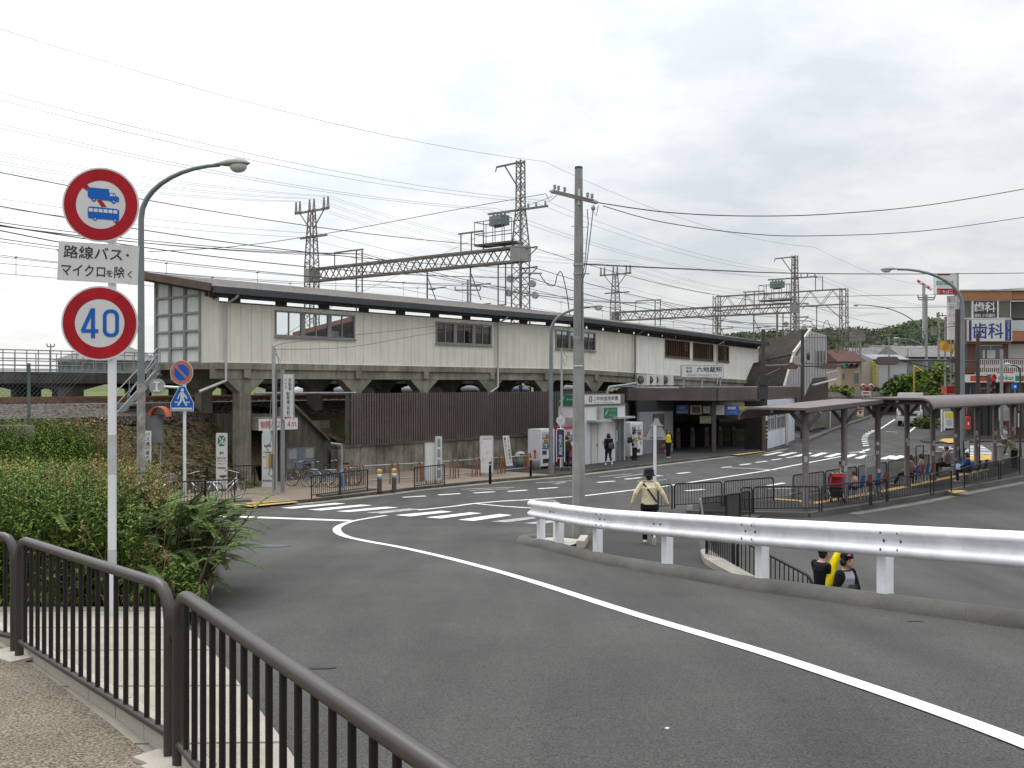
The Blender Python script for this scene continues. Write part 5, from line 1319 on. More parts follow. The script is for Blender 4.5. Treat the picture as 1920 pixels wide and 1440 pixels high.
mb=MB();mb.lathe([(0,0),(.24,0),(.27,.55),(0,.55)],p,16);mb.build('body',mat('bin_green',(.10,.125,.11),.6,0,.2,3),tb);mb=MB();mb.lathe([(.285,.55),(.285,.62),(.25,.72),(.15,.80),(0,.82)],p,16);mb.build('dome',mat('bin_dome',(.33,.34,.33),.5,0,.1,3),tb);mb=MB();mb.box(p+V((.05,-.25,.66)),(.2,.06,.1));mb.build('slot',DARK,tb)
p=G(1003,880,lambda y:SWZ);tb=thing('litter_bin','pale translucent bag lined bin in front of the white vending machine','litter bin',p)
mb=MB();mb.lathe([(0,0),(.17,0),(.21,.45),(.19,.5),(0,.5)],p,14);mb.build('body',mat('bin_pale',(.25,.255,.25),.5,0,.2,4),tb);mb=MB();mb.tube([p+V((0,0,.5)),p+V((0,0,.8))],.04,8);mb.ell(p+V((0,0,.86)),(.07,.07,.09),0,8,6);mb.build('red_top',mat('top_red',(.4,.03,.03),.5),tb)
def vending(name,label,s,o,w,h,body,trim,disp,grp='drinks vending machines'):
 c0=Wp(s,o,SWZ);t=thing(name,label,'vending machine',c0,grp)
 def q(a,d,z):return c0+U*a+NO*d+UPZ*z
 def bx(mb,a0,a1,d0,d1,z0,z1,mi=0):mb.hexa([q(a,d,z)for z in(z0,z1)for a,d in((a0,d0),(a1,d0),(a1,d1),(a0,d1))],mi)
 mb=MB();bx(mb,0,w,0.02,.75,.10,h);mb.build('cabinet',body,t)
 mb=MB();bx(mb,.02,w-.02,-.03,.019,.14,h-.02);dr=mb.build('door',trim,t)
 mb=MB();bx(mb,.10,w-.12,-.045,-.031,h*.50,h-.14);ds=mb.build('display',disp,dr)
 cols=['#c03028','#2858a8','#e0b030','#308048','#d8d8d8','#603018','#88b8d8','#d06020']
 mb=MB();ms=[paint(x,.35)for x in cols]
 rows=3
 for r_ in range(rows):
  z=h*.50+.04+r_*(h*.5-.2)/rows;n_=7
  for k in range(n_):a=.14+(w-.30)*k/n_;bx(mb,a,a+(w-.3)/n_*.62,-.062,-.046,z,z+.16,(k*3+r_*5+RN.randint(0,1))%len(cols))
 mb.build('cans',ms,ds)
 mb=MB()
 for r_ in range(rows):z=h*.50+.01+r_*(h*.5-.2)/rows;bx(mb,.12,w-.14,-.06,-.046,z,z+.02)
 mb.build('price_strip',SBLACK,ds)
 mb=MB();bx(mb,.16,w-.30,-.045,-.031,.28,.48);mb.build('hatch',DARK,dr)
 mb=MB();bx(mb,w-.28,w-.14,-.045,-.031,h*.36,h*.47);bx(mb,.12,.45,-.042,-.031,h*.36,h*.46,1);mb.build('coin_panel',[GREYM,paint('#203858')],dr)
 mb=MB()
 for a in(.06,w-.16):bx(mb,a,a+.10,.1,.7,0,.10)
 mb.build('foot',CONCL,t)
 return t
VW=mat('vend_white',(.58,.58,.60),.4,0,.05,1,streak=.06)
vending('vending_machine','white vending machine next to the litter bins with its blank side showing',14.75,-4.5,1.1,1.90,VW,mat('vend_front',(.62,.62,.63),.35),mat('vend_disp',(.38,.38,.36),.3))
vending('vending_machine','red framed vending machine behind the bus stop flag',16.45,-4.6,1.15,1.98,mat('vend_red',(.30,.03,.035),.4,0,.1,2),mat('vend_red',(.30,.03,.035)),mat('vend_disp2',(.33,.35,.38),.3))
vending('vending_machine','white vending machine right of the bank booth with green header',23.45,-3.95,1.25,1.96,VW,mat('vend_front',(.62,.62,.63)),mat('vend_disp3',(.42,.45,.40),.3))
mb=MB();mb.hexa([Wp(23.55,-4.0,z)for z in()])if False else None
c0=Wp(23.45,-3.95,SWZ)
A,B=Wp(18.2,-4.55,0),Wp(22.35,-4.35,0);e=(B-A).normalized();nb=V((e.y,-e.x,0));LB_=(B-A).length
def bk(a,d,z):return A+e*a-nb*d+UPZ*z
def bx(mb,a0,a1,d0,d1,z0,z1,mi=0):return mb.hexa([bk(a,d,z)for z in(z0,z1)for a,d in((a0,d0),(a1,d0),(a1,d1),(a0,d1))],mi)
bt_=thing('bank_booth','small white cash dispenser booth with bank sign on its roof','kiosk',A)
BW=mat('booth_white',(.56,.56,.57),.5,0,.04,.8,streak=.07)
mb=MB();bx(mb,0,LB_,.0,1.5,.08,3.02);mb.build('wall',BW,bt_)
mb=MB();bx(mb,-.05,LB_+.05,-.05,1.55,3.02,3.08);bx(mb,.0,LB_,.04,1.5,3.08,3.62);mb.build('parapet',mat('booth_brown',(.13,.115,.11),.5),bt_)
mb=MB();bx(mb,.12,LB_-.55,-.03,.035,3.12,3.58);pn=mb.build('sign_panel',SWHITE,bt_)
sc=bk((LB_-.43)/2,-.03,3.35)
text('中央信用金庫',.25,sc+e*.42+UPZ*.05,e,UPZ,SBLACK,pn,w=2.15,bold=.015);text('京\n都',.26,sc-e*.82+UPZ*.04,e,UPZ,SBLACK,pn,w=.12,bold=.01);text('CHUO SHINKIN BANK',.06,sc+e*.1-UPZ*.16,e,UPZ,SBLACK,pn,w=1.9)
mb=MB();mb.lathe([(0,.002),(.17,.002)],sc-e*1.22+UPZ*.03,20,0,Matrix((e,UPZ,nb)).transposed());em=mb.build('emblem',SRED,pn)
mb=MB();mb.lathe([(0,.004),(.10,.004)],sc-e*1.22+UPZ*.03,16,0,Matrix((e*.7,UPZ*1.2,nb)).transposed());mb.build('emblem_centre',SWHITE,em)
mb=MB();mb.beam(sc-e*1.26-UPZ*.05+nb*.006,sc-e*1.18+UPZ*.11+nb*.006,.02,.003,up=nb);mb.build('emblem_stroke',SRED,em)
GB=mat('bank_green',(.015,.13,.06),.45,0,.06,3)
mb=MB();bx(mb,1.30,3.0,-.22,-.0,2.32,2.96);bxs=mb.build('light_box',GREYM,bt_)
mb=MB();bx(mb,1.62,2.95,-.235,-.221,2.38,2.92);gp_=mb.build('green_face',GB,bxs)
gc=bk(2.42,-.236,2.72);text('キャッシュサービス',.13,gc+UPZ*.06,e,UPZ,mat('txt_pale',(.3,.55,.42),.5),gp_,w=.85);text('ATMコーナー',.09,gc-UPZ*.2,e,UPZ,mat('txt_pale',(.3,.55,.42)),gp_,w=.6)
mb=MB()
for k in range(3):mb.beam(bk(1.72+.06*k,-.237,2.52+.04*k),bk(1.86+.06*k,-.237,2.72+.06*k),.03,.004,up=nb)
mb.build('emblem',mat('txt_pale',(.3,.55,.42)),gp_)
mb=MB();mb.hexa([A+nb*-d+e*a+UPZ*z for z in(3.10,3.60)for a,d in((-.03,.1),(.0,.1),(.0,1.5),(-.03,1.5))]);sg=mb.build('side_sign',GB,bt_)
lr=nb;lc=A-nb*.8-e*.031+UPZ*3.36
text('キャッシュ',.16,lc-lr*-.15,lr,UPZ,SWHITE,sg,w=.7)
mb=MB()
for k in range(3):mb.beam(lc-lr*(.62-.08*k)-UPZ*(.12-.02*k)-e*.004,lc-lr*(.48-.08*k)+UPZ*(.06+.05*k)-e*.004,.04,.004,up=-e)
mb.build('emblem',mat('txt_pale',(.3,.55,.42)),sg)
for nm,a0,a1,z1 in(('door',.75,1.32,2.05),('doorway',3.15,3.95,2.3)):
 mb=MB();bx(mb,a0,a1,-.02,.02,.09,z1);dr=mb.build(nm,mat('booth_door',(.50,.49,.44),.5,0,.04,2)if nm=='door' else mat('booth_dark',(.09,.10,.10),.2),bt_)
 mb=MB();bx(mb,a0-.05,a0,-.04,.02,.09,z1);bx(mb,a1,a1+.05,-.04,.02,.09,z1);bx(mb,a0-.05,a1+.05,-.04,.02,z1,z1+.05);mb.build('door_frame',mat('alu',(.4,.4,.4)),dr)
 if nm=='door':mb=MB();bx(mb,a1-.1,a1-.06,-.06,-.02,.95,1.1);mb.build('handle',GREYM,dr)
 else:mb=MB();bx(mb,a0+.38,a0+.42,-.03,-.02,.1,z1);bx(mb,a0+.02,a0+.18,-.03,-.02,1.1,1.7,1);mb.build('leaf_edge',[mat('alu',(.4,.4,.4)),mat('sticker_grn',(.2,.4,.3),.5)],dr)
for a0,a1,z in((.35,1.75,2.22),(2.45,4.15,2.34)):
 mb=MB();bx(mb,a0,a1,-.62,-.0,z,z+.10);mb.build('awning',mat('awning_grey',(.35,.345,.34),.5,0,.08,2),bt_)
mb=MB();bx(mb,1.85,1.93,-.03,-.0,1.05,1.2);mb.build('intercom',GREYM,bt_)
mb=MB();bx(mb,-.25,-.0,.5,.9,2.0,2.45);bx(mb,-.12,-.0,.1,.35,2.05,2.35);mb.build('vent_box',mat('vent_grey',(.3,.3,.29),.5),bt_)
p=V((2.28,47.6,SWZ));bs=thing('bus_stop_flag','bus stop flag with round white disc above a navy name panel','bus stop',p)
mb=MB();mb.box(p+V((.1,0,.08)),(.75,.42,.16));mb.build('base',CONCD,bs)
mb=MB();mb.tube([p+UPZ*.15,p+UPZ*2.6],.03,8);mb.build('post',WHITEP,bs)
mb=MB();c=p+UPZ*2.35;mb.tube([c+V((0,-.03,0)),c+V((0,.03,0))],.20,24);ds=mb.build('disc',SWHITE,bs)
text('バス',.10,c+V((0,-.031,.03)),rx,UPZ,SBLACK,ds);text('のりば',.06,c+V((0,-.031,-.09)),rx,UPZ,mat('txt_blu',(.05,.1,.3),.5),ds)
mb=MB();c=p+UPZ*1.25;NV=mat('flag_navy',(.025,.035,.085),.4)
mb.prism([c+V((x,-.05,z))for x,z in((-.17,-.62),(.17,-.62),(.17,.60),(.13,.68),(-.13,.68),(-.17,.60))][::-1],(0,.06,0));pnl=mb.build('name_panel',NV,bs)
mb=MB()
Pf=[(-.19,-.85),(-.19,.62),(-.14,.71),(.14,.71),(.19,.62),(.19,-.85)]
mb.tube([c+V((x,-.02,z))for x,z in Pf],.022,8);mb.tube([c+V((-.19,-.02,-.66)),c+V((.19,-.02,-.66))],.02,6);mb.build('hoop',WHITEP,bs)
text(vert('京阪六地蔵'),.95,c+V((0,-.052,-.03)),rx,UPZ,SWHITE,pnl,w=.17,bold=.01)
p=V((2.42,49.4,SWZ));tpole=thing('service_pole','thin grey service pole beside the slat fence with hanging cables','utility pole',p,'utility poles')
mb=MB();mb.tube([p,V((p.x,p.y,5.9))],[.07,.05],8);mb.build('shaft',GREYM,tpole)
mb=MB();q=V((p.x,p.y,5.9));mb.tube([q,q+V((.25,0,.3)),q+V((.3,0,1.0)),q+V((.75,-.2,2.0))],.015,5);mb.tube([q+V((0,0,-.5)),q+V((.2,0,-.9)),q+V((.25,0,-.4)),q+V((.1,0,-.2))],.012,5);mb.build('cable',WIREM,tpole)
p=V((4.4,31.2,.1));tsn=thing('triangle_sign','blank grey back of a triangular road sign on a white post','road sign',p,'road sign posts')
mb=MB();mb.tube([p,V((p.x,p.y,2.86))],.05,12);mb.build('post',WHITEP,tsn)
c=ray(1231,31.28,None,806);mb=MB();r_=V((1,.1,0)).normalized();mb.prism([c+r_*x+UPZ*z for x,z in((-.32,-.31),(.31,-.31),(.33,-.26),(.05,.36),(-.05,.36),(-.33,-.26))][::-1],(0,.02,0));mb.build('plate',SIGNBK,tsn)
mb=MB();
for z in(-.20,.14):mb.beam(c+r_*-.2+UPZ*z-V((0,.03,0)),c+r_*.2+UPZ*z-V((0,.03,0)),.04,.035)
mb.build('bracket',SIGNBK,tsn)
c2=c+V((-.35,.02,-.27));mb=MB();mb.prism([c2+r_*x+UPZ*z for x,z in((-.12,-.035),(.12,-.035),(.12,.04),(-.12,.04))][::-1],(0,.01,0));mb.build('small_plate',SIGNBK,tsn)
IR='black railings around the bus island'
IZ=.15
def gi(px,py):return G(px,py,lambda y:IZ)
def gr_(px,py):return G(px,py,rampz)
for a,b,lb in(((1234,957),(1260,955.5),'short black railing right behind the walking woman in the black hat'),((1265,954),(1353,949),'black railing just right of the triangular sign post, along the road'),((1358,948),(1450,939),'black railing along the road left of the first shelter pillar'),((1487,934),(1545,925),'black roadside railing directly behind the first shelter pillar'),((1548,924),(1606,913.5),'black roadside railing behind the red pushchair'),((1609,913),(1662,903),'black roadside railing behind the scribbled white board'),((1665,902),(1711,892),'black roadside railing in front of the empty frame, left panel'),((1713,891.5),(1742,885),'short black roadside railing below the empty sign frame'),((1779,876),(1800,872),'short black roadside railing beside the seated man in dark clothes')):
 railing(gi(*a),gi(*b),lb,.80,.105,None,IR)
for a,b,lb in(((1389,963),(1410,962),'very short black railing at the near tip of the island'),((1413,961),(1536,960),'black bus side railing crossing in front of the first shelter pillar'),((1541,958.5),(1631,947.5),'black bus side railing in front of the pushchair and the child'),((1634,947),(1662,941),'short black bus side railing in front of the third shelter pillar'),((1665,940.5),(1745,929.5),'black bus side railing in front of the two waiting women'),((1750,929),(1784,922),'short black bus side railing with a square end at the island opening'),((1808,915),(1873,899),'black bus side railing in front of the person in blue'),((1876,898.5),(1912,889),'black bus side railing in front of the stooping person, farthest right')):
 railing(gi(*a),gi(*b),lb,.80,.105,None,IR)
PR_='black railings down the footpath edge'
ea,eb,ec,ed=V((4.85,26.1,rampz(26.1))),V((6.02,28.5,rampz(28.5))),V((6.66,29.7,rampz(29.7))),V((7.25,30.9,rampz(30.9)))
gap=(eb-ea).normalized()*.06
railing(ea,eb,'black railing left of the dark plate, its end leaning over the guardrail',.80,.1,None,PR_)
a,b=eb+gap,ec
dp=thing('railing_plate','railing section filled with a solid dark plate','railing',a,PR_);mb=MB();mb.hexa([p+d+UPZ*z for z in(.1,.78)for p,d in((a,V((0,0,0))),(b,V((0,0,0))),(b,V((-.02,.01,0))),(a,V((-.02,.01,0))))]);mb.build('plate',mat('plate_dark',(.028,.028,.03),.7,0,.2,4),dp);mb=MB();mb.tube([a,a+UPZ*.8,b+UPZ*.8,b],.024,8);mb.build('frame',BLACKM,dp)
railing(ec+gap,ed,'black railing right of the dark plate',.80,.1,None,PR_)
mb=MB();mb.tube([ea+V((-.02,-.1,.80)),ea+V((.10,-.02,.06))],.03,8);tag(mb.build('slanted_pole',GREYM),'short grey tube leaning on the railing end above the guardrail','pole')
railing(V((3.36,17.5,1.10)),V((3.50,16.0,.94)),'black railing seen under the guardrail on the pale concrete wedge, upper panel',.78,.1,None,PR_)
railing(V((3.54,15.9,.93)),V((4.24,14.3,.62)),'black railing seen under the guardrail, lower sloping panel beside the couple',.80,.1,None,PR_,ends=(1,1),rad=.14)
PB=V((9.3,32.1,0));VN=V((0.772,-0.6356,0))
def sh_(s,v,z):return PB+U*s+VN*v+UPZ*z
def canopy(name,label,s0,s1,edge_flat,edge_curl,zt,sgn):
 """thin roof whose one long edge curls down; sgn=+1 curls on the near side"""
 t=thing(name,label,'bus shelter',sh_(s0,0,.15))
 prof=[(edge_flat,0.0)]+[(edge_curl-.42*sgn,0.0)]+[(edge_curl-.42*sgn+.42*sgn*math.sin(a),-.36*(1-math.cos(a)))for a in frange(math.pi/10,math.pi/2*.97,7)]
 mb=MB();th=.05;n=len(prof);vs=[]
 for s in(s0,s1):
  for v,z in prof:vs.append(sh_(s,v,zt(s)+z))
  for v,z in prof:vs.append(sh_(s,v-(.03*sgn if z<-.1 else 0),zt(s)+z-th))
 fs=[]
 for j in range(n-1):fs+=[(j,j+1,2*n+j+1,2*n+j),(n+j+1,n+j,3*n+j,3*n+j+1)]
 fs+=[(0,2*n,3*n,n),(n-1,2*n-1,4*n-1,3*n-1)]+[(j,n+j,n+j+1,j+1)for j in range(n-1)]+[(2*n+j,2*n+j+1,3*n+j+1,3*n+j)for j in range(n-1)]
 mb.add(vs,fs,0);mb.build('roof',CANOPY,t)
 mb=MB()
 for s in(s0+.03,s1-.03):mb.tube([sh_(s,v,zt(s)+z-.06)for v,z in prof],.045,6)
 mb.beam(sh_(s0,edge_flat,zt(s0)-.08),sh_(s1,edge_flat,zt(s1)-.08),.06,.14,up=UPZ);mb.beam(sh_(s0,(edge_flat+edge_curl)/2,zt(s0)-.12),sh_(s1,(edge_flat+edge_curl)/2,zt(s1)-.12),.1,.12,up=UPZ)
 mb.beam(sh_(s0,0,zt(s0)-.13),sh_(s1,0,zt(s1)-.13),.14,.16,up=UPZ)
 k=s0+.5
 while k<s1:mb.beam(sh_(k,edge_flat,zt(k)-.10),sh_(k,edge_curl-.35*sgn,zt(k)-.10),.06,.08,up=UPZ);k+=1.6
 mb.build('frame',CANOPYU,t)
 return t
ZT=lambda s:3.42+.028*min(s,7)
c1=canopy('bus_shelter','near brown bus shelter roof with its far edge curled down',-.62,6.3,.28,-2.0,ZT,-1)
c2=canopy('bus_shelter','long brown bus shelter roof with its near edge curled down',6.1,32,-.45,2.05,lambda s:3.66,1)
for k in range(9):
 s=3.2*k;t=c1 if k<2 else c2;zt=ZT(s)if k<2 else 3.60
 mb=MB();b=sh_(s,0,.15);R_=.105;mb.tube([b,b+UPZ*.18,b+UPZ*.2,V((b.x,b.y,zt-.2))],[R_*1.25,R_*1.2,R_,R_],12)
 for q in(-1,1):mb.beam(V((b.x,b.y,zt-.75)),sh_(s,.5*q,zt-.16),.08,.10)
 if k>=2:mb.beam(sh_(s,-.4,zt-.14),sh_(s,1.7,zt-.14),.08,.1,up=UPZ)
 pc_=mb.build('pillar',mat('pillar_mauve',(.105,.085,.088),.55,0,.12,3,streak=.15)if k<2 else CANOPYU,t)
 mb=MB();n_=3 if k>0 else 1
 for j in range(n_):z=b.z+RN.uniform(.7,2.0);a=RN.uniform(-2.2,-1.0);d=V((math.cos(a),math.sin(a),0));mb.box(b+d*.104+UPZ*(z-b.z),(.10,.012,RN.uniform(.1,.24)),rz=a+math.pi/2)
 mb.build('sticker',mat('sticker_pale',(.36,.35,.36),.7,0,.3,12),pc_)
seat=thing('waiting_seat','blue plastic seat with the child in pink','chair',(0,0,0),'plastic seats in the bus shelter')
def shell(mb):
 vs=[];P=[(.22,.40),(.20,.44),(.05,.445),(-.15,.43),(-.2,.47),(-.23,.60),(-.26,.80),(-.27,.83)]
 for y,z in P:
  for x in(-.21,-.12,.12,.21):vs.append((x,y+(.03 if abs(x)>.2 else 0),z+(.02 if abs(x)>.2 and y>-.18 else 0)))
 mb.add(vs,[(i*4+j,i*4+j+1,i*4+j+5,i*4+j+4)for i in range(7)for j in range(3)],0,True)
 mb.add([(x,y,z-.02)for x,y,z in vs],[(i*4+j+4,i*4+j+5,i*4+j+1,i*4+j)for i in range(7)for j in range(3)],0,True)
SB_,SR_=mat('seat_blue',(.022,.085,.22),.5,0,.08,5,spec=.25),mat('seat_red',(.20,.045,.04),.5,0,.08,5,spec=.25)
mb=MB();shell(mb);shb=mb.build('shell',SB_,seat)
mb=MB()
for x in(-.17,.17):mb.tube([(x,.18,0),(x,.12,.42),(x,-.14,.42),(x,-.2,0)],.014,6)
mb.build('legs',GALV,seat)
seat_r=clone(seat,(0,0,0));seat_r.children[0].data=seat_r.children[0].data.copy()if seat_r.children[0].name.startswith('shell')else seat_r.children[0].data
for ch in seat_r.children:
 if ch.name.startswith('shell'):ch.data=ch.data.copy();ch.data.materials[0]=SR_
SRZ=0.882
SE=[(4.1,'b','blue plastic seat with the child in pink'),(4.75,'r','red plastic seat next to the child in pink'),(5.6,'b','empty blue plastic seat under the scribbled board'),(6.35,'r','empty red plastic seat by the third shelter pillar'),(9.9,'b','blue plastic seat with the woman in tan'),(10.5,'r','red plastic seat between the two waiting women'),(11.15,'b','blue plastic seat behind the woman with short black hair'),(11.8,'r','red plastic seat at the right end of the second row'),(15.6,'b','blue plastic seat under the man in dark clothes')]
first={'b':1,'r':1}
for s,c_,lb in SE:
 src=seat if c_=='b' else seat_r
 if first[c_]:first[c_]=0;src.location=sh_(s,0.1,.15);src.rotation_euler=(0,0,SRZ);src['label']=lb
 else:clone(src,sh_(s,0.1,.15),SRZ,lb)
t=clone(seat,V((18.5,41.2,.15)),SRZ,'dark blue plastic seat behind the front railing with the person in blue')
for k,(p,lb)in enumerate(((V((19.2,42.1,.15)),'black seat next to the person in blue'),(V((19.8,42.8,.15)),'black seat farther from the person in blue'))):
 t=clone(seat,p,SRZ,lb)
 for ch in t.children:
  if ch.name.startswith('shell'):ch.data=ch.data.copy();ch.data.materials[0]=BLACKM
def hoop_sign(name,label,px0,px1,y0,y1,D,fill,txt=None):
 c=ray((px0+px1)/2,D,None,(y0+y1)/2);r_=U;w=(px1-px0)/F*D/.72;h=(y1-y0)/F*D*.8
 t=thing(name,label,'sign',V((c.x,c.y,.15)));n=r_.cross(UPZ)
 P=[]
 for cx,cz,a0 in((w/2-.07,h/2-.07,0),(-w/2+.07,h/2-.07,90),(-w/2+.07,-h/2+.07,180),(w/2-.07,-h/2+.07,270)):
  for k in range(5):a=math.radians(a0+90*k/4);P.append(c+r_*(cx+.07*math.cos(a))+UPZ*(cz+.07*math.sin(a)))
 mb=MB();mb.tube(P+[P[0]],.022,6)
 for x in(-w/2+.02,w/2-.02):p=c+r_*x;mb.tube([p,V((p.x,p.y,.15))],.022,6)
 mb.build('frame',BLACKM if not fill or txt else SIGNBK,t)
 if fill:mb=MB();mb.prism([c+r_*(i*(w/2-.03))+UPZ*(k*(h/2-.03))for i,k in((-1,-1),(1,-1),(1,1),(-1,1))][::-1],n*.01);mb.build('panel',fill,t)
 return t,c,r_,n,w,h
hoop_sign('route_board','white scribbled route board in a rounded hoop frame above the red seats',1612,1654,851,877,36.6,mat('board_scrib',(.40,.40,.39),.6,0,.2,14,col2=(.06,.06,.07),c2scale=11,c2amt=.55))
hoop_sign('route_board','empty black rounded hoop frame above the two waiting women',1709,1740,834,858,42.5,None)
hoop_sign('route_board','white faded route board with black frame beside the man in dark clothes',1799,1826,823,843,44.6,mat('board_fade',(.42,.42,.39),.6,0,.15,8,col2=(.2,.2,.2),c2scale=6,c2amt=.4),1)
for px,yb,D,h,w,lb in((1755,886,44.5,1.05,.42,'pale square litter bin with a black ring on its side by the fifth shelter pillar'),(1871,866,51.0,1.0,.48,'white pedestal bin next to the standing man')):
 p=ray(px,D,.15 if D<50 else .1);tb=thing('litter_bin',lb,'litter bin',p)
 mb=MB();mb.hexa([p+V((x*w,y*w,z))for z,q in((0,1),(h*.9,.85))for x,y in((-.5*q,-.5*q),(.5*q,-.5*q),(.5*q,.5*q),(-.5*q,.5*q))]);mb.build('body',mat('pedestal',(.36,.345,.31),.7,0,.15,4,streak=.2),tb)
 mb=MB();mb.box(p+UPZ*(h*.95),(w*1.12,w*1.12,h*.1));mb.build('lid',mat('pedestal_lid',(.26,.245,.22),.7),tb)
 mb=MB();mb.lathe([(.10,0),(.15,.03),(.2,0)],p+V((w*.42,-w*.25,h*.62)),18,0,Matrix.Rotation(math.pi/2,3,'Y')@Matrix.Scale(1.0,3));mb.build('ring',RUBBER,tb)
def bicycle(label,loc,rz,col,basket=True,lean=.05,ladies=True):
 t=thing('bicycle',label,'bicycle',(0,0,0),'parked bicycles');r=.33;m=col if not isinstance(col,str)else paint(col,.35)
 for y in(-.52,.53):
  mb=MB();mb.tube([V((0,y+r*math.cos(a),r+r*math.sin(a)))for a in frange(0,2*math.pi,28)],.017,6,cap=False);w=mb.build('tyre',RUBBER,t)
  mb=MB();mb.tube([V((0,y+(r-.022)*math.cos(a),r+(r-.022)*math.sin(a)))for a in frange(0,2*math.pi,28)],.011,6,cap=False)
  for k in range(14):a=2*math.pi*k/14;mb.tube([V((.02 if k%2 else-.02,y,r)),V((0,y+(r-.03)*math.cos(a),r+(r-.03)*math.sin(a)))],.0022,3,cap=False)
  mb.cyl((-.05,y,r),(.05,y,r),.022,8);mb.build('rim',mat('chrome',(.55,.55,.55),.3,.8),w)
  mb=MB();g=r+.03
  for k in range(12):
   a0,a1=[math.radians((20 if y>0 else 25)+150*q/12)for q in(k,k+1)]
   mb.add([(x,y+g*math.cos(a),r+g*math.sin(a))for a in(a0,a1)for x in(-.025,.025)],[(0,1,3,2)],0,True)
  mb.build('mudguard',mat('chrome',(.55,.55,.55)),t)
 mb=MB();bb_,hd,st,ra,fa=V((0,-.06,.28)),V((0,.40,.78)),V((0,-.20,.68)),V((0,-.52,r)),V((0,.53,r))
 mb.tube([bb_,hd+V((0,.03,-.10))],.017,8);mb.tube([bb_,st],.016,8)
 mb.tube([st.lerp(bb_,.55)if ladies else st,hd],.014,8)
 for x in(-.045,.045):mb.tube([bb_,ra+V((x,0,0))],.009,6);mb.tube([st,ra+V((x,0,0))],.008,6);mb.tube([hd+V((x*.6,.04,-.12)),fa+V((x,0,0))],.011,6)
 mb.tube([hd+V((0,.03,-.14)),hd+V((0,-.02,.16))],.018,8);mb.tube([ra+V((.06,0,0)),ra+V((.10,-.08,-.32))],.01,6);mb.build('frame',m,t)
 mb=MB();mb.tube([V((-.27,.18,.99)),V((-.25,.28,1.0)),V((-.08,.40,.96)),V((.08,.40,.96)),V((.25,.28,1.0)),V((.27,.18,.99))],.011,6);mb.tube([st,st+V((0,-.03,.16))],.012,6);hb=mb.build('handlebar',mat('chrome',(.55,.55,.55)),t)
 mb=MB()
 for x in(-1,1):mb.tube([V((x*.265,.20,.99)),V((x*.28,.08,.985))],.017,6)
 mb.build('grip',RUBBER,hb)
 mb=MB();mb.ell(st+V((0,-.06,.19)),(.10,.13,.045),0,10,6);mb.ell(st+V((0,.06,.19)),(.05,.10,.03),0,8,6);mb.build('saddle',BLACKM,t)
 mb=MB()
 for z in(.69,.70):mb.tube([V((-.06,-.26,z)),V((-.06,-.66,z)),V((.06,-.66,z)),V((.06,-.26,z))],.007,5)
 for x in(-.06,.06):mb.tube([V((x,-.62,.69)),ra+V((x,0,0))],.006,5)
 mb.build('carrier',mat('chrome',(.55,.55,.55)),t)
 mb=MB();mb.tube([bb_+V((.09,.16,-.02)),bb_+V((.07,0,0)),bb_+V((-.07,0,0)),bb_+V((-.09,-.16,.02))],.01,6);mb.box(bb_+V((.12,.16,-.02)),(.08,.06,.02));mb.box(bb_+V((-.12,-.16,.02)),(.08,.06,.02));mb.lathe([(.05,.03),(.085,.035),(.085,.04)],bb_,16,0,Matrix.Rotation(math.pi/2,3,'Y'));mb.build('pedals',GREYM,t)
 if basket:
  mb=MB();x0,y0,z0,z1=.16,.48,.72,.98
  for z,f in((z0,.8),(.8,.87),(.88,.94),(z1,1.0)):
   mb.tube([V((-x0*f,y0,z)),V((x0*f,y0,z)),V((x0*f,y0+.28*f,z)),V((-x0*f,y0+.28*f,z)),V((-x0*f,y0,z))],.005,4,cap=False)
  for k in range(7):x=-1+k/3;mb.tube([V((x*x0*.8,y0+.28*.8,z0)),V((x*x0,y0+.28,z1))],.004,4,cap=False);mb.tube([V((x*x0*.8,y0,z0)),V((x*x0,y0,z1))],.004,4,cap=False);mb.tube([V((x*x0*.8,y0,z0)),V((x*x0*.8,y0+.22,z0))],.004,4,cap=False)
  mb.build('basket',basket if not isinstance(basket,bool)else GREYM,t)
 t.location=loc;t.rotation_euler=(0,lean,rz)
 return t
bicycle('silver bicycle with black basket, parked rear to the road at the railing end',G(424,938,lambda y:SWZ),-.55,'#b8b8b4',BLACKM,.12)
bicycle('dark framed bicycle with chrome mudguards, left of the silver one at the railing',G(376,940,lambda y:SWZ),1.05,'#2c2c2c',False,-.1)
bicycle('bicycle with pale wire basket half hidden in the weeds',G(292,946,lambda y:SWZ),-.4,'#8a2020',mat('basket_pale',(.45,.45,.45),.5,.3),.1)
bicycle('light blue bicycle with dark basket under the mural wall',V((-7.55,39.9,SWZ)),1.30,'#5a7488',BLACKM,.08)
bicycle('dark red bicycle behind the galvanised sign post',V((-8.3,40.2,SWZ)),1.15,'#5a1c1c',False,.08)
bicycle('black bicycle behind the blue one at the wing wall',V((-6.9,40.7,SWZ)),1.5,'#26282c',False,.06)
tk=thing('truck','white light truck with box body coming down the street','truck',(0,0,0))
TW=mat('truck_white',(.50,.51,.52),.35,0,.03,1,coat=.3)
mb=MB();w=.98
def slab(mb,P,mi=0):
 vs=[]
 for z,yf,hw in P:vs+=[(-hw,yf,z),(hw,yf,z),(hw,-1.75,z),(-hw,-1.75,z)]
 n=len(P);mb.add(vs,[(i*4+j,i*4+(j+1)%4,i*4+4+(j+1)%4,i*4+4+j)for i in range(n-1)for j in range(4)]+[(3,2,1,0),tuple(range(4*n-4,4*n))],mi)
slab(mb,[(.55,-.02,w),(.62,.0,w),(1.25,.0,w),(1.33,-.03,w),(2.0,-.36,w-.06),(2.12,-.46,w-.10),(2.16,-.6,w-.16)]);mb.build('cab',TW,tk)
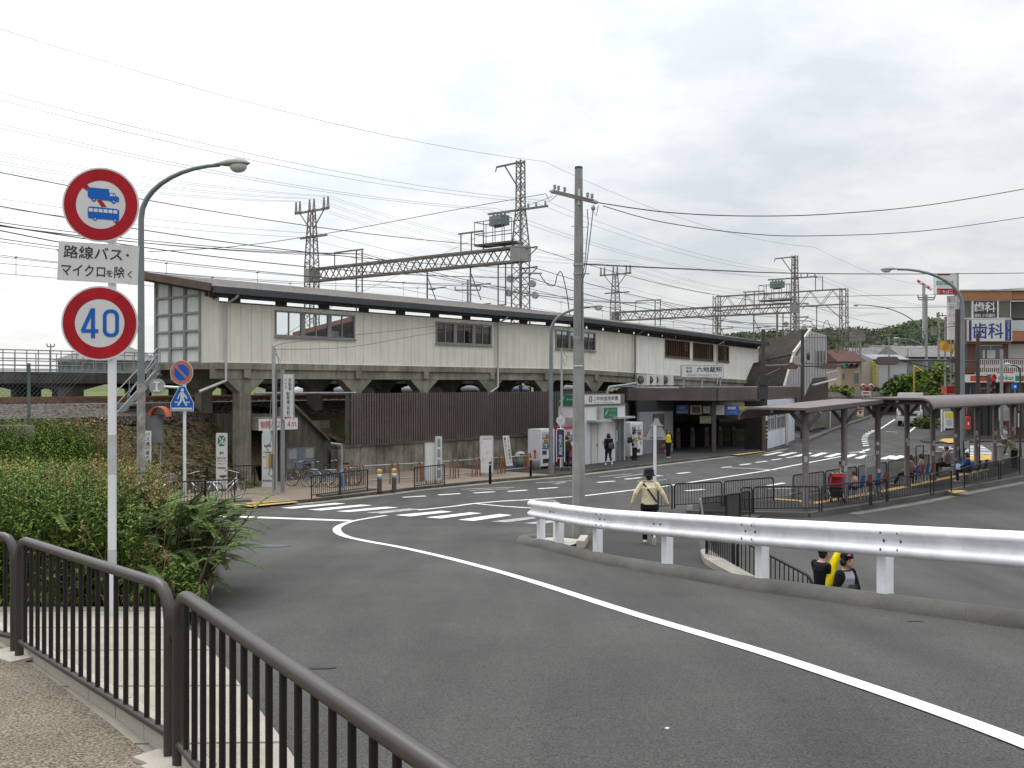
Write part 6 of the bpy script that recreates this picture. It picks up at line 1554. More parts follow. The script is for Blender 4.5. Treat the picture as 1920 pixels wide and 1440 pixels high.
def fq(mb,x0,x1,z0,z1,off=.012,mi=0):
 def yf(z):return interp(z,[(.55,-.02),(.62,0),(1.25,0),(1.33,-.03),(2.0,-.36),(2.12,-.46)])
 mb.add([(x,yf(z)+off,z)for x,z in((x0,z0),(x1,z0),(x1,z1),(x0,z1))],[(3,2,1,0)],mi)
mb=MB();fq(mb,-.86,.86,1.36,1.98);mb.build('windscreen',mat('ws_dark',(.025,.03,.035),.25,0,.2,1,spec=.3),tk)
mb=MB();fq(mb,-.62,.62,.93,1.14);fq(mb,-.5,.5,.66,.74,.05);mb.build('grille',mat('grille',(.04,.04,.042),.5),tk)
mb=MB();mb.box((0,.06,.66),(1.96,.18,.26));mb.build('bumper',mat('bumper',(.50,.51,.52),.4),tk)
for x in(-.80,.80):
 mb=MB();mb.ell((x,.0,1.03),(.14,.05,.12),0,12,8);hl=mb.build('headlight',mat('lamp_glass',(.55,.56,.56),.12,.2),tk)
 mb=MB();mb.ell((x*1.16,-.02,1.03),(.06,.05,.10),0,8,6);mb.build('indicator',mat('amber',(.5,.16,.04),.3),tk)
 mb=MB();mb.tube([(x*1.2,-.25,1.4),(x*1.45,-.12,1.45)],.018,6);mb.box((x*1.48,-.12,1.62),(.16,.05,.34));mb.build('mirror',BLACKM,tk)
 for y in(-.75,-3.6):
  mb=MB();mb.tube([(x*1.0-.1,y,.38),(x*1.0+.1,y,.38)],.38,20);wh=mb.build('wheel',RUBBER,tk)
  mb=MB();s=1 if x>0 else-1;mb.tube([(x+.102*s,y,.38),(x+.11*s,y,.38)],.2,14);mb.build('hub',GREYM,wh)
mb=MB();mb.box((0,-3.55,1.80),(2.0,3.5,2.1));mb.build('box_body',mat('truck_box',(.55,.56,.56),.4,0,.05,.7),tk)
mb=MB();mb.box((0,-2.4,.6),(.8,4.6,.18));mb.box((0,-1.78,1.1),(1.7,.05,1.0));mb.build('chassis',DARK,tk)
mb=MB();fq(mb,-.18,.18,.76,.86,.17);mb.build('number_plate',SWHITE,tk)
tk.location=(33.5,85.5,rampz(85));tk.rotation_euler=(0,0,math.pi-.41)
def car(label,s,o,col):
 t=thing('parked_car',label,'car',(0,0,0),'cars parked beyond the tracks');m=paint(col,.3)
 mb=MB();vs=[];P=[(-2.1,.35,.75,.80),(-2.0,.3,.95,.84),(-.9,.3,1.0,.86),(.9,.3,.98,.86),(2.0,.3,.85,.84),(2.15,.4,.7,.78)]
 for y,z0,z1,w in P:vs+=[(-w,y,z0),(w,y,z0),(w,y,z1),(-w,y,z1)]
 n=len(P);mb.add(vs,[(i*4+(j+1)%4,i*4+j,i*4+4+j,i*4+4+(j+1)%4)for i in range(n-1)for j in range(4)]+[(0,1,2,3),tuple(range(4*n-4,4*n))[::-1]],0,True);mb.build('body',m,t)
 mb=MB();vs=[]
 for y,z,w in((-1.9,.95,.8),(-1.3,1.45,.66),(.5,1.48,.66),(1.2,.97,.8)):vs+=[(-w,y,z),(w,y,z)]
 mb.add(vs,[(0,1,3,2),(2,3,5,4),(4,5,7,6),(0,2,4,6),(7,5,3,1)]);mb.build('cabin',mat('ws_dark',(.03,.035,.04)),t)
 mb=MB();mb.box((0,-.4,1.475),(1.3,1.8,.05));mb.build('roof',m,t)
 for x in(-.75,.75):
  for y in(-1.35,1.35):mb=MB();mb.tube([(x-.1,y,.32),(x+.1,y,.32)],.32,16);mb.build('wheel',RUBBER,t)
 t.location=Wp(s,o,3.05);t.rotation_euler=(0,0,-.7)
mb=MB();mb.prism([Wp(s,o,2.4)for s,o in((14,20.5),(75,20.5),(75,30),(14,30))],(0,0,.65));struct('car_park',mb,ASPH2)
for lb,s,o,c_ in(('white car seen under the platform at the left',24,22.5,'#d8dade'),('second white car seen under the platform',31,22.6,'#c8ccd4'),('silver car seen under the middle of the platform',38,22.4,'#a8acb4'),('pale blue car seen through the platform columns',45,22.7,'#98a8bc'),('grey car farthest right under the platform',53,22.4,'#b4b4b4')):car(lb,s,o,c_)
def fuse(mb,vox,sm=3):
 me=bpy.data.meshes.new('f');me.from_pydata(mb.v,[],mb.f)
 ob=bpy.data.objects.new('f',me);COL.objects.link(ob)
 r=ob.modifiers.new('r','REMESH');r.mode='VOXEL';r.voxel_size=vox
 if sm:s=ob.modifiers.new('s','SMOOTH');s.factor=.5;s.iterations=sm
 dg=bpy.context.evaluated_depsgraph_get();dg.update()
 m2=bpy.data.meshes.new_from_object(ob.evaluated_get(dg))
 o=([v.co.copy()for v in m2.vertices],[tuple(p.vertices)for p in m2.polygons])
 bpy.data.objects.remove(ob);bpy.data.meshes.remove(me);bpy.data.meshes.remove(m2)
 return o
def capsule(mb,pts,rs,n=10):
 """tapering limb with rounded ends"""
 pts=[V(p)for p in pts];rs=list(rs)
 d0=(pts[0]-pts[1]).normalized();d1=(pts[-1]-pts[-2]).normalized()
 P=[pts[0]+d0*rs[0]*q for q in(.97,.7)]+pts+[pts[-1]+d1*rs[-1]*q for q in(.7,.97)]
 R_=[rs[0]*.25,rs[0]*.72]+rs+[rs[-1]*.72,rs[-1]*.25]
 mb.tube(P,R_,n)
def loft(mb,secs,n=16):
 vs=[]
 for c,rx,ry in secs:
  for j in range(n):a=2*math.pi*j/n;vs.append(V(c)+V((rx*math.cos(a),ry*math.sin(a),0)))
 k=len(secs)
 mb.add(vs,[(i*n+j,i*n+(j+1)%n,(i+1)*n+(j+1)%n,(i+1)*n+j)for i in range(k-1)for j in range(n)]+[tuple(range(n))[::-1],tuple(range((k-1)*n,k*n))],0,True)
SKIN=mat('skin',(.42,.25,.17),.55,0,.06,12,spec=.4)
BASE=dict(pel=(0,0,.90),wai=(0,0,1.06),che=(0,.0,1.27),nec=(0,-.01,1.40),hea=(0,.02,1.545),sL=(-.165,-.01,1.345),sR=(.165,-.01,1.345),eL=(-.215,-.03,1.08),eR=(.215,-.03,1.08),wL=(-.22,.05,.85),wR=(.22,.05,.85),hL=(-.085,0,.87),hR=(.085,0,.87),kL=(-.095,.02,.47),kR=(.095,.02,.47),aL=(-.095,-.03,.085),aR=(.095,-.03,.085),fL=(0,1,0),fR=(0,1,0))
WALK=dict(kL=(-.085,.16,.49),aL=(-.08,.20,.10),kR=(.085,.02,.47),aR=(.085,-.27,.16),fR=(0,.75,-.66),eL=(-.21,-.10,1.09),wL=(-.20,-.10,.86),eR=(.21,.03,1.08),wR=(.19,.14,.88))
SIT=dict(pel=(0,-.02,.52),wai=(0,-.04,.66),che=(0,-.03,.88),nec=(0,-.02,1.02),hea=(0,.03,1.165),sL=(-.165,-.03,.965),sR=(.165,-.03,.965),eL=(-.21,.04,.73),eR=(.21,.04,.73),wL=(-.12,.24,.66),wR=(.12,.24,.66),hL=(-.085,0,.50),hR=(.085,0,.50),kL=(-.10,.40,.50),kR=(.10,.40,.50),aL=(-.10,.38,.085),aR=(.10,.38,.085))
def person(label,loc,rz,h,pose=None,top='#222222',bot='#222222',shoe='#222222',hair='#15110f',hl=.0,sleeve=1.0,crop=1.0,look=0.0,vox=.013,group=None,body=None,hat=None,girth=1.0,coat=0.0,curl=.5):
 J=dict(BASE)
 for k_,v in(pose or{}).items():J[k_]=v
 J={k_:V(v)for k_,v in J.items()};s=h/1.65
 t=thing('person',label,'person',(0,0,0),group);g=girth
 hd=J['hea'];hm=Matrix.Rotation(look,3,'Z')
 mb=MB()
 mb.ell(hd+V((0,-.005,.02)),(.073,.09,.098),0,16,12);mb.ell(hd+hm@V((0,.022,-.045)),(.055,.062,.07),0,14,10);mb.ell(hd+hm@V((0,.05,-.088)),(.026,.026,.024),0,8,6)
 mb.ell(hd+hm@V((0,.094,-.022)),(.012,.018,.022),0,8,6);mb.ell(hd+hm@V((0,.082,-.06)),(.022,.012,.010),0,8,6)
 for x in(-1,1):mb.ell(hd+hm@V((x*.074,-.005,-.01)),(.012,.02,.03),0,8,6)
 capsule(mb,[J['nec']-UPZ*.04,hd+V((0,-.01,-.06))],[.055,.05])
 loft(mb,[(J['pel']-UPZ*.08,.08,.07),(J['pel'],.145*g,.10*g),(J['wai'],.12*g,.085*g),(J['che'],.15*g,.10),(J['nec']-UPZ*.05,.13,.075),(J['nec'],.06,.055)])
 for q in 'LR':
  S_,E_,W__=J['s'+q],J['e'+q],J['w'+q];capsule(mb,[S_,S_.lerp(E_,.5),E_,E_.lerp(W__,.4),W__],[.05,.045,.037,.038,.026])
  capsule(mb,[J['h'+q],J['h'+q].lerp(J['k'+q],.5),J['k'+q],J['k'+q].lerp(J['a'+q],.3),J['a'+q]],[.085*g,.073*g,.052,.053,.037])
  d=(W__-E_).normalized();sd=d.cross(V((0,1,0))if abs(d.y)<.8 else UPZ).normalized()*(1 if q=='R' else-1);nm=sd.cross(d).normalized()
  if q=='L':nm=-nm
  fw=sd.cross(d).normalized()*(1 if q=='L' else-1)
  pal=W__+d*.05;across=V((0,1,0))-d*d.y
  across=across.normalized()if across.length>.3 else V((1,0,0));nn_=d.cross(across).normalized()*(1 if q=='L' else-1)
  for a_ in(-.026,-.009,.009,.026):capsule(mb,[W__+d*.01+across*a_*.6,pal+d*.035+across*a_],[.014,.0125],6)
  for i_,(a_,L_)in enumerate(((.031,.062),(.0105,.074),(-.0105,.069),(-.031,.054))):
   b0=pal+d*.035+across*a_;b1=b0+d*L_*.5+nn_*L_*.12*curl;b2=b1+d*L_*.40+nn_*L_*.40*curl
   capsule(mb,[b0,b1,b2],[.0095,.009,.0078],6)
  b0=W__+d*.03+across*.026;capsule(mb,[b0,b0+across*.028+d*.025+nn_*.008,b0+across*.034+d*.058+nn_*.016],[.0125,.0105,.0088],6)
 vs,fs=fuse(mb,vox*.72)
 bm=MB();bm.add([v*s for v in vs],fs,0,True)
 for x in(-1,1):
  bm.ell((hd+hm@V((x*.03,.078,.002)))*s,(.011,.007,.006),1,8,5);bm.ell((hd+hm@V((x*.03,.079,.021)))*s,(.017,.006,.004),1,8,5)
 bm.ell((hd+hm@V((0,.088,-.060)))*s,(.017,.008,.0045),2,8,5)
 bo_=bm.build('body',[SKIN,mat('eye_dark',(.02,.015,.012),.4),mat('lip',(.30,.10,.085),.5)],t)
 hc=lin(hair)if isinstance(hair,str)else hair
 hb=MB();hb.ell(hd+hm@V((0,-.018,.034)),(.086,.098,.094),0,18,12);hb.ell(hd+hm@V((0,.052,.076)),(.07,.035,.03),0,12,8);hb.ell(hd+hm@V((0,-.045,-.03)),(.07,.055,.075),0,12,8)
 if hl:
  for x in(-1,0,1):capsule(hb,[hd+hm@V((x*.06,-.045,.0)),hd+hm@V((x*.066,-.06,-hl*.6)),hd+hm@V((x*.055,-.055,-hl))],[.045,.045,.03])
  for x in(-1,1):capsule(hb,[hd+hm@V((x*.078,-.005,.03)),hd+hm@V((x*.082,.0,-.6*hl)),hd+hm@V((x*.075,-.01,-.9*hl))],[.024,.03,.02])
 vs,fs=fuse(hb,vox*.8,2);q=MB();q.add([v*s for v in vs],fs,0,True);q.build('hair',mat('hair_'+str(hair).strip('#'),hc,.45,0,.35,18,.4,60),t)
 tb_=MB();low=J['pel']-UPZ*(.0+coat)
 loft(tb_,[(low,.158*g+coat*.1,.115*g+coat*.08),(J['pel']+UPZ*.04,.155*g,.112*g),(J['wai'],.14*g,.105*g),(J['che'],.168*g,.118*g),(J['nec']-UPZ*.055,.15,.09),(J['nec']-UPZ*.01,.075,.07)])
 for q_ in 'LR':
  S_,E_,W__=J['s'+q_],J['e'+q_],J['w'+q_]
  if sleeve>.6:capsule(tb_,[S_-V((0,0,.004)),S_.lerp(E_,.5),E_,E_.lerp(W__,.5),E_.lerp(W__,sleeve*.94)],[.062,.057,.050,.047,.041])
  else:capsule(tb_,[S_-V((0,0,.004)),S_.lerp(E_,.35),S_.lerp(E_,sleeve)],[.062,.06,.058])
 vs,fs=fuse(tb_,vox,2);q=MB();q.add([v*s for v in vs],fs,0,True);
 if isinstance(top,tuple)and isinstance(top[0],str):
  for i_,f in enumerate(q.f):
   c_=sum((V(q.v[a])for a in f),V((0,0,0)))/len(f)
   if abs(c_.x)>.125*s+(c_.z/s-1.25)*-.25*s or c_.z>(J['nec'].z-.03)*s:q.m[i_]=1
  tp_=q.build('top',[paint(top[0],.8,0,.12,scale=9),paint(top[1],.8,0,.12,scale=9)],t)
 else:tp_=q.build('top',paint(top,.82,0,.14,scale=9),t)
 tb_=MB();loft(tb_,[(J['pel']-UPZ*.10,.135*g,.10*g),(J['pel'],.152*g,.108*g),(J['pel']+UPZ*.09,.138*g,.10*g)])
 for q_ in 'LR':
  K_,A_=J['k'+q_],J['a'+q_];A2=K_.lerp(A_,crop*.97);capsule(tb_,[J['h'+q_],J['h'+q_].lerp(K_,.5),K_,K_.lerp(A2,.5),A2],[.098*g,.086*g,.066,.062,.055])
 vs,fs=fuse(tb_,vox,2);q=MB();q.add([v*s for v in vs],fs,0,True);q.build('trousers',paint(bot,.85,0,.15,scale=9),t)
 q=MB()
 for q_ in 'LR':
  d=J['f'+q_].normalized();A_=J['a'+q_];sole=A_+(V((0,0,-.045))if abs(d.z)<.3 else V((0,d.y*0,0))+d.cross(V((1,0,0)))*.045*(-1 if d.cross(V((1,0,0))).z>0 else 1))
  m_=MB();capsule(m_,[sole-d*.05,sole+d*.05,sole+d*.15],[.040,.043,.036]);capsule(m_,[A_,sole+d*.02],[.04,.042])
  vs,fs=fuse(m_,vox,2);q.add([v*s for v in vs],fs,0,True)
 q.build('shoes',paint(shoe,.6),t)
 if hat:hat(t,hd,s,hm)
 t.location=loc;t.rotation_euler=(0,0,rz)
 return t,J,s,tp_
def bucket(t,hd,s,hm):
 q=MB();q.lathe([(.132,.03),(.130,.022),(.106,.065),(.102,.14),(.088,.17),(0,.178)],(hd+V((0,-.01,-.02)))*s,20);q.build('hat',paint('#1c1e22',.8),t)
def strap_bag(t,J,s,col='#18181a'):
 q=MB();a,b=V((-.13,-.06,1.37)),V((.13,-.115,.98));q.beam(a*s,V((-.03,-.125,1.24))*s,.035,.012,up=V((0,1,0)));q.beam(V((-.03,-.125,1.24))*s,V((.10,-.13,1.06))*s,.035,.012,up=V((0,1,0)));q.beam(V((.10,-.13,1.06))*s,V((.165,-.09,.96))*s,.035,.012,up=V((0,1,0)));return q.build('strap',paint(col,.6),t)
def at(t,p):return t.matrix_basis@V(p)if False else V(t.location)+Matrix.Rotation(t.rotation_euler[2],3,'Z')@V(p)
def bag(label,t,p,size,col,rz=0.0,strap=.3):
 c=at(t,p);b=thing('hand_bag',label,'bag',c);R0=Matrix.Rotation(t.rotation_euler[2]+rz,3,'Z');w,d,h=size
 m_=MB();vs=[]
 for z,f in((-h/2,.85),(-h/2+.03,1.0),(0,1.05),(h/2-.03,.85),(h/2,.7)):
  for x,y in((-.5,-.35),(-.35,-.5),(.35,-.5),(.5,-.35),(.5,.35),(.35,.5),(-.35,.5),(-.5,.35)):vs.append(c+R0@V((x*w*f,y*d*f,z)))
 m_.add(vs,[(i*8+j,i*8+(j+1)%8,i*8+8+(j+1)%8,i*8+8+j)for i in range(4)for j in range(8)]+[tuple(range(8))[::-1],tuple(range(32,40))],0,True);m_.build('body',paint(col,.55),b)
 m_=MB();m_.tube([c+R0@V(q)for q in((-w*.3,0,h/2-.02),(-w*.22,0,h/2+strap*.7),(0,0,h/2+strap),(w*.22,0,h/2+strap*.7),(w*.3,0,h/2-.02))],.009,6);m_.build('handle',paint('#18181a',.6),b)
 return b
p=G(1217,1022)
t,J,s,tp=person('person from behind in cream jacket and black hat, walking with arms out',p,-.08,1.54,dict(WALK,eL=(-.30,-.06,1.14),wL=(-.37,.02,.91),eR=(.30,-.06,1.14),wR=(.40,-.02,.92),kR=(.085,.03,.48),aR=(.10,-.25,.20),fR=(0,.45,-.9),nec=(0,.02,1.39),hea=(0,.06,1.52)),'#cdbf9f','#17171a','#c9c0ac',hat=bucket,girth=1.12,vox=.011)
strap_bag(t,J,s)
pm=V((4.80,15.7,0))
t,J,s,tp=person('person in a dark long sleeved top holding a yellow jacket below the guardrail',pm,math.pi+1.9,1.66,dict(eR=(.20,.10,1.10),wR=(.02,.27,1.16),eL=(-.2,.08,1.08),wL=(-.10,.28,1.10),hea=(0,.05,1.535)),'#14161c','#20242c','#303030',vox=.0095,look=.2,group='couple below the guardrail')
pw=V((5.06,15.35,0))
def beanie(t,hd,s,hm):
 q=MB();q.ell((hd+V((0,-.02,.06)))*s,(.094,.104,.085),0,16,10);c=q.build('cap',paint('#141416',.85),t);q=MB();q.ell((hd+hm@V((.05,.07,.09)))*s,(.035,.02,.016),0,8,6);q.build('cap_badge',paint('#d8307c',.6),c)
t,J,s,tp=person('smiling person in a grey raglan shirt with black sleeves and black cap below the guardrail',pw,math.pi+.62,1.59,dict(eL=(-.25,.03,1.07),wL=(-.22,.12,.84),eR=(.25,-.02,1.08),wR=(.24,.08,.86),hea=(0,.035,1.54)),('#8d9096','#141417'),'#2c3038','#303030',hl=.07,vox=.0095,look=-.12,hat=beanie,group='couple below the guardrail')
q=MB()
for k in range(5):q.beam(V((-.10+.05*k,.128,1.17+.015*(k%2)))*s,V((-.09+.05*k,.131,1.10))*s,.03,.008,up=V((0,1,0)))
q.build('shirt_print',paint('#3c3e44',.8),tp);q=MB();q.beam(V((-.03,.133,1.09))*s,V((.09,.131,1.09))*s,.03,.008,up=V((0,1,0)));q.build('shirt_print_red',paint('#7c2020',.8),tp)
q=MB();q.beam(V((-.02,.092,1.475))*s,V((.03,.094,1.478))*s,.010,.004,up=V((0,1,0)));q.build('teeth',paint('#e0dcd4',.4),t)
c=ray(1561,15.55,None,1062);yj=thing('yellow_jacket','bright yellow jacket squeezed between the couple','jacket',c)
q=MB();vs=[]
for z,x,rx_,ry_ in((.26,.10,.03,.03),(.20,.085,.06,.06),(.05,.02,.07,.09),(-.12,-.01,.075,.10),(-.28,-.05,.06,.09),(-.40,-.06,.03,.05)):
 for j in range(14):a=2*math.pi*j/14;w_=1+.14*math.sin(3*a+z*9);vs.append(c+V((x+rx_*w_*math.cos(a),ry_*w_*math.sin(a),z)))
q.add(vs,[(i*14+j,(i+1)*14+j,(i+1)*14+(j+1)%14,i*14+(j+1)%14)for i in range(5)for j in range(14)],0,True);q.build('cloth',paint('#e8cc10',.85,0,.1,scale=14),yj)
SP_=dict(vox=.017)
p=Gs(1141,873)
t,J,s,tp=person('person in a black hooded top and cropped blue leggings walking past the bank booth',p,.05,1.60,dict(WALK,kL=(-.10,.13,.49),aL=(-.14,.10,.09),aR=(.15,-.22,.12),wR=(.2,.05,.86)),'#121214','#1c2a3e','#d8d8d8',hl=.14,crop=.62,**SP_)
bag('dark grey shoulder bag worn by the person in black',t,(.12,-.16,1.0),(.30,.10,.30),'#34363a',0,.3)
p=Gs(1190,862.5)
t,J,s,tp=person('person in a pale coat standing with a phone in front of the white vending machine',p,math.pi+.55,1.62,dict(eR=(.2,.08,1.12),wR=(.08,.26,1.22),eL=(-.2,.0,1.09),wL=(-.06,.18,1.08),kL=(-.06,.03,.47),aL=(-.05,.03,.085),kR=(.08,.0,.47)),'#a39c8e','#1a1c24','#181818',hl=.13,coat=.22,look=.2,**SP_)
bag('large dark brown shoulder bag beside the vending machine customer',t,(.28,-.05,1.08),(.34,.14,.32),'#2a201c',.3,.25)
p=Gs(1253,859)
t,J,s,tp=person('person in a yellow shirt and black cardigan facing the road by the entrance',p,math.pi+.1,1.57,dict(wL=(-.24,.03,.84),wR=(.26,.03,.84),kL=(-.06,.04,.47),aL=(-.05,.03,.085),kR=(.06,.0,.47),aR=(.055,-.04,.085)),('#d0b818','#1a1a1c'),'#16181c','#c8c8c8',hl=.16,**SP_)
bag('dark red hand bag carried by the person in yellow',t,(.30,.03,.60),(.30,.12,.26),'#4a2426',0,.16)
p=G(1062,880,lambda y:SWZ)
person('person in a dark olive jacket facing the red vending machine',p,.5,1.60,dict(eL=(-.24,.02,1.1),wL=(-.12,.18,1.05)),'#2e2e22','#1c2430','#8a8478',hl=.06,hat=None,girth=1.1,**SP_)
G2='people waiting in the bus shelter'
person('child in pink seated on the blue seat',sh_(4.15,.0,.15),SRZ,1.25,dict(SIT,nec=(0,.0,1.02),hea=(0,.06,1.16)),'#b98c86','#38506e','#c0c0c0',hl=.04,group=G2,**SP_)
person('person in a pale grey shirt seated behind the child, facing the road',sh_(4.9,-.75,.15),SRZ+.3,1.60,SIT,'#8b959c','#30343c','#303030',group=G2,**SP_)
person('person in tan seated on the blue seat with legs stretched out',sh_(9.9,.05,.15),SRZ+.1,1.58,dict(SIT,kL=(-.1,.42,.48),aL=(-.1,.62,.09),kR=(.1,.42,.48),aR=(.1,.66,.09)),'#8b7358','#181a20','#807468',hl=.05,group=G2,**SP_)
person('person with short black hair in a mottled blouse beside the red seat',sh_(11.1,.05,.15),SRZ,1.56,dict(SIT,wL=(-.16,.26,.72)),'#9a7e76','#20222a','#202020',hl=.03,group=G2,**SP_)
person('heavy person in dark clothes with folded arms seated under the faded board',sh_(15.4,-.2,.15),SRZ+.15,1.66,dict(SIT,wL=(.05,.22,.80),wR=(-.05,.24,.76)),'#6d5a5c','#1c1418','#181818',girth=1.25,group=G2,**SP_)
t,*_=person('person in a blue top seated sideways behind the front railing',V((18.5,41.15,.15)),SRZ+.25,1.58,dict(SIT,eL=(-.24,.12,.75),wL=(-.1,.3,.62)),'#1c3a66','#1a2436','#a08878',hl=.08,group=G2,**SP_)
bag('white plastic carrier bag on the lap of the person in blue',t,(-.02,.34,.62),(.24,.2,.26),'#b8c4d4',0,.08)
p=G(1883,853.5,ZERO);t,*_=person('person in a pale grey vest standing at the crossing',p,math.pi+.5,1.70,dict(eL=(-.24,.05,1.12),wL=(-.05,.2,1.2),eR=(.26,.0,1.1),wR=(.3,.1,1.0)),'#8d97a2','#4a4a46','#c8c8c8',girth=1.1,sleeve=.5,**SP_)
p=ray(1902,48.2,.15);t,*_=person('stooping person in an olive shirt and black trousers seen from behind by the end railing',p,.35,1.58,dict(wai=(0,.08,1.05),che=(0,.17,1.24),nec=(0,.25,1.36),hea=(0,.34,1.46),sL=(-.165,.2,1.3),sR=(.165,.2,1.3),eL=(-.25,.2,1.06),eR=(.25,.2,1.06),wL=(-.22,.36,.92),wR=(.22,.36,.92)),'#6d6a56','#18181a','#202020',hair='#5a564e',girth=1.1,**SP_)
p=ray(1566,34.4,.15);pc=thing('pushchair','red pushchair parked behind the bus side railing','pushchair',p)
q=MB();vs=[]
for k in range(8):
 a=math.radians(-20+150*k/7)
 for x in(-.22,.22):vs.append(p+V((x,-.25+.34*math.cos(a),.62+.36*math.sin(a))))
q.add(vs,[(2*i,2*i+1,2*i+3,2*i+2)for i in range(7)],0,True);q.box(p+V((0,-.08,.72)),(.42,.06,.42));q.build('hood',paint('#a01820',.7,0,.15),pc)
q=MB();q.box(p+V((0,.05,.45)),(.40,.40,.08));q.box(p+V((0,-.1,.28)),(.36,.3,.2));q.build('seat',paint('#1c1a1e',.8),pc)
q=MB()
for x in(-.22,.22):q.tube([p+V((x,.35,.08)),p+V((x,-.1,.55)),p+V((x,-.4,1.0))],.014,6);q.tube([p+V((x,-.3,.08)),p+V((x,.1,.5))],.014,6)
q.tube([p+V((-.22,-.4,1.0)),p+V((.22,-.4,1.0))],.016,6);q.build('frame',GREYM,pc)
for x in(-.22,.22):
 for y in(-.3,.35):q=MB();q.tube([p+V((x-.02,y,.08)),p+V((x+.02,y,.08))],.08,14);q.build('wheel',RUBBER,pc)
q=MB()
for k in range(6):q.ell(p+V((-.18+.07*k,-.3,1.0+.015*(k%2))),(.035,.03,.03),k%2,7,5)
q.build('trim',[paint('#c8a878',.8),paint('#401418',.8)],pc)
def lattice(mb,base,z0,z1,w0,w1,step=None,ang=0.6994,leg=.085,lace=.045):
 """square lattice mast: four corner angles with crossed lacing"""
 x_=V((math.cos(ang),math.sin(ang),0));y_=V((-x_.y,x_.x,0));b=V((base.x,base.y,0))
 def P(i,z):t=(z-z0)/(z1-z0);w=(w0+(w1-w0)*t)/2;sx,sy=((-1,-1),(1,-1),(1,1),(-1,1))[i];return b+x_*sx*w+y_*sy*w+UPZ*z
 for i in range(4):mb.beam(P(i,z0),P(i,z1),leg,leg)
 z=z0;st=step or w0*.62;k=0
 while z<z1-.1:
  zn=min(z+st,z1)
  for i in range(4):
   j=(i+1)%4;a,c=(i,j)if k%2 else(j,i);mb.beam(P(a,z),P(c,zn),lace,lace*.7)
   if z==z0 or k%4==0:mb.beam(P(i,z),P(j,z),lace,lace*.5)
  z=zn;k+=1
def truss(mb,a,b,h,d,n,chord=.13):
 e=(b-a);sd=e.cross(UPZ).normalized()*d/2
 for s in(-1,1):
  for z in(0,h):mb.beam(a+sd*s+UPZ*z,b+sd*s+UPZ*z,chord,chord)
  for k in range(n):p,q=a+e*(k/n),a+e*((k+1)/n);m=p.lerp(q,.5);mb.beam(p+sd*s,m+sd*s+UPZ*h,.065,.05);mb.beam(m+sd*s+UPZ*h,q+sd*s,.065,.05)
 for k in range(n+1):
  for z in(0,h):p=a+e*(k/n)+UPZ*z;mb.beam(p-sd,p+sd,.04,.04)
INS=[(.0,.62),(.06,.6),(.085,.5),(.06,.47),(.095,.36),(.07,.33),(.11,.2),(.085,.15),(.14,.03),(.14,0)]
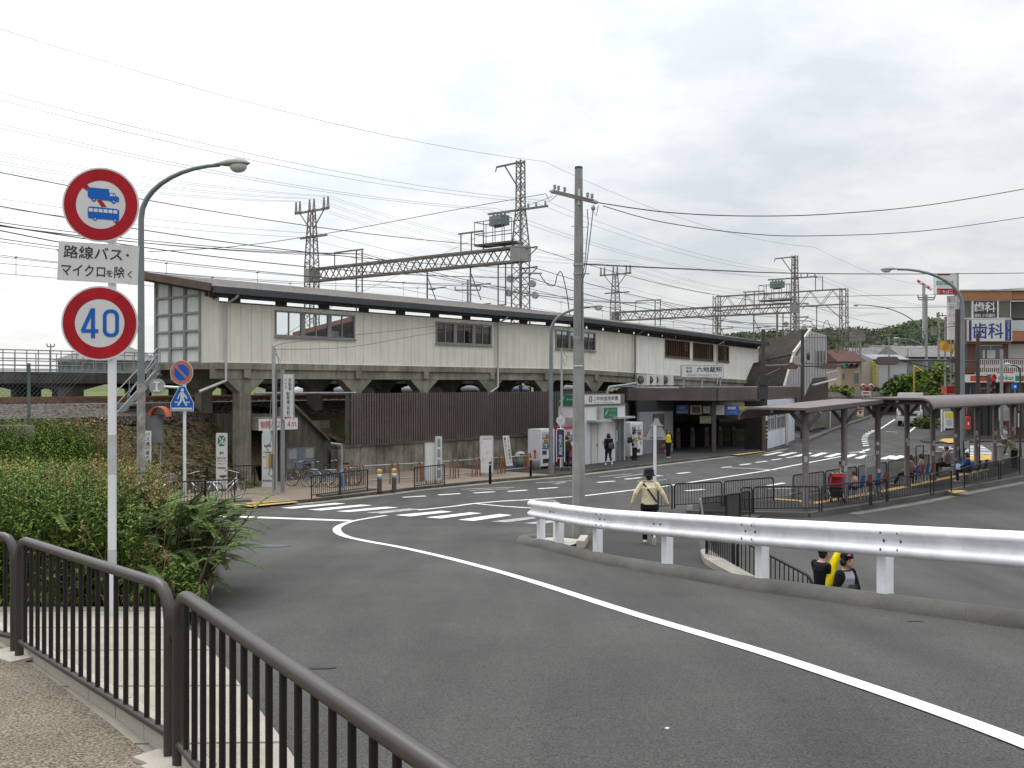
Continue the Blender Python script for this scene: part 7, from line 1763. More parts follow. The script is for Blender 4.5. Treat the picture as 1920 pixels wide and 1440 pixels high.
def gantry(label,s,dz,far_top,near_top,det=True,g=1.0):
 oR,oL=4.6,24.0;t=thing('line_gantry',label,'gantry',Wp(s,oR,3.4+dz),'railway line gantries')
 R_=Wp(s,oR,0);L_=Wp(s-.2,oL,0);Z=lambda z:z+dz
 mb=MB();lattice(mb,R_,Z(3.3),Z(12.6),.86*g,.74*g);lattice(mb,R_,Z(12.6),Z(14.7),.74*g,.42);lattice(mb,R_,Z(14.7),near_top,.40,.36,.36);m1=mb.build('mast',GALVL,t)
 mb=MB();lattice(mb,L_,Z(3.3),Z(13.0),.80,.74);lattice(mb,L_,Z(13.0),far_top,.72,.36,.4);m2=mb.build('mast',GALVL,t)
 mb=MB();truss(mb,Wp(s,oR+.4,Z(11.62)),Wp(s-.2,oL-.3,Z(11.62)),.85,.62,14);mb.build('beam',GALVL,t)
 mb=MB()
 for p,w in((R_,.92*g),(L_,.86*g)):mb=MB();mb.box(p+UPZ*Z(12.05),(w,w*.95,.95),rz=.6994);mb.build('box',mat('gantry_box',(.27,.265,.255),.6,.1,.12,2,streak=.2),t)
 mb=MB();a=Wp(s,oR,near_top-.1);mb.beam(a,a+NO*1.9+UPZ*-.05,.09,.10,up=UPZ);mb.beam(a+NO*1.3,a+NO*.25-UPZ*1.45,.07,.07);mb.beam(a+NO*1.9,a+NO*2.0-UPZ*.35,.05,.05)
 c_=Wp(s,oR,Z(14.75));mb.beam(c_-NO*2.1,c_+NO*2.6,.10,.12,up=UPZ)
 for z in(12.35,11.15):mb.beam(Wp(s,oR,Z(z)),Wp(s,oR-1.3,Z(z)+.05),.07,.08,up=UPZ);mb.beam(Wp(s,oR-1.3,Z(z)),Wp(s,oR-.7,Z(z)-.45),.05,.05)
 l=Wp(s-.2,oL,far_top);mb.beam(l-NO*1.9,l+NO*1.9,.12,.14,up=UPZ);mb.beam(l-NO*1.4,l-UPZ*1.3-NO*.2,.06,.06);mb.beam(l+NO*1.4,l-UPZ*1.3+NO*.2,.06,.06)
 l2=Wp(s-.2,oL,far_top-1.9);mb.beam(l2-NO*1.7,l2+NO*1.3,.10,.12,up=UPZ)
 mb.build('crossarm',GALVL,t)
 for d in(-1.8,-1.35,-.25,.25,1.35,1.8):
  mb=MB();mb.lathe([(r,z*1.35)for r,z in INS],l+NO*d+UPZ*.07,8);mb.build('insulator',PORC,t)
 mb=MB()
 for d in(-1.9,-1.2,-.6):mb.lathe([(.0,.3),(.07,.25),(.05,.18),(.08,.1),(.04,0)],c_+NO*d+UPZ*.06,8)
 mb.build('insulator',PORC,t)
 for o in(8.6,12.4,6.0,19.0):
  mb=MB();top=Wp(s-.1,o,Z(11.62));big=o in(6.0,19.0)
  if big:
   for q in(-.3,.3):mb.beam(top+NO*q+UPZ*(1.9 if o>10 else 0),top+NO*q-UPZ*2.6,.09,.09)
   mb.beam(top-NO*.3-UPZ*2.6,top+NO*.3-UPZ*2.6,.08,.08)
   if o>10:mb.beam(top-NO*.4+UPZ*1.9,top+NO*2.6+UPZ*1.9,.1,.1);mb.beam(top+NO*2.6+UPZ*1.9,top+NO*2.6+UPZ*.6,.07,.07)
  else:
   mb.beam(top,top-UPZ*2.5,.10,.10);mb.beam(top-UPZ*.4,top+NO*-.9-UPZ*2.2,.05,.05)
   for z in(1.25,2.5):mb.tube([top-UPZ*z,top-UPZ*z-NO*1.7+UPZ*.05],.035,6)
  mb.build('drop_post',GALVL,t)
  if not big:
   mb=MB()
   for z in(1.25,2.5):
    for q in(.35,.5,.65):mb.ell(top-UPZ*z-NO*q,(.10,.10,.09),0,8,5)
   mb.build('insulator',PORC,t)
 if det:
  mb=MB();p=Wp(s,oR+1.7,Z(14.25));mb.box(p,(1.15,.7,.6),rz=.6994+math.pi/2);
  for k in range(4):q=p+NO*(-.45+.3*k)+UPZ*.3;mb.lathe([(.05,.25),(.08,.2),(.06,.12),(.08,.06),(.05,0)],q,8)
  mb.box(p-UPZ*.35,(.9,.1,.12),rz=.6994+math.pi/2);mb.build('transformer',mat('transformer_green',(.16,.20,.19),.5,.1,.15,2),t)
  mb=MB();f0=Wp(s-.5,oR+.3,Z(12.75));mb.prism([f0,f0+NO*3.0,f0+NO*3.0+U*1.1,f0+U*1.1][::-1],(0,0,.12));mb.build('work_platform',mat('deck_dark',(.09,.09,.088),.8),t)
  mb=MB()
  for k in range(5):
   for q in(0,1.1):mb.beam(f0+NO*(.75*k)+U*q,f0+NO*(.75*k)+U*q+UPZ*1.5,.045,.045)
  for q in(0,1.1):
   for z in(.75,1.5):mb.beam(f0+U*q+UPZ*z,f0+U*q+NO*3+UPZ*z,.045,.045)
  for z in(.75,1.5):mb.beam(f0+NO*3+UPZ*z,f0+NO*3+U*1.1+UPZ*z,.045,.045)
  g0=Wp(s,oR+3.0,Z(12.5))
  for q in(0,1.0,1.9):mb.beam(g0+NO*q,g0+NO*q+UPZ*1.25,.08,.08)
  mb.beam(g0+UPZ*1.25,g0+NO*2.1+UPZ*1.25,.1,.1,up=UPZ);mb.build('handrail',GALVL,t)
  mb=MB()
  for z,q in((10.2,-.9),(9.5,-1.1),(10.6,.85),(9.75,.95)):p=Wp(s,oR+q,Z(z));mb.tube([p,Wp(s,oR,Z(z))],.04,6);mb.tube([p-U*.05,p+U*.12],.22,14)
  mb.tube([Wp(s-.1,oR,Z(10.9)),Wp(s-.1,oR-1.7,Z(10.75))],.06,6)
  mb.build('tension_gear',PORC,t)
  mb=MB();P=[Wp(s,oR-1.5-3.6*f,Z(10.7)+dy)for f,dy in((0,0),(.15,-.6),(.3,-.7),(.36,-.1),(.45,.0),(.55,-1.2),(.62,-2.6),(.7,-2.7),(.76,-1.4),(.85,-.3),(1,-.2))];mb.tube([V(p)for p in smooth([tuple(p)for p in P],4)],.03,5);mb.build('cable_loop',WIREM,t)
 return t
gantry('nearest lattice railway gantry with transformer and work platform above the cream building',24.5,0,16.75,17.75)
gantry('second lattice railway gantry farther along by the overpass stair',64.2,-.95,15.45,15.85,g=.7)
g3=thing('line_gantry','farthest rectangular portal gantry in front of the wooded hill','gantry',(39.2,120,3.4),'railway line gantries')
R3,L3=V((39.3,120,0)),V((26.4,130.6,0));an3=math.atan2((L3-R3).y,(L3-R3).x)
for p in(R3,L3):mb=MB();lattice(mb,p,3.0,15.5,.80,.70,.8,an3,.10,.05);mb.build('mast',GALVL,g3)
mb=MB();truss(mb,V((R3.x,R3.y,13.6)),V((L3.x,L3.y,13.6)),1.8,.6,6,.12);e=(L3-R3).normalized()
for p,s in((R3,1),(L3,-1)):mb.beam(p+UPZ*11.6,p+e*2.2*s+UPZ*13.6,.08,.08)
mb.build('beam',GALVL,g3)
mb=MB();p=R3+e*2.6;
for q in(0,.9):mb.beam(p+e*q+UPZ*15.4,p+e*q+UPZ*17,.09,.09)
mb.beam(p+UPZ*17,p+e*.9+UPZ*17,.09,.09);mb.beam(R3-e*3+UPZ*10.3,R3+e*3+UPZ*10.3,.12,.12);mb.box(R3-e*1.6+UPZ*9.7,(1.6,1,1.1));mb.build('crossarm',GALVL,g3)
mb=MB()
for s0,s1,z in((.5,.5,12.0),(.35,.35,12.0),(.2,.2,12.0)):p=R3.lerp(L3,s0);mb.beam(p+UPZ*13.6,p+UPZ*10.2,.1,.1);mb.beam(p+UPZ*11,p+e*1.6+UPZ*11,.07,.07)
mb.build('drop_post',GALVL,g3)
lw=R3+V((3.5,22,0));mb=MB();
mb=MB();lattice(mb,V((44.5,131,0)),3,11.6,.7,.6,.8,.7,.08,.04);tag(mb.build('lattice_mast',GALVL),'pair of pale lattice masts beside the portal gantry leg','mast')
WG='overhead wires along the tracks'
SPAN=[-95,-55.2,-15.4,24.4,64.1,104,144]
def trackwire(o,z,sag,r,m=WIREG,o2=None,hang=None,ends=(0,6)):
 t=MB();P=[]
 for i in range(ends[0],ends[1]):
  for k in range(12):
   f=k/12;s=SPAN[i]+(SPAN[i+1]-SPAN[i])*f;dr=-.95*max(0,(s-24.4)/39.7)if s<64.1 else-.95-.5*(s-64.1)/40
   P.append(Wp(s,o,z+dr-sag*4*f*(1-f)))
 t.tube(P,r,4);w=tag(t.build('overhead_wire',m),'overhead wire along the tracks strung between the gantries','wire',WG)
 if hang:
  h=MB()
  for i in range(ends[0],ends[1]):
   for k in range(8):
    f=(k+.5)/8;s=SPAN[i]+(SPAN[i+1]-SPAN[i])*f;dr=-.95*max(0,(s-24.4)/39.7)if s<64.1 else-.95-.5*(s-64.1)/40
    h.beam(Wp(s,o,z+dr-sag*4*f*(1-f)),Wp(s,o,hang+dr),.016,.016);h.beam(Wp(s,o,z+dr-sag*4*f*(1-f))-NO*.1,Wp(s,o,z+dr-sag*4*f*(1-f))+NO*.1,.05,.05)
  h.build('hanger',WIREG,w)
for a in((2.7,17.4,1.0,.009),(2.6,15.05,.9,.008),(3.4,15.05,.95,.008),(6.4,15.0,.95,.008),(7.1,15.0,.9,.008)):trackwire(*a)
for d in(-1.8,-1.35,-.25,.25,1.35,1.8):trackwire(24+d,17.65,1.15+.1*d,.008)
for a in((22.6,14.95,.7,.010),(25.2,14.95,.75,.010),(3.4,12.3,.75,.018),(3.35,11.1,.8,.02),(4.0,10.6,.9,.022),(4.2,10.0,.7,.016),(18.6,13.2,.9,.022),(19.3,13.25,1.0,.022),(20.4,13.2,.8,.018),(16.5,10.9,.6,.015)):trackwire(*a,m=WIREM)
for o in(7.0,10.8):trackwire(o,10.35,.75,.013,WIREM,hang=8.95);trackwire(o,8.95,.02,.011)
def wire(pts,r,label,m=WIREM,grp='wires from the concrete pole'):
 P=[ray(px,D,None,py)for px,py,D in pts];P=[V(p)for p in smooth([tuple(p)for p in P],8)]
 mb=MB();mb.tube(P,r,5);return tag(mb.build('utility_wire',m),label,'wire',grp)
wire([(1121,380,21.9),(1250,398,22.5),(1400,405,23.5),(1560,401,25),(1750,383,27.5),(2000,340,31)],.012,'upper twisted cable sagging from the concrete pole to the right')
wire([(1130,386,21.9),(1240,416,22.5),(1400,438,23.5),(1540,442,25),(1750,431,27.5),(2000,395,31)],.010,'lower cable sagging from the concrete pole to the right')
wire([(1090,495,22.3),(1300,505,27),(1500,512.5,33),(1750,513.5,42),(2000,511,52)],.017,'thick straight cable from the concrete pole past the sign tower')
wire([(1024,363,22.7),(860,392,22.2),(640,433,21.3),(450,461,20.5),(277,472,20.0)],.007,'thin cable from the concrete pole down to the near street lamp')
wire([(1036,368,22.6),(990,385,30),(930,405,45),(905,395,60)],.007,'short cable from the concrete pole to the transformer')
wire([(262,480,20.0),(200,470,20),(90,450,19.5),(-60,420,19)],.012,'dark cable from the near street lamp out of the picture to the left')
wire([(1082,640,22.4),(1068,615,32),(1055,650,49)],.008,'thin cable from the concrete pole to the thin service pole')
wire([(512,650,37.2),(560,640,38),(760,618,44),(905,600,50)],.009,'thin cable from the meter pole across the cream wall')
wire([(516,655,37.2),(660,650,40),(830,622,46),(1040,600,58)],.009,'second thin cable from the meter pole across the cream wall')
wire([(516,640,37.2),(640,565,45),(760,510,60),(905,440,70)],.010,'cable rising from the meter pole to the gantry platform')
wire([(1506,633,71),(1600,632,68),(1700,626,62),(1797,610,55)],.02,'dark cable between the two signal poles')
wire([(1440,560,92),(1540,557,100),(1640,554,110),(1738,553,118)],.03,'twisted cable from the gantry to the street pole, upper')
wire([(1515,575,92),(1600,577.5,100),(1680,577,110),(1800,575,80)],.025,'twisted cable from the gantry to the street pole, lower')
wire([(1738,553,118),(1800,548,90),(1925,540,60)],.02,'cable from the street pole past the brown building')
def pole(name,label,cat,p,z1,r,m,grp=None):
 t=thing(name,label,cat,p,grp);mb=MB();mb.tube([p,V((p.x,p.y,z1))],[r,r*.75],10);mb.build('post',m,t);return t
SGM=mat('signal_brown',(.045,.034,.032),.5,0,.12,3);SGH=mat('signal_head',(.10,.065,.06),.5,0,.12,3)
SGR='traffic signals at the junction'
LG,LRD,LOFF=emis('lamp_green','#0a9a70',.35),emis('lamp_red','#d01818',.5),mat('lamp_off',(.06,.03,.028),.3)
def head(t,c,d,n,lamps,sz=.36):
 """horizontal three lamp head along d facing n"""
 d,n=V(d).normalized(),V(n).normalized();w=sz*3.3
 mb=MB();P=[]
 for k in range(12):a=math.pi/2+math.pi*k/11;P.append(c+d*(-w/2+sz*.5+sz*.55*math.cos(a))+UPZ*sz*.55*math.sin(a))
 for k in range(12):a=-math.pi/2+math.pi*k/11;P.append(c+d*(w/2-sz*.5+sz*.55*math.cos(a))+UPZ*sz*.55*math.sin(a))
 mb.prism([p-n*.10 for p in P],n*.2);h=mb.build('signal_head',SGH,t)
 for k,m in enumerate(lamps):
  q=c+d*((k-1)*sz*1.04)+n*.11;mb=MB();mb.ell(q,(sz*.4,)*3 if False else(sz*.38,sz*.38,sz*.08),0,14,6,Matrix((d,UPZ.cross(d)*-1 if False else n.cross(d),n)).transposed());mb.build('lamp',m,h)
  mb=MB();vs=[]
  for j in range(9):
   a=-.35+(math.pi+.7)*j/8
   for f in(0,.32):vs.append(q+d*sz*.43*math.cos(a)+UPZ*sz*.43*math.sin(a)+n*f)
  mb.add(vs,[(2*j,2*j+1,2*j+3,2*j+2)for j in range(8)],0,True);mb.build('visor',SGH,h)
p=V((15.2,61.3,.085));t=pole('traffic_signal','dark signal pole beside the entrance doorway with arm to the right','traffic signal',p,7.45,.15,SGM,SGR)
mb=MB();mb.tube([V((p.x,p.y,5.25)),V((p.x+1.9,p.y-.2,5.3))],.05,8);mb.tube([V((p.x,p.y,4.6)),V((p.x+1.0,p.y-.1,5.1))],.03,6);mb.build('arm',mat('arm_brown',(.14,.10,.09),.5),t)
head(t,V((p.x+1.6,p.y-.2,5.25)),(.35,-1,0),(1,.35,0),(LOFF,LOFF,LOFF))
mb=MB();mb.box(V((p.x-.1,p.y-.25,3.75)),(.55,.4,1.05));mb.box(V((p.x-.12,p.y-.42,4.35)),(.4,.3,.5));mb.build('pedestrian_head',mat('ped_dark',(.03,.03,.03),.5),t)
p=V((20.35,71.0,.2));t=pole('traffic_signal','dark signal pole at the stair corner carrying the lit green signal','traffic signal',p,7.95,.15,SGM,SGR)
mb=MB();mb.tube([V((p.x,p.y,5.40)),V((p.x+3.7,p.y-.3,5.42))],.05,8);mb.tube([V((p.x,p.y,5.62)),V((p.x+2.2,p.y-.2,5.48))],.03,6);mb.build('arm',SGM,t)
head(t,V((p.x+1.75,p.y-.2,5.40)),(1,.1,0),(.1,1,.0),(LOFF,LOFF,LOFF));head(t,V((p.x+3.2,p.y-.35,5.42)),(1,0,0),(-.1,-1,0),(LG,LOFF,LOFF))
mb=MB();mb.ell(V((p.x+.35,p.y-.2,6.1)),(.14,.14,.3),0,8,6);mb.build('speaker',SGM,t)
p=V((24.2,55.0,.0));t=pole('traffic_signal','thick dark signal pole beside the right street lamp, long arm to the left','traffic signal',p,8.2,.19,SGM,SGR)
mb=MB();mb.tube([V((p.x,p.y,5.42)),V((p.x-4.5,p.y+.3,5.46))],.055,8);mb.tube([V((p.x,p.y,4.7)),V((p.x-3.0,p.y+.2,5.42))],.035,6);mb.build('arm',SGM,t)
head(t,V((p.x-3.75,p.y+.25,5.42)),(1,-.1,0),(.15,1,-.25),(LOFF,LOFF,LOFF))
p=V((24.0,52.2,.0));t=pole('traffic_signal','dark signal pole in front of the dentist sign with a lit red vertical head','traffic signal',p,6.75,.12,SGM,SGR)
mb=MB();c=V((24.6,52.0,4.12));mb.box(c,(.36,.22,1.02));h=mb.build('signal_head',SGH,t)
for k,m in enumerate((LRD,LOFF,LOFF)):
 q=c+V((-.02,-.12,.33-.33*k));mb=MB();mb.ell(q,(.13,.04,.13),0,12,6);mb.build('lamp',m,h);mb=MB()
 for j in range(8):a0,a1=-.3+3.7*j/8,-.3+3.7*(j+1)/8;mb.add([q+V((.15*math.cos(a),-f,.15*math.sin(a)))for a in(a0,a1)for f in(0,.2)],[(0,1,3,2)],0,True)
 mb.build('visor',SGH,h)
mb=MB();mb.tube([V((24.0,52.2,4.55)),V((24.6,52.05,4.55))],.035,6);mb.tube([V((24.0,52.2,5.3)),V((22.9,52.2,5.35))],.04,6);mb.box(V((22.9,52.2,5.35)),(.7,.25,.2));mb.build('arm',SGM,t)
def rect_on(mb,c,r_,x0,x1,z0,z1,n,d0,d1,mi=0):mb.hexa([c+r_*x+UPZ*z+n*d for z in(z0,z1)for x,d in((x0,d1),(x1,d1),(x1,d0),(x0,d0))],mi)
DB=73.0
cb_=ray(1799,DB,0);rb_=V((1,-.06,0)).normalized();nb2=V((rb_.y,-rb_.x,0))
def zq_(y):return H-(y-CY)/F*DB
def xq_(px):return(px-1799)/F*DB
bld=thing('brown_building','three storey brown tiled building with dentist signs over a convenience store','building',cb_)
BT=mat('tile_brown',(.31,.135,.055),.5,0,.10,.8,streak=.12);BTD=mat('tile_red',(.14,.06,.038),.6,0,.12,1)
def bq(mb,a,b,y0,y1,d0,d1,mi=0):rect_on(mb,cb_,rb_,xq_(a),xq_(b),zq_(y1),zq_(y0),nb2,d0,d1,mi)
mb=MB();c0_,c1_=cb_+rb_*xq_(1801)-nb2*1.2,cb_+rb_*xq_(1990)-nb2*1.2;kx=V((c0_.x/c0_.y,1,0))*12
for z0,z1,p_ in((-.2,zq_(563),(c0_,c1_,c1_-nb2*12+V((2,0,0)),c0_+kx+V((1.0,0,0)))),):mb.hexa([p+UPZ*z for z in(z0,z1)for p in p_])
bq(mb,1800,1893,546,563,-1.2,.12);bq(mb,1893,1990,543,562,-1.2,.0);bq(mb,1800,1893,598,645,-1.2,0);bq(mb,1893,1990,622,640,-1.2,0.2);bq(mb,1800,1990,640,700,-1.1,-.4,1);wl=mb.build('wall',[BT,BTD],bld)
mb=MB();bq(mb,1798,1990,543.5,546,-1.2,.2);bq(mb,1800,1893,562.5,565,-1.1,.06);bq(mb,1800,1893,596,599,-1.1,.06);mb.build('coping',mat('coping_pale',(.38,.37,.35),.6),bld)
mb=MB();bq(mb,1800,1893,565,596,-1.1,-.05);bq(mb,1895,1990,566,596,-1.1,-.9);g_=mb.build('window_band',mat('band_glass',(.09,.095,.065),.2,0,.3,.6),bld)
mb=MB()
for a in(1821,1842,1868,1892):bq(mb,a-.7,a+.7,565,597,-.06,.02)
mb.build('mullion',mat('alu_white',(.5,.5,.5),.5),g_)
mb=MB();bq(mb,1823,1867,564,597,-.04,.04);bq(mb,1821,1824,563,598,-.04,.07,1);bq(mb,1867,1870,563,598,-.04,.07,1);wp=mb.build('lettered_window',[mat('pane_brown',(.035,.025,.022),.3),SWHITE],bld)
wc=cb_+nb2*.042
text('歯科',.75,wc+rb_*xq_(1845)+UPZ*zq_(576),rb_,UPZ,SWHITE,wp,w=1.5,bold=.02);text('歯科 小児歯科',.24,wc+rb_*xq_(1845)+UPZ*zq_(591.5),rb_,UPZ,SWHITE,wp,w=1.45,bold=.01)
mb=MB();bq(mb,1811,1890,600,640.5,.1,.5);ds_=mb.build('dentist_sign',SWHITE,bld)
mb=MB();bq(mb,1811,1816,601,640,.505,.51);bq(mb,1877,1888,601,639.5,.505,.515);mb.build('navy_edge',mat('navy',(.02,.03,.14),.5),ds_)
sc=cb_+nb2*.512;text('歯科',1.12,sc+rb_*xq_(1846)+UPZ*zq_(621),rb_,UPZ,mat('navy_text',(.015,.03,.16),.5),ds_,w=2.15,bold=.012)
text(vert('６０３･１２４１'),1.15,sc+nb2*.006+rb_*xq_(1882.5)+UPZ*zq_(622),rb_,UPZ,SWHITE,ds_,w=.16,bold=.015);text('TEL',.12,sc+nb2*.006+rb_*xq_(1882.5)+UPZ*zq_(604),rb_,UPZ,SWHITE,ds_)
mb=MB();bq(mb,1838,1880,648,672,-.42,-.38);bq(mb,1813,1817,645,690,-.42,-.36);w=mb.build('window',mat('pane_dark',(.1,.11,.12)),bld)
mb=MB();bq(mb,1836,1881,646,648.5,-.42,-.3);bq(mb,1858,1859.5,648,672,-.42,-.3);bq(mb,1845,1849,656,672,-.37,-.34);bq(mb,1853,1868,656,672,-.37,-.34);mb.build('frame',mat('alu_white',(.5,.5,.5)),w)
mb=MB()
for y in(674,698):bq(mb,1830,1990,y,y+1.4,.45,.55)
for k in range(34):bq(mb,1830+k*3.6,1831.3+k*3.6,675,698,.47,.53)
for k in range(12):bq(mb,1830+k*10,1838+k*10,684,690,.48,.52)
bq(mb,1893,1990,601,621,.02,.1);bq(mb,1830,1990,699,702,-.5,.6);mb.build('balcony',mat('balcony_white',(.42,.42,.41),.6,0,.1,2),bld)
mb=MB();bq(mb,1892,1990,645,672,-.42,-.36);mb.build('plaster',mat('plaster',(.36,.34,.31),.7,0,.1,1),bld)
mb=MB()
RDS,GNS=mat('stripe_red',(.42,.045,.02),.4),mat('stripe_green',(.015,.19,.11),.4)
for k,(a,b,i)in enumerate(((1790,1799,2),(1799,1809,0),(1809,1822,1),(1822.4,1837,1),(1838,1856,2),(1886,1902,2),(1903,1990,1))):bq(mb,a,b,704.5,715,.6,1.0,i)
bq(mb,1790,1990,702.5,704.5,.58,1.0,0);bq(mb,1790,1990,715,717,.58,1.0,0);fa=mb.build('store_fascia',[SWHITE,RDS,GNS],bld)
mb=MB();bq(mb,1853,1888,697,717,1.0,1.15);bq(mb,1855,1886,697.5,699.5,1.15,1.16,1);bq(mb,1855,1886,715,716.5,1.15,1.16,1);ss_=mb.build('store_sign',[SWHITE,RDS],bld)
SGT=mat('store_green',(.02,.2,.1),.5)
text('sunkus',.34,cb_+nb2*1.155+rb_*xq_(1871)+UPZ*zq_(708),rb_,UPZ,SGT,ss_,w=1.05,bold=.02)
mb=MB();bq(mb,1800,1990,717,720,-.9,.5);bq(mb,1800,1806,718,822,-.8,.3);bq(mb,1880,1886,718,815,-.8,.3);bq(mb,1806,1990,803,822,-.9,-.1);mb.build('store_wall',BTD,bld)
mb=MB();bq(mb,1806,1990,720,803,-.85,-.7);gl=mb.build('store_glass',mat('store_glass',(.055,.055,.06),.12,0,.5,.7),bld)
mb=MB()
for a in range(1806,1990,18):bq(mb,a,a+1.4,720,803,-.7,-.62)
bq(mb,1838,1855,727,729,-.66,-.6,1);bq(mb,1840,1860,757,760,-.5,-.4,1);mb.build('store_frame',[mat('alu',(.4,.4,.4)),SWHITE],gl)
mb=MB()
for k in range(9):bq(mb,1886+k*4,1889+k*4,RN.uniform(770,778),800,.2,.7,k%3)
mb.build('stacked_goods',[paint('#b0b0a8'),paint('#7a2020'),paint('#384a40')],bld)
tw=thing('sign_tower','tall store sign tower with a square white and red top box','sign',ray(1790,69,0));D_=69.0
def tq(mb,a,b,y0,y1,d0,d1,mi=0):p,q=ray(a,D_,None,y0),ray(b,D_,None,y1);mb.box(((p.x+q.x)/2,D_-(d0+d1)/2,(p.z+q.z)/2),(q.x-p.x,abs(d1-d0),p.z-q.z),mi)
mb=MB();tq(mb,1792.5,1796,512,822,-.15,.15);mb.build('post',GREYM,tw)
mb=MB();tq(mb,1753,1790.5,514,552,-.3,.3);tb_=mb.build('top_box',SWHITE,tw)
mb=MB();tq(mb,1753.3,1790.2,542,551.7,.302,.31);tq(mb,1753.3,1778,514.2,517,.302,.31);mb.build('red_band',SRED,tb_)
c=ray(1771.5,D_-.305,None,529);text('sunkus',.42,c,rx,UPZ,SGT,tb_,w=1.2,bold=.012);c=ray(1771.5,D_-.312,None,547);text('酒･たばこ',.24,c,rx,UPZ,SWHITE,tb_,w=1.08,bold=.02)
mb=MB()
for y in(518,527,536,545):tq(mb,1790.5,1793,y,y+5,-.1,.1)
mb.build('bracket',SWHITE,tw)
mb=MB();tq(mb,1777,1793,555,637,-.15,.15);pl_=mb.build('tenant_panel',mat('panel_pinkish',(.50,.46,.45),.5,0,.06,1),tw)
mb=MB()
for y in(571,580,603,612,618):tq(mb,1777,1793,y,y+.7,.152,.16)
mb.build('divider',GREYM,pl_)
for tx,y,m_,hh in(('貸ビル',563,SBLACK,.3),('空室有り',576,SBLACK,.15),('２Ｆ',591,SRED,.15),('テナント募集',607,SBLACK,.18)):c=ray(1785,D_-.153,None,y);text(tx,hh,c,rx,UPZ,m_,pl_,w=.5)
def sbox(name,label,cat,px0,px1,y0,y1,D,dep,m,extra=None,grp=None):
 p,q=ray(px0,D,None,y0),ray(px1,D,None,y1);t=thing(name,label,cat,((p.x+q.x)/2,D,q.z),grp)
 mb=MB();mb.box(((p.x+q.x)/2,D+dep/2,(p.z+q.z)/2),(q.x-p.x,dep,p.z-q.z));mb.build('body',m,t)
 if extra:
  for nm,fx0,fx1,fz0,fz1,m_ in extra:mb=MB();mb.box((p.x+(q.x-p.x)*(fx0+fx1)/2,D-.012,q.z+(p.z-q.z)*(fz0+fz1)/2),((q.x-p.x)*(fx1-fx0),.02,(p.z-q.z)*(fz1-fz0)));mb.build(nm,m_,t)
 return t,p,q
RD_=mat('post_red',(.38,.03,.025),.45,0,.1,3)
sbox('post_box','red post box on a stand beside the phone booth','post box',1812,1820,781,805,62,.45,RD_,[('slot',.2,.8,.72,.8,DARK),('notice',.3,.6,.35,.55,SWHITE)])
sbox('red_sign','red upright shop sign behind the street lamp','sign',1814,1821,763,777,64,.2,RD_,[('label',.2,.8,.3,.7,SWHITE)])
t,p,q=sbox('phone_booth','dark glazed booth in front of the convenience store','booth',1827,1868,757,817,62.5,1.0,mat('booth_black',(.022,.022,.024),.25,0,.3,1))
mb=MB();W3=q.x-p.x
for f in(0,.33,.66,1):mb.beam((p.x+W3*f,62.47,q.z),(p.x+W3*f,62.47,p.z),.07,.07)
mb.box(((p.x+q.x)/2,62.4,p.z),(W3+.3,.5,.12));mb.build('frame',BLACKM,t);mb=MB();mb.box(((p.x+q.x)/2+.1,62.44,p.z+.14),(W3*.7,.1,.14));mb.build('light',SWHITE,t)
sbox('banner_board','white and yellow board on a shop stand by the road corner','sign',1771,1789,772,807,66,.15,SWHITE,[('yellow_head',.08,.92,.68,.96,mat('yel_board',(.5,.42,.03),.5)),('dark_foot',.05,.95,.0,.12,SBLACK),('print',.2,.8,.25,.6,mat('print_grey',(.3,.32,.36),.6,0,.4,9))])
sbox('notice_board','white rusty notice board on legs near the standing man','notice board',1874,1892,759,789,57,.08,mat('rusty_board',(.38,.39,.37),.6,0,.1,3,col2=(.2,.15,.12),c2scale=2.5,c2amt=.3),[('leg',.08,.14,-.75,0,RUST),('leg',.86,.92,-.75,0,RUST)])
sbox('blue_sign','small blue and white sign by the store fascia','sign',1898,1908,719,731,60,.1,SBLUE,[('mark',.3,.7,.3,.7,SWHITE),('post',.45,.55,-7,0,GREYM)])
sbox('bus_pillar','dark hut with a hedge beside the truck','hut',1742,1764,754,784,84,2.2,mat('hut_dark',(.055,.055,.055),.7,0,.2,1),[('edge',.96,1.0,0,1.05,SWHITE)])
sbox('red_truck_box','red box above the shelter roof by the poles','box',1775,1797,724,738,78,1.0,RD_,None)
for px,y0,y1,D,r,lb in((1729,768,803,84,.05,'white guide post beside the truck'),(1765.5,768,809,70,.05,'white post left of the yellow board'),(1556,765,806,84,.07,'white post in front of the corrugated fence'),(1878,655,815,56,.09,'grey pole in front of the white balcony')):
 q=ray(px,D,None,y1);mb=MB();mb.tube([q,ray(px,D,None,y0)],r,8);tag(mb.build('pole',WHITEP if D>60 else GALV),lb,'pole')
b=V((27.6,58,.1));lamp('street_lamp','short dark street lamp with round hood in front of the balcony',ray(1913,56,.1),5.1,-.55,0,.06,.35,SGM)
mb=MB();p,q=ray(1732,83,None,786),ray(1752,83,None,803)
def leaves(mb,c,rad,n,sz,nm=1,flat=1.0):
 for _ in range(n):
  while True:
   d=V((RN.uniform(-1,1),RN.uniform(-1,1),RN.uniform(-1,1)))
   if .25<d.length<1:break
  p=V(c)+V((d.x*rad[0],d.y*rad[1],d.z*rad[2]));a=V((RN.gauss(0,1),RN.gauss(0,1),RN.gauss(0,.6))).normalized();b=a.orthogonal().normalized();b=Matrix.Rotation(RN.uniform(0,6.3),3,a)@b;s=sz*RN.uniform(.6,1.3)
  mb.add([p-a*s,p+b*s*.55,p+a*s,p-b*s*.55],[(0,1,2,3)],RN.randrange(nm))
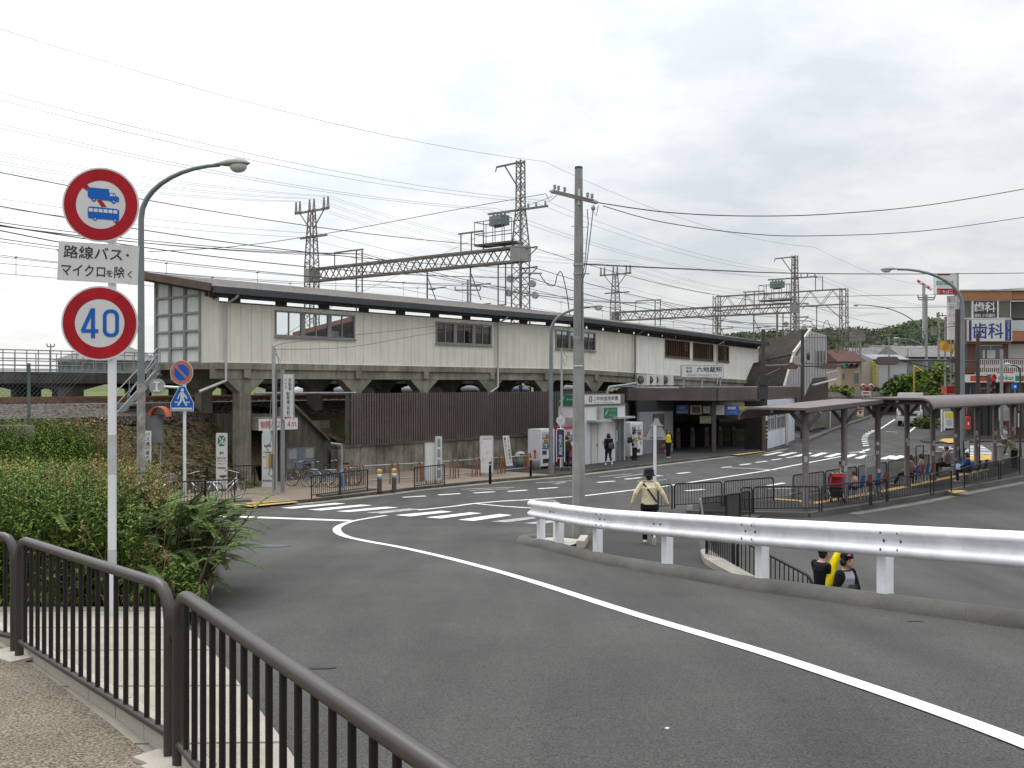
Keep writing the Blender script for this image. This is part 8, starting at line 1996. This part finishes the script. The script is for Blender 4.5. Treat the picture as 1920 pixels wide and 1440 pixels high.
LF=[mat('leaf_mid',(.075,.125,.026),.7,0,.25,3,spec=.12),mat('leaf_light',(.12,.175,.034),.7,0,.25,3,spec=.12),mat('leaf_dark',(.042,.075,.018),.7,0,.25,3,spec=.12)]
hb_=MB();leaves(hb_,(ray(1742,83,0).x,83.5,1.0),(1.1,.9,.6),500,.13,3);tag(hb_.build('hedge',LF),'low clipped hedge beside the dark hut','hedge')
def tree(label,px,ytop,D,zb,w,n=900,sz=.28,mats=LF,name='tree'):
 b=ray(px,D,zb);top=H-(ytop-CY)/F*D;h=top-zb;t=thing(name,label,'tree',b,'trees along the street')
 mb=MB();mb.tube([b,b+V((.1,0,h*.4)),b+V((-.05,.1,h*.75))],[.14,.10,.04],8)
 cl=[]
 for k in range(11):
  a=RN.uniform(0,6.28);r=RN.uniform(.1,.8)*w/2;z=RN.uniform(.32,.92)*h;c=b+V((r*math.cos(a),r*math.sin(a),z));cl.append((c,(1-abs(z/h-.6))*w*.33));mb.tube([b+UPZ*z*.55,c],[.05,.02],5)
 mb.build('trunk',mat('bark',(.09,.07,.05),.9,0,.3,6),t);mb=MB()
 for c,r in cl:leaves(mb,c,(r,r,r*.8),n//11,sz,3)
 mb.build('crown',mats,t);return t
tree('dark green street tree left of the yellow barrier pole',1690,697,104,.9,3.4);tree('light green street tree right of the yellow barrier pole',1722,694,108,1.0,3.2,mats=[LF[1],LF[1],LF[0]]);tree('tall light green tree between the street poles',1757,683,100,.8,3.6,mats=[LF[1],LF[1],LF[0]]);tree('dark bush by the yellow doorway',1637,722,108,1.1,2.0,500);tree('olive shrub beside the overpass stair',1578,716,98,1.6,2.6,500,mats=[LF[1],mat('leaf_olive',(.13,.11,.03),.7),LF[0]])
def house(name,label,px0,px1,yt,yb,D,dep,wallm,roofm=None,roof=0,cat='house',wins=(),over=.5,yaw=.0):
 p,q=ray(px0,D,None,yt),ray(px1,D,None,yb);w=q.x-p.x;h=p.z-q.z;t=thing(name,label,cat,(p.x+w/2,D,q.z));cx,cy=p.x+w/2,D+dep/2
 mb=MB();mb.box((cx,cy,q.z+h/2),(w,dep,h));mb.build('wall',wallm,t)
 if roofm:
  mb=MB();o=over;z0=p.z+.003;x0,x1,y0,y1=p.x-o,q.x+o,D-o,D+dep+o
  if roof=='hip':rr=min(w,dep)*.45;V8=[(x0,y0,z0),(x1,y0,z0),(x1,y1,z0),(x0,y1,z0),(x0+rr,cy,z0+rr*.55),(x1-rr,cy,z0+rr*.55)];mb.add(V8,[(0,1,5,4),(1,2,5),(2,3,4,5),(3,0,4),(3,2,1,0)])
  else:V8=[(x0,y0,z0),(x1,y0,z0),(x1,y1,z0),(x0,y1,z0),(x0,cy,z0+roof),(x1,cy,z0+roof)];mb.add(V8,[(0,1,5,4),(2,3,4,5),(3,0,4),(1,2,5),(3,2,1,0)])
  mb.build('roof',roofm,t)
 for a,b,c,d in wins:
  mb=MB();mb.box((p.x+w*(a+b)/2,D-.02,q.z+h*(c+d)/2),(w*(b-a),.06,h*(d-c)));f_=mb.build('window',mat('frame_tan2',(.36,.35,.33),.5),t);mb=MB();mb.box((p.x+w*(a+b)/2,D-.055,q.z+h*(c+d)/2),(w*(b-a)*.88,.03,h*(d-c)*.85));mb.build('pane',mat('pane_dark',(.1,.11,.12)),f_)
 return t
RG=mat('roof_grey',(.15,.145,.14),.8,0,.15,.8,speck=.2,sscale=4);RRD=mat('roof_red',(.085,.045,.04),.85,0,.15,.8,spec=.15);WB=mat('wall_beige',(.36,.33,.27),.8,0,.08,.5);WW=mat('wall_white',(.42,.43,.44),.8,0,.06,.5);WT=mat('wall_tan',(.29,.225,.16),.8,0,.08,.5);WGy=mat('wall_grey',(.20,.20,.195),.8,0,.08,.5)
house('house','low grey roofed hall with dark windows behind the far railing',108,252,676,712,108,9,WGy,RG,'hip',wins=[(a,a+.07,.35,.9)for a in(.02,.12,.22,.32,.42,.52,.62,.72,.82)])
house('house','wide grey tiled house below the wooded hill',1696,1812,669,760,122,9,WGy,RG,1.5,wins=((.05,.12,.8,.95),(.3,.5,.62,.92),(.6,.8,.65,.9),(.1,.25,.4,.6)))
house('building','white two storey building with a red brown belt and yellow doorway',1648,1700,676,762,116,8,WW,mat('roof_slate',(.24,.25,.26),.7,0,.1,1),.8,'building',wins=((.5,.75,.60,.70),(.80,.96,.62,.72),(.05,.2,.12,.3)))
house('building','beige windowless block with a vertical yellow sign',1613,1648,674,762,114,8,WB,None,0,'building',wins=((.1,.3,.3,.5),))
house('house','tan house with green shutter behind the portal gantry leg',1577,1614,678,745,108,7,WT,RRD,1.2,wins=((.65,.92,.35,.72),(.05,.2,.5,.7)))
house('house','long dark red roof behind the overpass stair',1548,1602,683,735,125,8,WB,RRD,1.9)
house('house','slate roofed house between the poles under the hill',1606,1652,678,740,150,8,WGy,RG,2.2)
house('house','grey roof peeping left of the street lamp row',1650,1694,672,720,160,8,WW,RG,2.2)
mb=MB();c=ray(1639.5,113.7,None,697);mb.box(c,(.42,.2,2.6));t=tag(mb.build('vertical_sign',mat('yel_sign',(.42,.36,.04),.5,0,.1,1)),'tall narrow yellow vertical sign on the beige block','sign');text(vert('中国料理の店'),2.3,c+V((0,-.102,0)),rx,UPZ,mat('txt_green',(.04,.12,.04),.6),t,w=.28,bold=.01)
mb=MB();a,b=ray(1648,115.6,None,739),ray(1666,115.6,None,762);mb.box(((a.x+b.x)/2,115.6,(a.z+b.z)/2),(b.x-a.x,.5,a.z-b.z));t=tag(mb.build('shop_doorway',mat('door_yellow',(.45,.36,.12),.6)),'yellow framed shop doorway at the foot of the white building','doorway');mb=MB();mb.box(((a.x+b.x)/2,115.3,(a.z+b.z)/2-.1),((b.x-a.x)*.7,.1,(a.z-b.z)*.7));mb.build('dark_opening',DARK,t)
fpts=[G(px,py)+V((-.3,.3,0))for px,py in((1500,829),(1556,806),(1600,791),(1640,777),(1658,766))]
cf=thing('corrugated_fence','grey corrugated metal fence along the left of the street','fence',fpts[1]);mb=MB()
for a,b in zip(fpts[1:],fpts[2:]):
 n=max(2,int((b-a).length/.35))
 for k in range(n):p,q=a.lerp(b,k/n),a.lerp(b,(k+.93)/n);h=1.95;mb.beam(p+UPZ*(h/2-.1),q+UPZ*(h/2-.1),.06 if k%2 else .10,h,up=UPZ)
mb.build('sheet',mat('fence_sheet',(.12,.13,.125),.6,0,.12,1.2,streak=.2),cf)
mb=MB()
for a,b in zip(fpts,fpts[1:]):mb.beam(a+V((.5,-.5,.06)),b+V((.5,-.5,.06)),.5,.16,up=UPZ)
struct('street_kerb',mb,KERB)
sbox('warning_sign','white and red warning sign on the corrugated fence','sign',1607,1619,765,781,90,.05,SWHITE,[('red_head',.1,.9,.78,.97,SRED),('figure',.3,.7,.35,.7,SRED),('yellow_foot',.0,1.,.0,.2,mat('yel_board',(.5,.42,.03)))])
def upole(label,px,yt,D,zb,r=.16,arms=(),tr=False):
 b=ray(px,D,zb);t=thing('utility_pole',label,'utility pole',b,'distant utility poles');top=H-(yt-CY)/F*D;mb=MB();mb.tube([b,V((b.x,b.y,top))],[r,r*.65],8);mb.build('shaft',POLEC,t);mb=MB()
 for y,x0,x1 in arms:
  z=H-(y-CY)/F*D;mb.beam(V((b.x+x0,b.y,z)),V((b.x+x1,b.y,z)),.12,.12)
  for f in(0,.5,1):mb.lathe([(0,.3),(.08,.25),(.06,.1),(.08,0)],(b.x+x0+(x1-x0)*f,b.y,z+.06),6)
 if tr:z=top-2.6;mb.tube([V((b.x-.5,b.y,z)),V((b.x-.5,b.y,z+1.0))],.3,10)
 if mb.v:mb.build('crossarm',GALVL,t)
 return t
upole('tall street pole with wide crossarm left of the sign tower',1737,553,118,1.3,.2,((558,-1.0,1.0),(562,-.9,.9)),False)
upole('concrete street pole behind the orange banner',1760,585,112,1.2,.18,((592,-.2,1.0),),True);upole('pale pole just left of the sign tower',1772,600,95,.8,.13,((606,-.1,.9),));upole('slim pole beside the sign tower base',1783,625,88,.6,.1);upole('thin white pole with a side arm above the white building',1667,631,116,1.2,.12,((643,.0,1.2),));upole('thin pole at the left of the beige block',1614,642,109,1.1,.12,((651,.0,.9),));upole('slim pole by the tan house',1611,655,112,1.1,.10);upole('pale pole over the grey roofed house',1702,655,119,1.3,.11)
upole('distant pole with crossarm on the left horizon',95,645,110,2,.1,((650,-.4,.4),));upole('pole behind the far platform between the gantry masts',877,524,96,3.2,.14,((544,-1.2,1.2),))
mb=MB();c=ray(1775,93,None,646);vs=[]
for i in range(9):
 for j in range(5):vs.append(c+V((-.65+.165*i,.12*math.sin(i*1.3+j),.45-.12*i*.5-.22*j+.05*math.sin(i*2+j))))
mb.add(vs,[(i*5+j,i*5+j+1,i*5+j+6,i*5+j+5)for i in range(8)for j in range(4)],0,True);mb.add([v+V((0,.03,0))for v in vs],[(i*5+j+5,i*5+j+6,i*5+j+1,i*5+j)for i in range(8)for j in range(4)],0,True);tag(mb.build('banner',mat('banner_orange',(.46,.24,.02),.7,0,.2,3)),'orange cloth banner hanging below the sign tower panel','banner')
t=thing('crossing_barrier','yellow and black level crossing pole among the street trees','barrier',ray(1714,102,1));mb=MB();mb.tube([ray(1714,102,1.0),ray(1714,102,None,686)],.09,8);mb.tube([ray(1714,102,None,686),ray(1731,102,None,697)],.08,8);mb.build('post',mat('barrier_yel',(.46,.29,.03),.5),t)
sbox('round_blue_sign','small blue square road sign among the street trees','sign',1732,1740,724,733,100,.06,SBLUE,[('post',.45,.55,-3,0,GREYM)])
for px,lb in((1618,'left of two orange hooded traffic mirrors down the street'),(1633,'right of two orange hooded traffic mirrors down the street')):
 c=ray(px,96,None,725);t=thing('traffic_mirror',lb,'traffic mirror',V((c.x,c.y,.9)),'street traffic mirrors');mb=MB();mb.tube([V((c.x,c.y,.7)),c],.05,6);mb.build('post',GREYM,t);mb=MB();mb.tube([c,c+V((0,-.1,0))],.34,18);mb.build('rim',mat('hood_orange',(.42,.085,.04)),t);mb=MB();mb.ell(c+V((0,-.1,0)),(.28,.06,.28),0,16,8);mb.build('mirror',mat('mirror',(.35,.36,.37),.08,1.0,0),t)
sbox('street_sign','small white and red street sign below the mirrors','sign',1616,1632,733,741,95,.06,SWHITE,[('print',.15,.85,.4,.7,SRED)])
sbox('concrete_block','grey concrete gantry footing beside the tan house','block',1576,1601,727,760,100,1.6,CONCD)
t=thing('tower_crane','red and white crane jib far behind the sign tower','crane',ray(1732,420,0));mb=MB();a,b=ray(1720,420,None,526),ray(1747,420,None,543)
for k in range(6):mb.beam(a.lerp(b,k/6),a.lerp(b,(k+.98)/6),.9,.9,k%2)
mb.build('jib',[paint('#c04838',.6),paint('#d8d0cc',.6)],t);mb=MB();mb.beam(ray(1732,420,0),ray(1732,420,None,534),1.0,1.0);mb.build('mast',GREYM,t)
ch=thing('chain_link_fence','grey chain link fence posts and rails in front of the railway ballast','fence',Wp(-14,.2,2.9));mb=MB()
for s in(-14.6,-10.9,-7.4,-18.3,-22):mb.beam(Wp(s,.1,2.7),Wp(s,.1,5.15 if s==-14.6 else 4.85),.08,.08)
for z in(4.78,4.55,2.98):mb.tube([Wp(-30,.1,z),Wp(-5.5,.1,z)],.025,6)
mb.build('frame',mat('fence_green',(.10,.125,.125),.6,.1,.15,2),ch);mb=MB()
for k in range(120):
 s=-26+k*.16
 mb.beam(Wp(s,.1,2.98),Wp(s+1.57,.1,4.55),.006,.006);mb.beam(Wp(s,.1,4.55),Wp(s+1.57,.1,2.98),.006,.006)
mb.build('mesh',mat('fence_green',(.10,.125,.125)),ch)
mb=MB();mb.box(Wp(-8.2,-.6,2.55),(1.0,.8,.5),rz=.88);tag(mb.build('concrete_block',CONC),'grey concrete block at the top of the weedy bank','block')
HP=[(1100,640),(1340,622),(1450,614),(1530,611),(1600,610),(1616,622),(1645,613),(1670,606),(1700,598),(1728,591),(1742,588),(1760,595),(1800,598),(1860,602),(1960,612),(2300,640)]
def hillz(x,y):
 px=CX+F*x/470;top=H-(interp(px,HP)-CY)/F*470;d=abs(y-470)/120;return max(-2,top*math.cos(min(d,1)*math.pi/2)**.8-5)
mb=MB();xs=frange(20,420,50);yh=frange(350,600,20);mb.add([(x,y,hillz(x,y))for y in yh for x in xs],[(r*51+i,r*51+i+1,(r+1)*51+i+1,(r+1)*51+i)for r in range(20)for i in range(50)],0,True);struct('hill',mb,mat('hill_soil',(.03,.045,.02),.95))
mb=MB();HF=[mat('forest_mid',(.050,.070,.032),.85,0,.3,.1,spec=.12),mat('forest_light',(.070,.088,.038),.85,0,.3,.1,spec=.12),mat('forest_dark',(.032,.050,.026),.85,0,.3,.1,spec=.12),mat('forest_olive',(.085,.08,.03),.85,0,.3,.1,spec=.12)]
for _ in range(2600):
 x,y=RN.uniform(60,330),RN.uniform(365,480);z=hillz(x,y);r=RN.uniform(1.8,3.4);c=RN.choices((0,1,2,3),(5,2,3,.6))[0]
 for k in range(34):
  d=V((RN.gauss(0,1),RN.gauss(0,1),RN.gauss(.3,.8))).normalized()*RN.uniform(.6,1);p=V((x,y,z+r*.3))+d*r;a=V((RN.gauss(0,1),RN.gauss(0,1),RN.gauss(0,.7))).normalized();b=a.orthogonal().normalized();s=r*RN.uniform(.14,.28)
  mb.add([p-a*s,p+b*s*.8,p+a*s,p-b*s*.8],[(0,1,2,3)],c if RN.random()<.75 else RN.randrange(3))
tag(mb.build('forest',HF),'dense green forest covering the distant hill','forest',kind='stuff')
WL=[mat('weed_green',(.090,.150,.024),.75,0,.2,4,spec=.12),mat('weed_fresh',(.15,.215,.040),.75,0,.2,4,spec=.12),mat('weed_dark',(.046,.084,.017),.75,0,.2,4,spec=.1),mat('weed_straw',(.27,.20,.10),.85,0,.2,4,spec=.1),mat('weed_brown',(.12,.07,.035),.9,0,.2,4,spec=.1)]
def blade(mb,p,d,L,w,mi,droop=.3):
 d=d.normalized();sd=d.cross(UPZ);sd=sd.normalized()if sd.length>.1 else V((1,0,0));m=p+d*L*.5;e=p+d*L-UPZ*L*droop
 mb.add([p,m-sd*w,e,m+sd*w],[(0,1,2,3)],mi)
def weed(mb,x,y,h,kind,big=1.0):
 b=V((x,y,bank_z(x,y)-.03));lean=V((RN.gauss(0,.12),RN.gauss(0,.12),1)).normalized();bend=V((RN.gauss(0,.15),RN.gauss(0,.15),0));tip=b+lean*h+bend*h*.5
 dry=kind>=3;mb.tube([b,b.lerp(tip,.5)-bend*h*.1,tip],[.006,.005,.002],3,3 if dry else 2,cap=False)
 n=int(h*(13 if not dry else 9))+3
 for k in range(n):
  f=.18+.82*(k+RN.random())/n;p=b.lerp(tip,f);a=RN.uniform(0,6.28);d=V((math.cos(a),math.sin(a),RN.uniform(.1,.9)))
  L=RN.uniform(.09,.19)*big*(1.15-.55*f)*(1 if not dry else .7);blade(mb,p,d,L,L*RN.uniform(.10,.17),kind if RN.random()<.72 else(RN.choice((0,1,2))if not dry else RN.choice((3,4))),RN.uniform(.1,.5))
 if dry and RN.random()<.6:
  for k in range(14):d=V((RN.gauss(0,.5),RN.gauss(0,.5),RN.uniform(.1,1)));blade(mb,tip-UPZ*RN.uniform(0,.2)*h,d,.07,.012,3,.2)
mb=MB();cnt=0
while cnt<7400:
 y=9.85+26.5*RN.random()**1.35;x0=road_left(y)-.15 if y<31 else-11.6;x1=max(-.53*y-1.2,-20);x=RN.uniform(x1,x0)
 px=CX+F*x/y
 if px>272 and y>21 and RN.random()<.75:continue
 e=min((x0-x)/.9,1)
 patch=math.sin(x*1.1+1.7)+math.sin(y*.8+x*.5)+RN.gauss(0,.7);kind=3 if patch>(2.2 if px<165 else 1.35)else(1 if patch<-.75 else(2 if RN.random()<.3 else 0))
 if px>235 and px<330 and RN.random()<.3:kind=3
 if kind==3 and RN.random()<.25:kind=4
 h=RN.uniform(.5,1.0)*(.55+.45*e)*(1.4 if px<245 else .82)*(1.15 if kind==3 else 1)
 q,o=so_of(x,y)
 if o>-1.5:h*=.6
 if o>.0:continue
 weed(mb,x,y,h,kind);cnt+=1
cnt=0
while cnt<4800:
 y=RN.uniform(20,36.2);x=RN.uniform(-.54*y-.5,max(-.37*y,road_left(y)-.8)if y<31 else-.37*y);q,o=so_of(x,y)
 if o>-.15 or o<-14:continue
 px=CX+F*x/y;patch=math.sin(x*.9+.6)+math.sin(y*.7+x*.4)+RN.gauss(0,.6)
 kind=1 if px<175 and patch<.9 else(3 if patch>.35 or px>215 and RN.random()<.5 else 0)
 if kind==3 and RN.random()<.2:kind=4
 zt_=3.05+RN.gauss(0,.12)-(.25 if px>185 else 0)-(.2 if px>230 else 0);h=min(RN.uniform(.7,1.7),zt_-bank_z(x,y))
 if h<.25:continue
 weed(mb,x,y,h,kind,1.45);cnt+=1
for _ in range(330):
 y=RN.uniform(10.5,27);x=RN.uniform(-.50*y,min(road_left(y)-.5,-.345*y));q,o=so_of(x,y)
 if o>-.5:continue
 weed(mb,x,y,min(RN.uniform(.9,1.5),3.0-bank_z(x,y)),RN.choice((0,1,1,3,3,4,0)),1.25)
for _ in range(2600):
 y=9.8+20*RN.random()**1.6;x0=road_left(y)-.05;x=RN.uniform(max(-.53*y-1,-17),x0);p=V((x,y,bank_z(x,y)))
 for k in range(5):a=RN.uniform(0,6.28);blade(mb,p+V((RN.gauss(0,.06),RN.gauss(0,.06),0)),V((math.cos(a)*.6,math.sin(a)*.6,1)),RN.uniform(.12,.3),.010,RN.choice((0,2,2,1,3)),.3)
tag(mb.build('weeds',WL),'tall mixed green and straw coloured weeds beside the ramp','weeds',kind='stuff')
sc=V((-3.88,11.4,walkz(11.4)+.02));shb_=thing('shrub','feathery dark green shrub spilling over the ramp edge','shrub',sc);mb=MB();lm=MB()
SHL=[mat('shrub_mid',(.066,.124,.022),.75,0,.2,5,spec=.12),mat('shrub_light',(.115,.18,.034),.75,0,.2,5,spec=.12),mat('shrub_dark',(.028,.058,.012),.75,0,.2,5,spec=.1)]
def frond(b,d,L,mi):
 P=[];p=V(b);d=V(d).normalized()
 for k in range(9):P.append(p.copy());p=p+d*L/8;d=(d+V((0,0,-.10))+V((RN.gauss(0,.03),)*3)).normalized()
 mb.tube(P,[.007-.0006*k for k in range(9)],3,cap=False)
 for k in range(36):
  f=.10+.90*k/36;i=min(int(f*8),7);q=P[i].lerp(P[i+1],f*8-i);t_=(P[i+1]-P[i]).normalized();sd=t_.cross(UPZ).normalized()
  for s in(-1,1):
   l=.085*(1-.5*f)*RN.uniform(.8,1.2);dd=(sd*s+t_*.7+UPZ*RN.uniform(-.15,.25)).normalized();e=q+dd*l;w=t_*l*.17
   lm.add([q,q+dd*l*.5-w,e,q+dd*l*.5+w],[(0,1,2,3)],mi if RN.random()<.8 else RN.randrange(3))
for k in range(460):
 b=sc+V((RN.gauss(-.25,.45),RN.gauss(.5,.9),0));b.x=min(b.x,road_left(b.y)-.1)if b.y>9.8 else b.x;b.y=max(b.y,9.9);b.z=bank_z(b.x,b.y)
 up_=RN.uniform(.15,.85);st_=b+V((RN.gauss(.05,.12),RN.gauss(0,.12),up_));mb.tube([b,st_],[.012,.007],4,cap=False)
 a=RN.gauss(-.1,1.1);frond(st_,(math.cos(a),math.sin(a)*.8,RN.uniform(.0,1.1)),RN.uniform(.35,.72),RN.choice((0,0,1,2)))
mb.build('branches',mat('twig',(.08,.06,.035),.9),shb_);lm.build('foliage',SHL,shb_)
mb=MB()
for _ in range(3800):
 s,o=RN.uniform(-7,1.3),RN.uniform(-1.2,3.0)
 if o<o_toe(s)+.15:continue
 p=Wp(s,o,terr(s,o)+RN.uniform(.0,.07));a=RN.uniform(0,6.28);d=V((math.cos(a),math.sin(a),RN.uniform(.0,.6)));L=RN.uniform(.10,.26);lowg=terr(s,o)<1.2 and RN.random()<.6
 blade(mb,p,d,L,L*.28,RN.choice((2,3))if lowg else RN.choice((0,0,1)),.2)
for _ in range(900):
 s=RN.uniform(-2.2,1.6);o=o_toe(s)-RN.uniform(.1,.7);p=Wp(s,o,SWZ);blade(mb,p,V((RN.gauss(0,.4),RN.gauss(0,.4),1)),RN.uniform(.05,.16),.012,RN.choice((2,3)),.2)
for _ in range(1500):
 s,o=RN.uniform(-24,-3),RN.uniform(-.8,1.2);p=Wp(s,o,terr(s,o)+.04);a=RN.uniform(0,6.28);blade(mb,p,V((math.cos(a),math.sin(a),.4)),RN.uniform(.08,.2),.03,RN.choice((0,1,1)),.2)
tag(mb.build('leaf_litter',[mat('litter_tan',(.30,.20,.125),.9,0,.3,4),mat('litter_brown',(.15,.09,.055),.9,0,.3,4),mat('ivy',(.05,.085,.02),.7,0,.3,4),mat('ivy2',(.085,.12,.03),.7,0,.3,4)]),'dry leaves and ivy scattered over the bank under the station','leaves',kind='stuff')
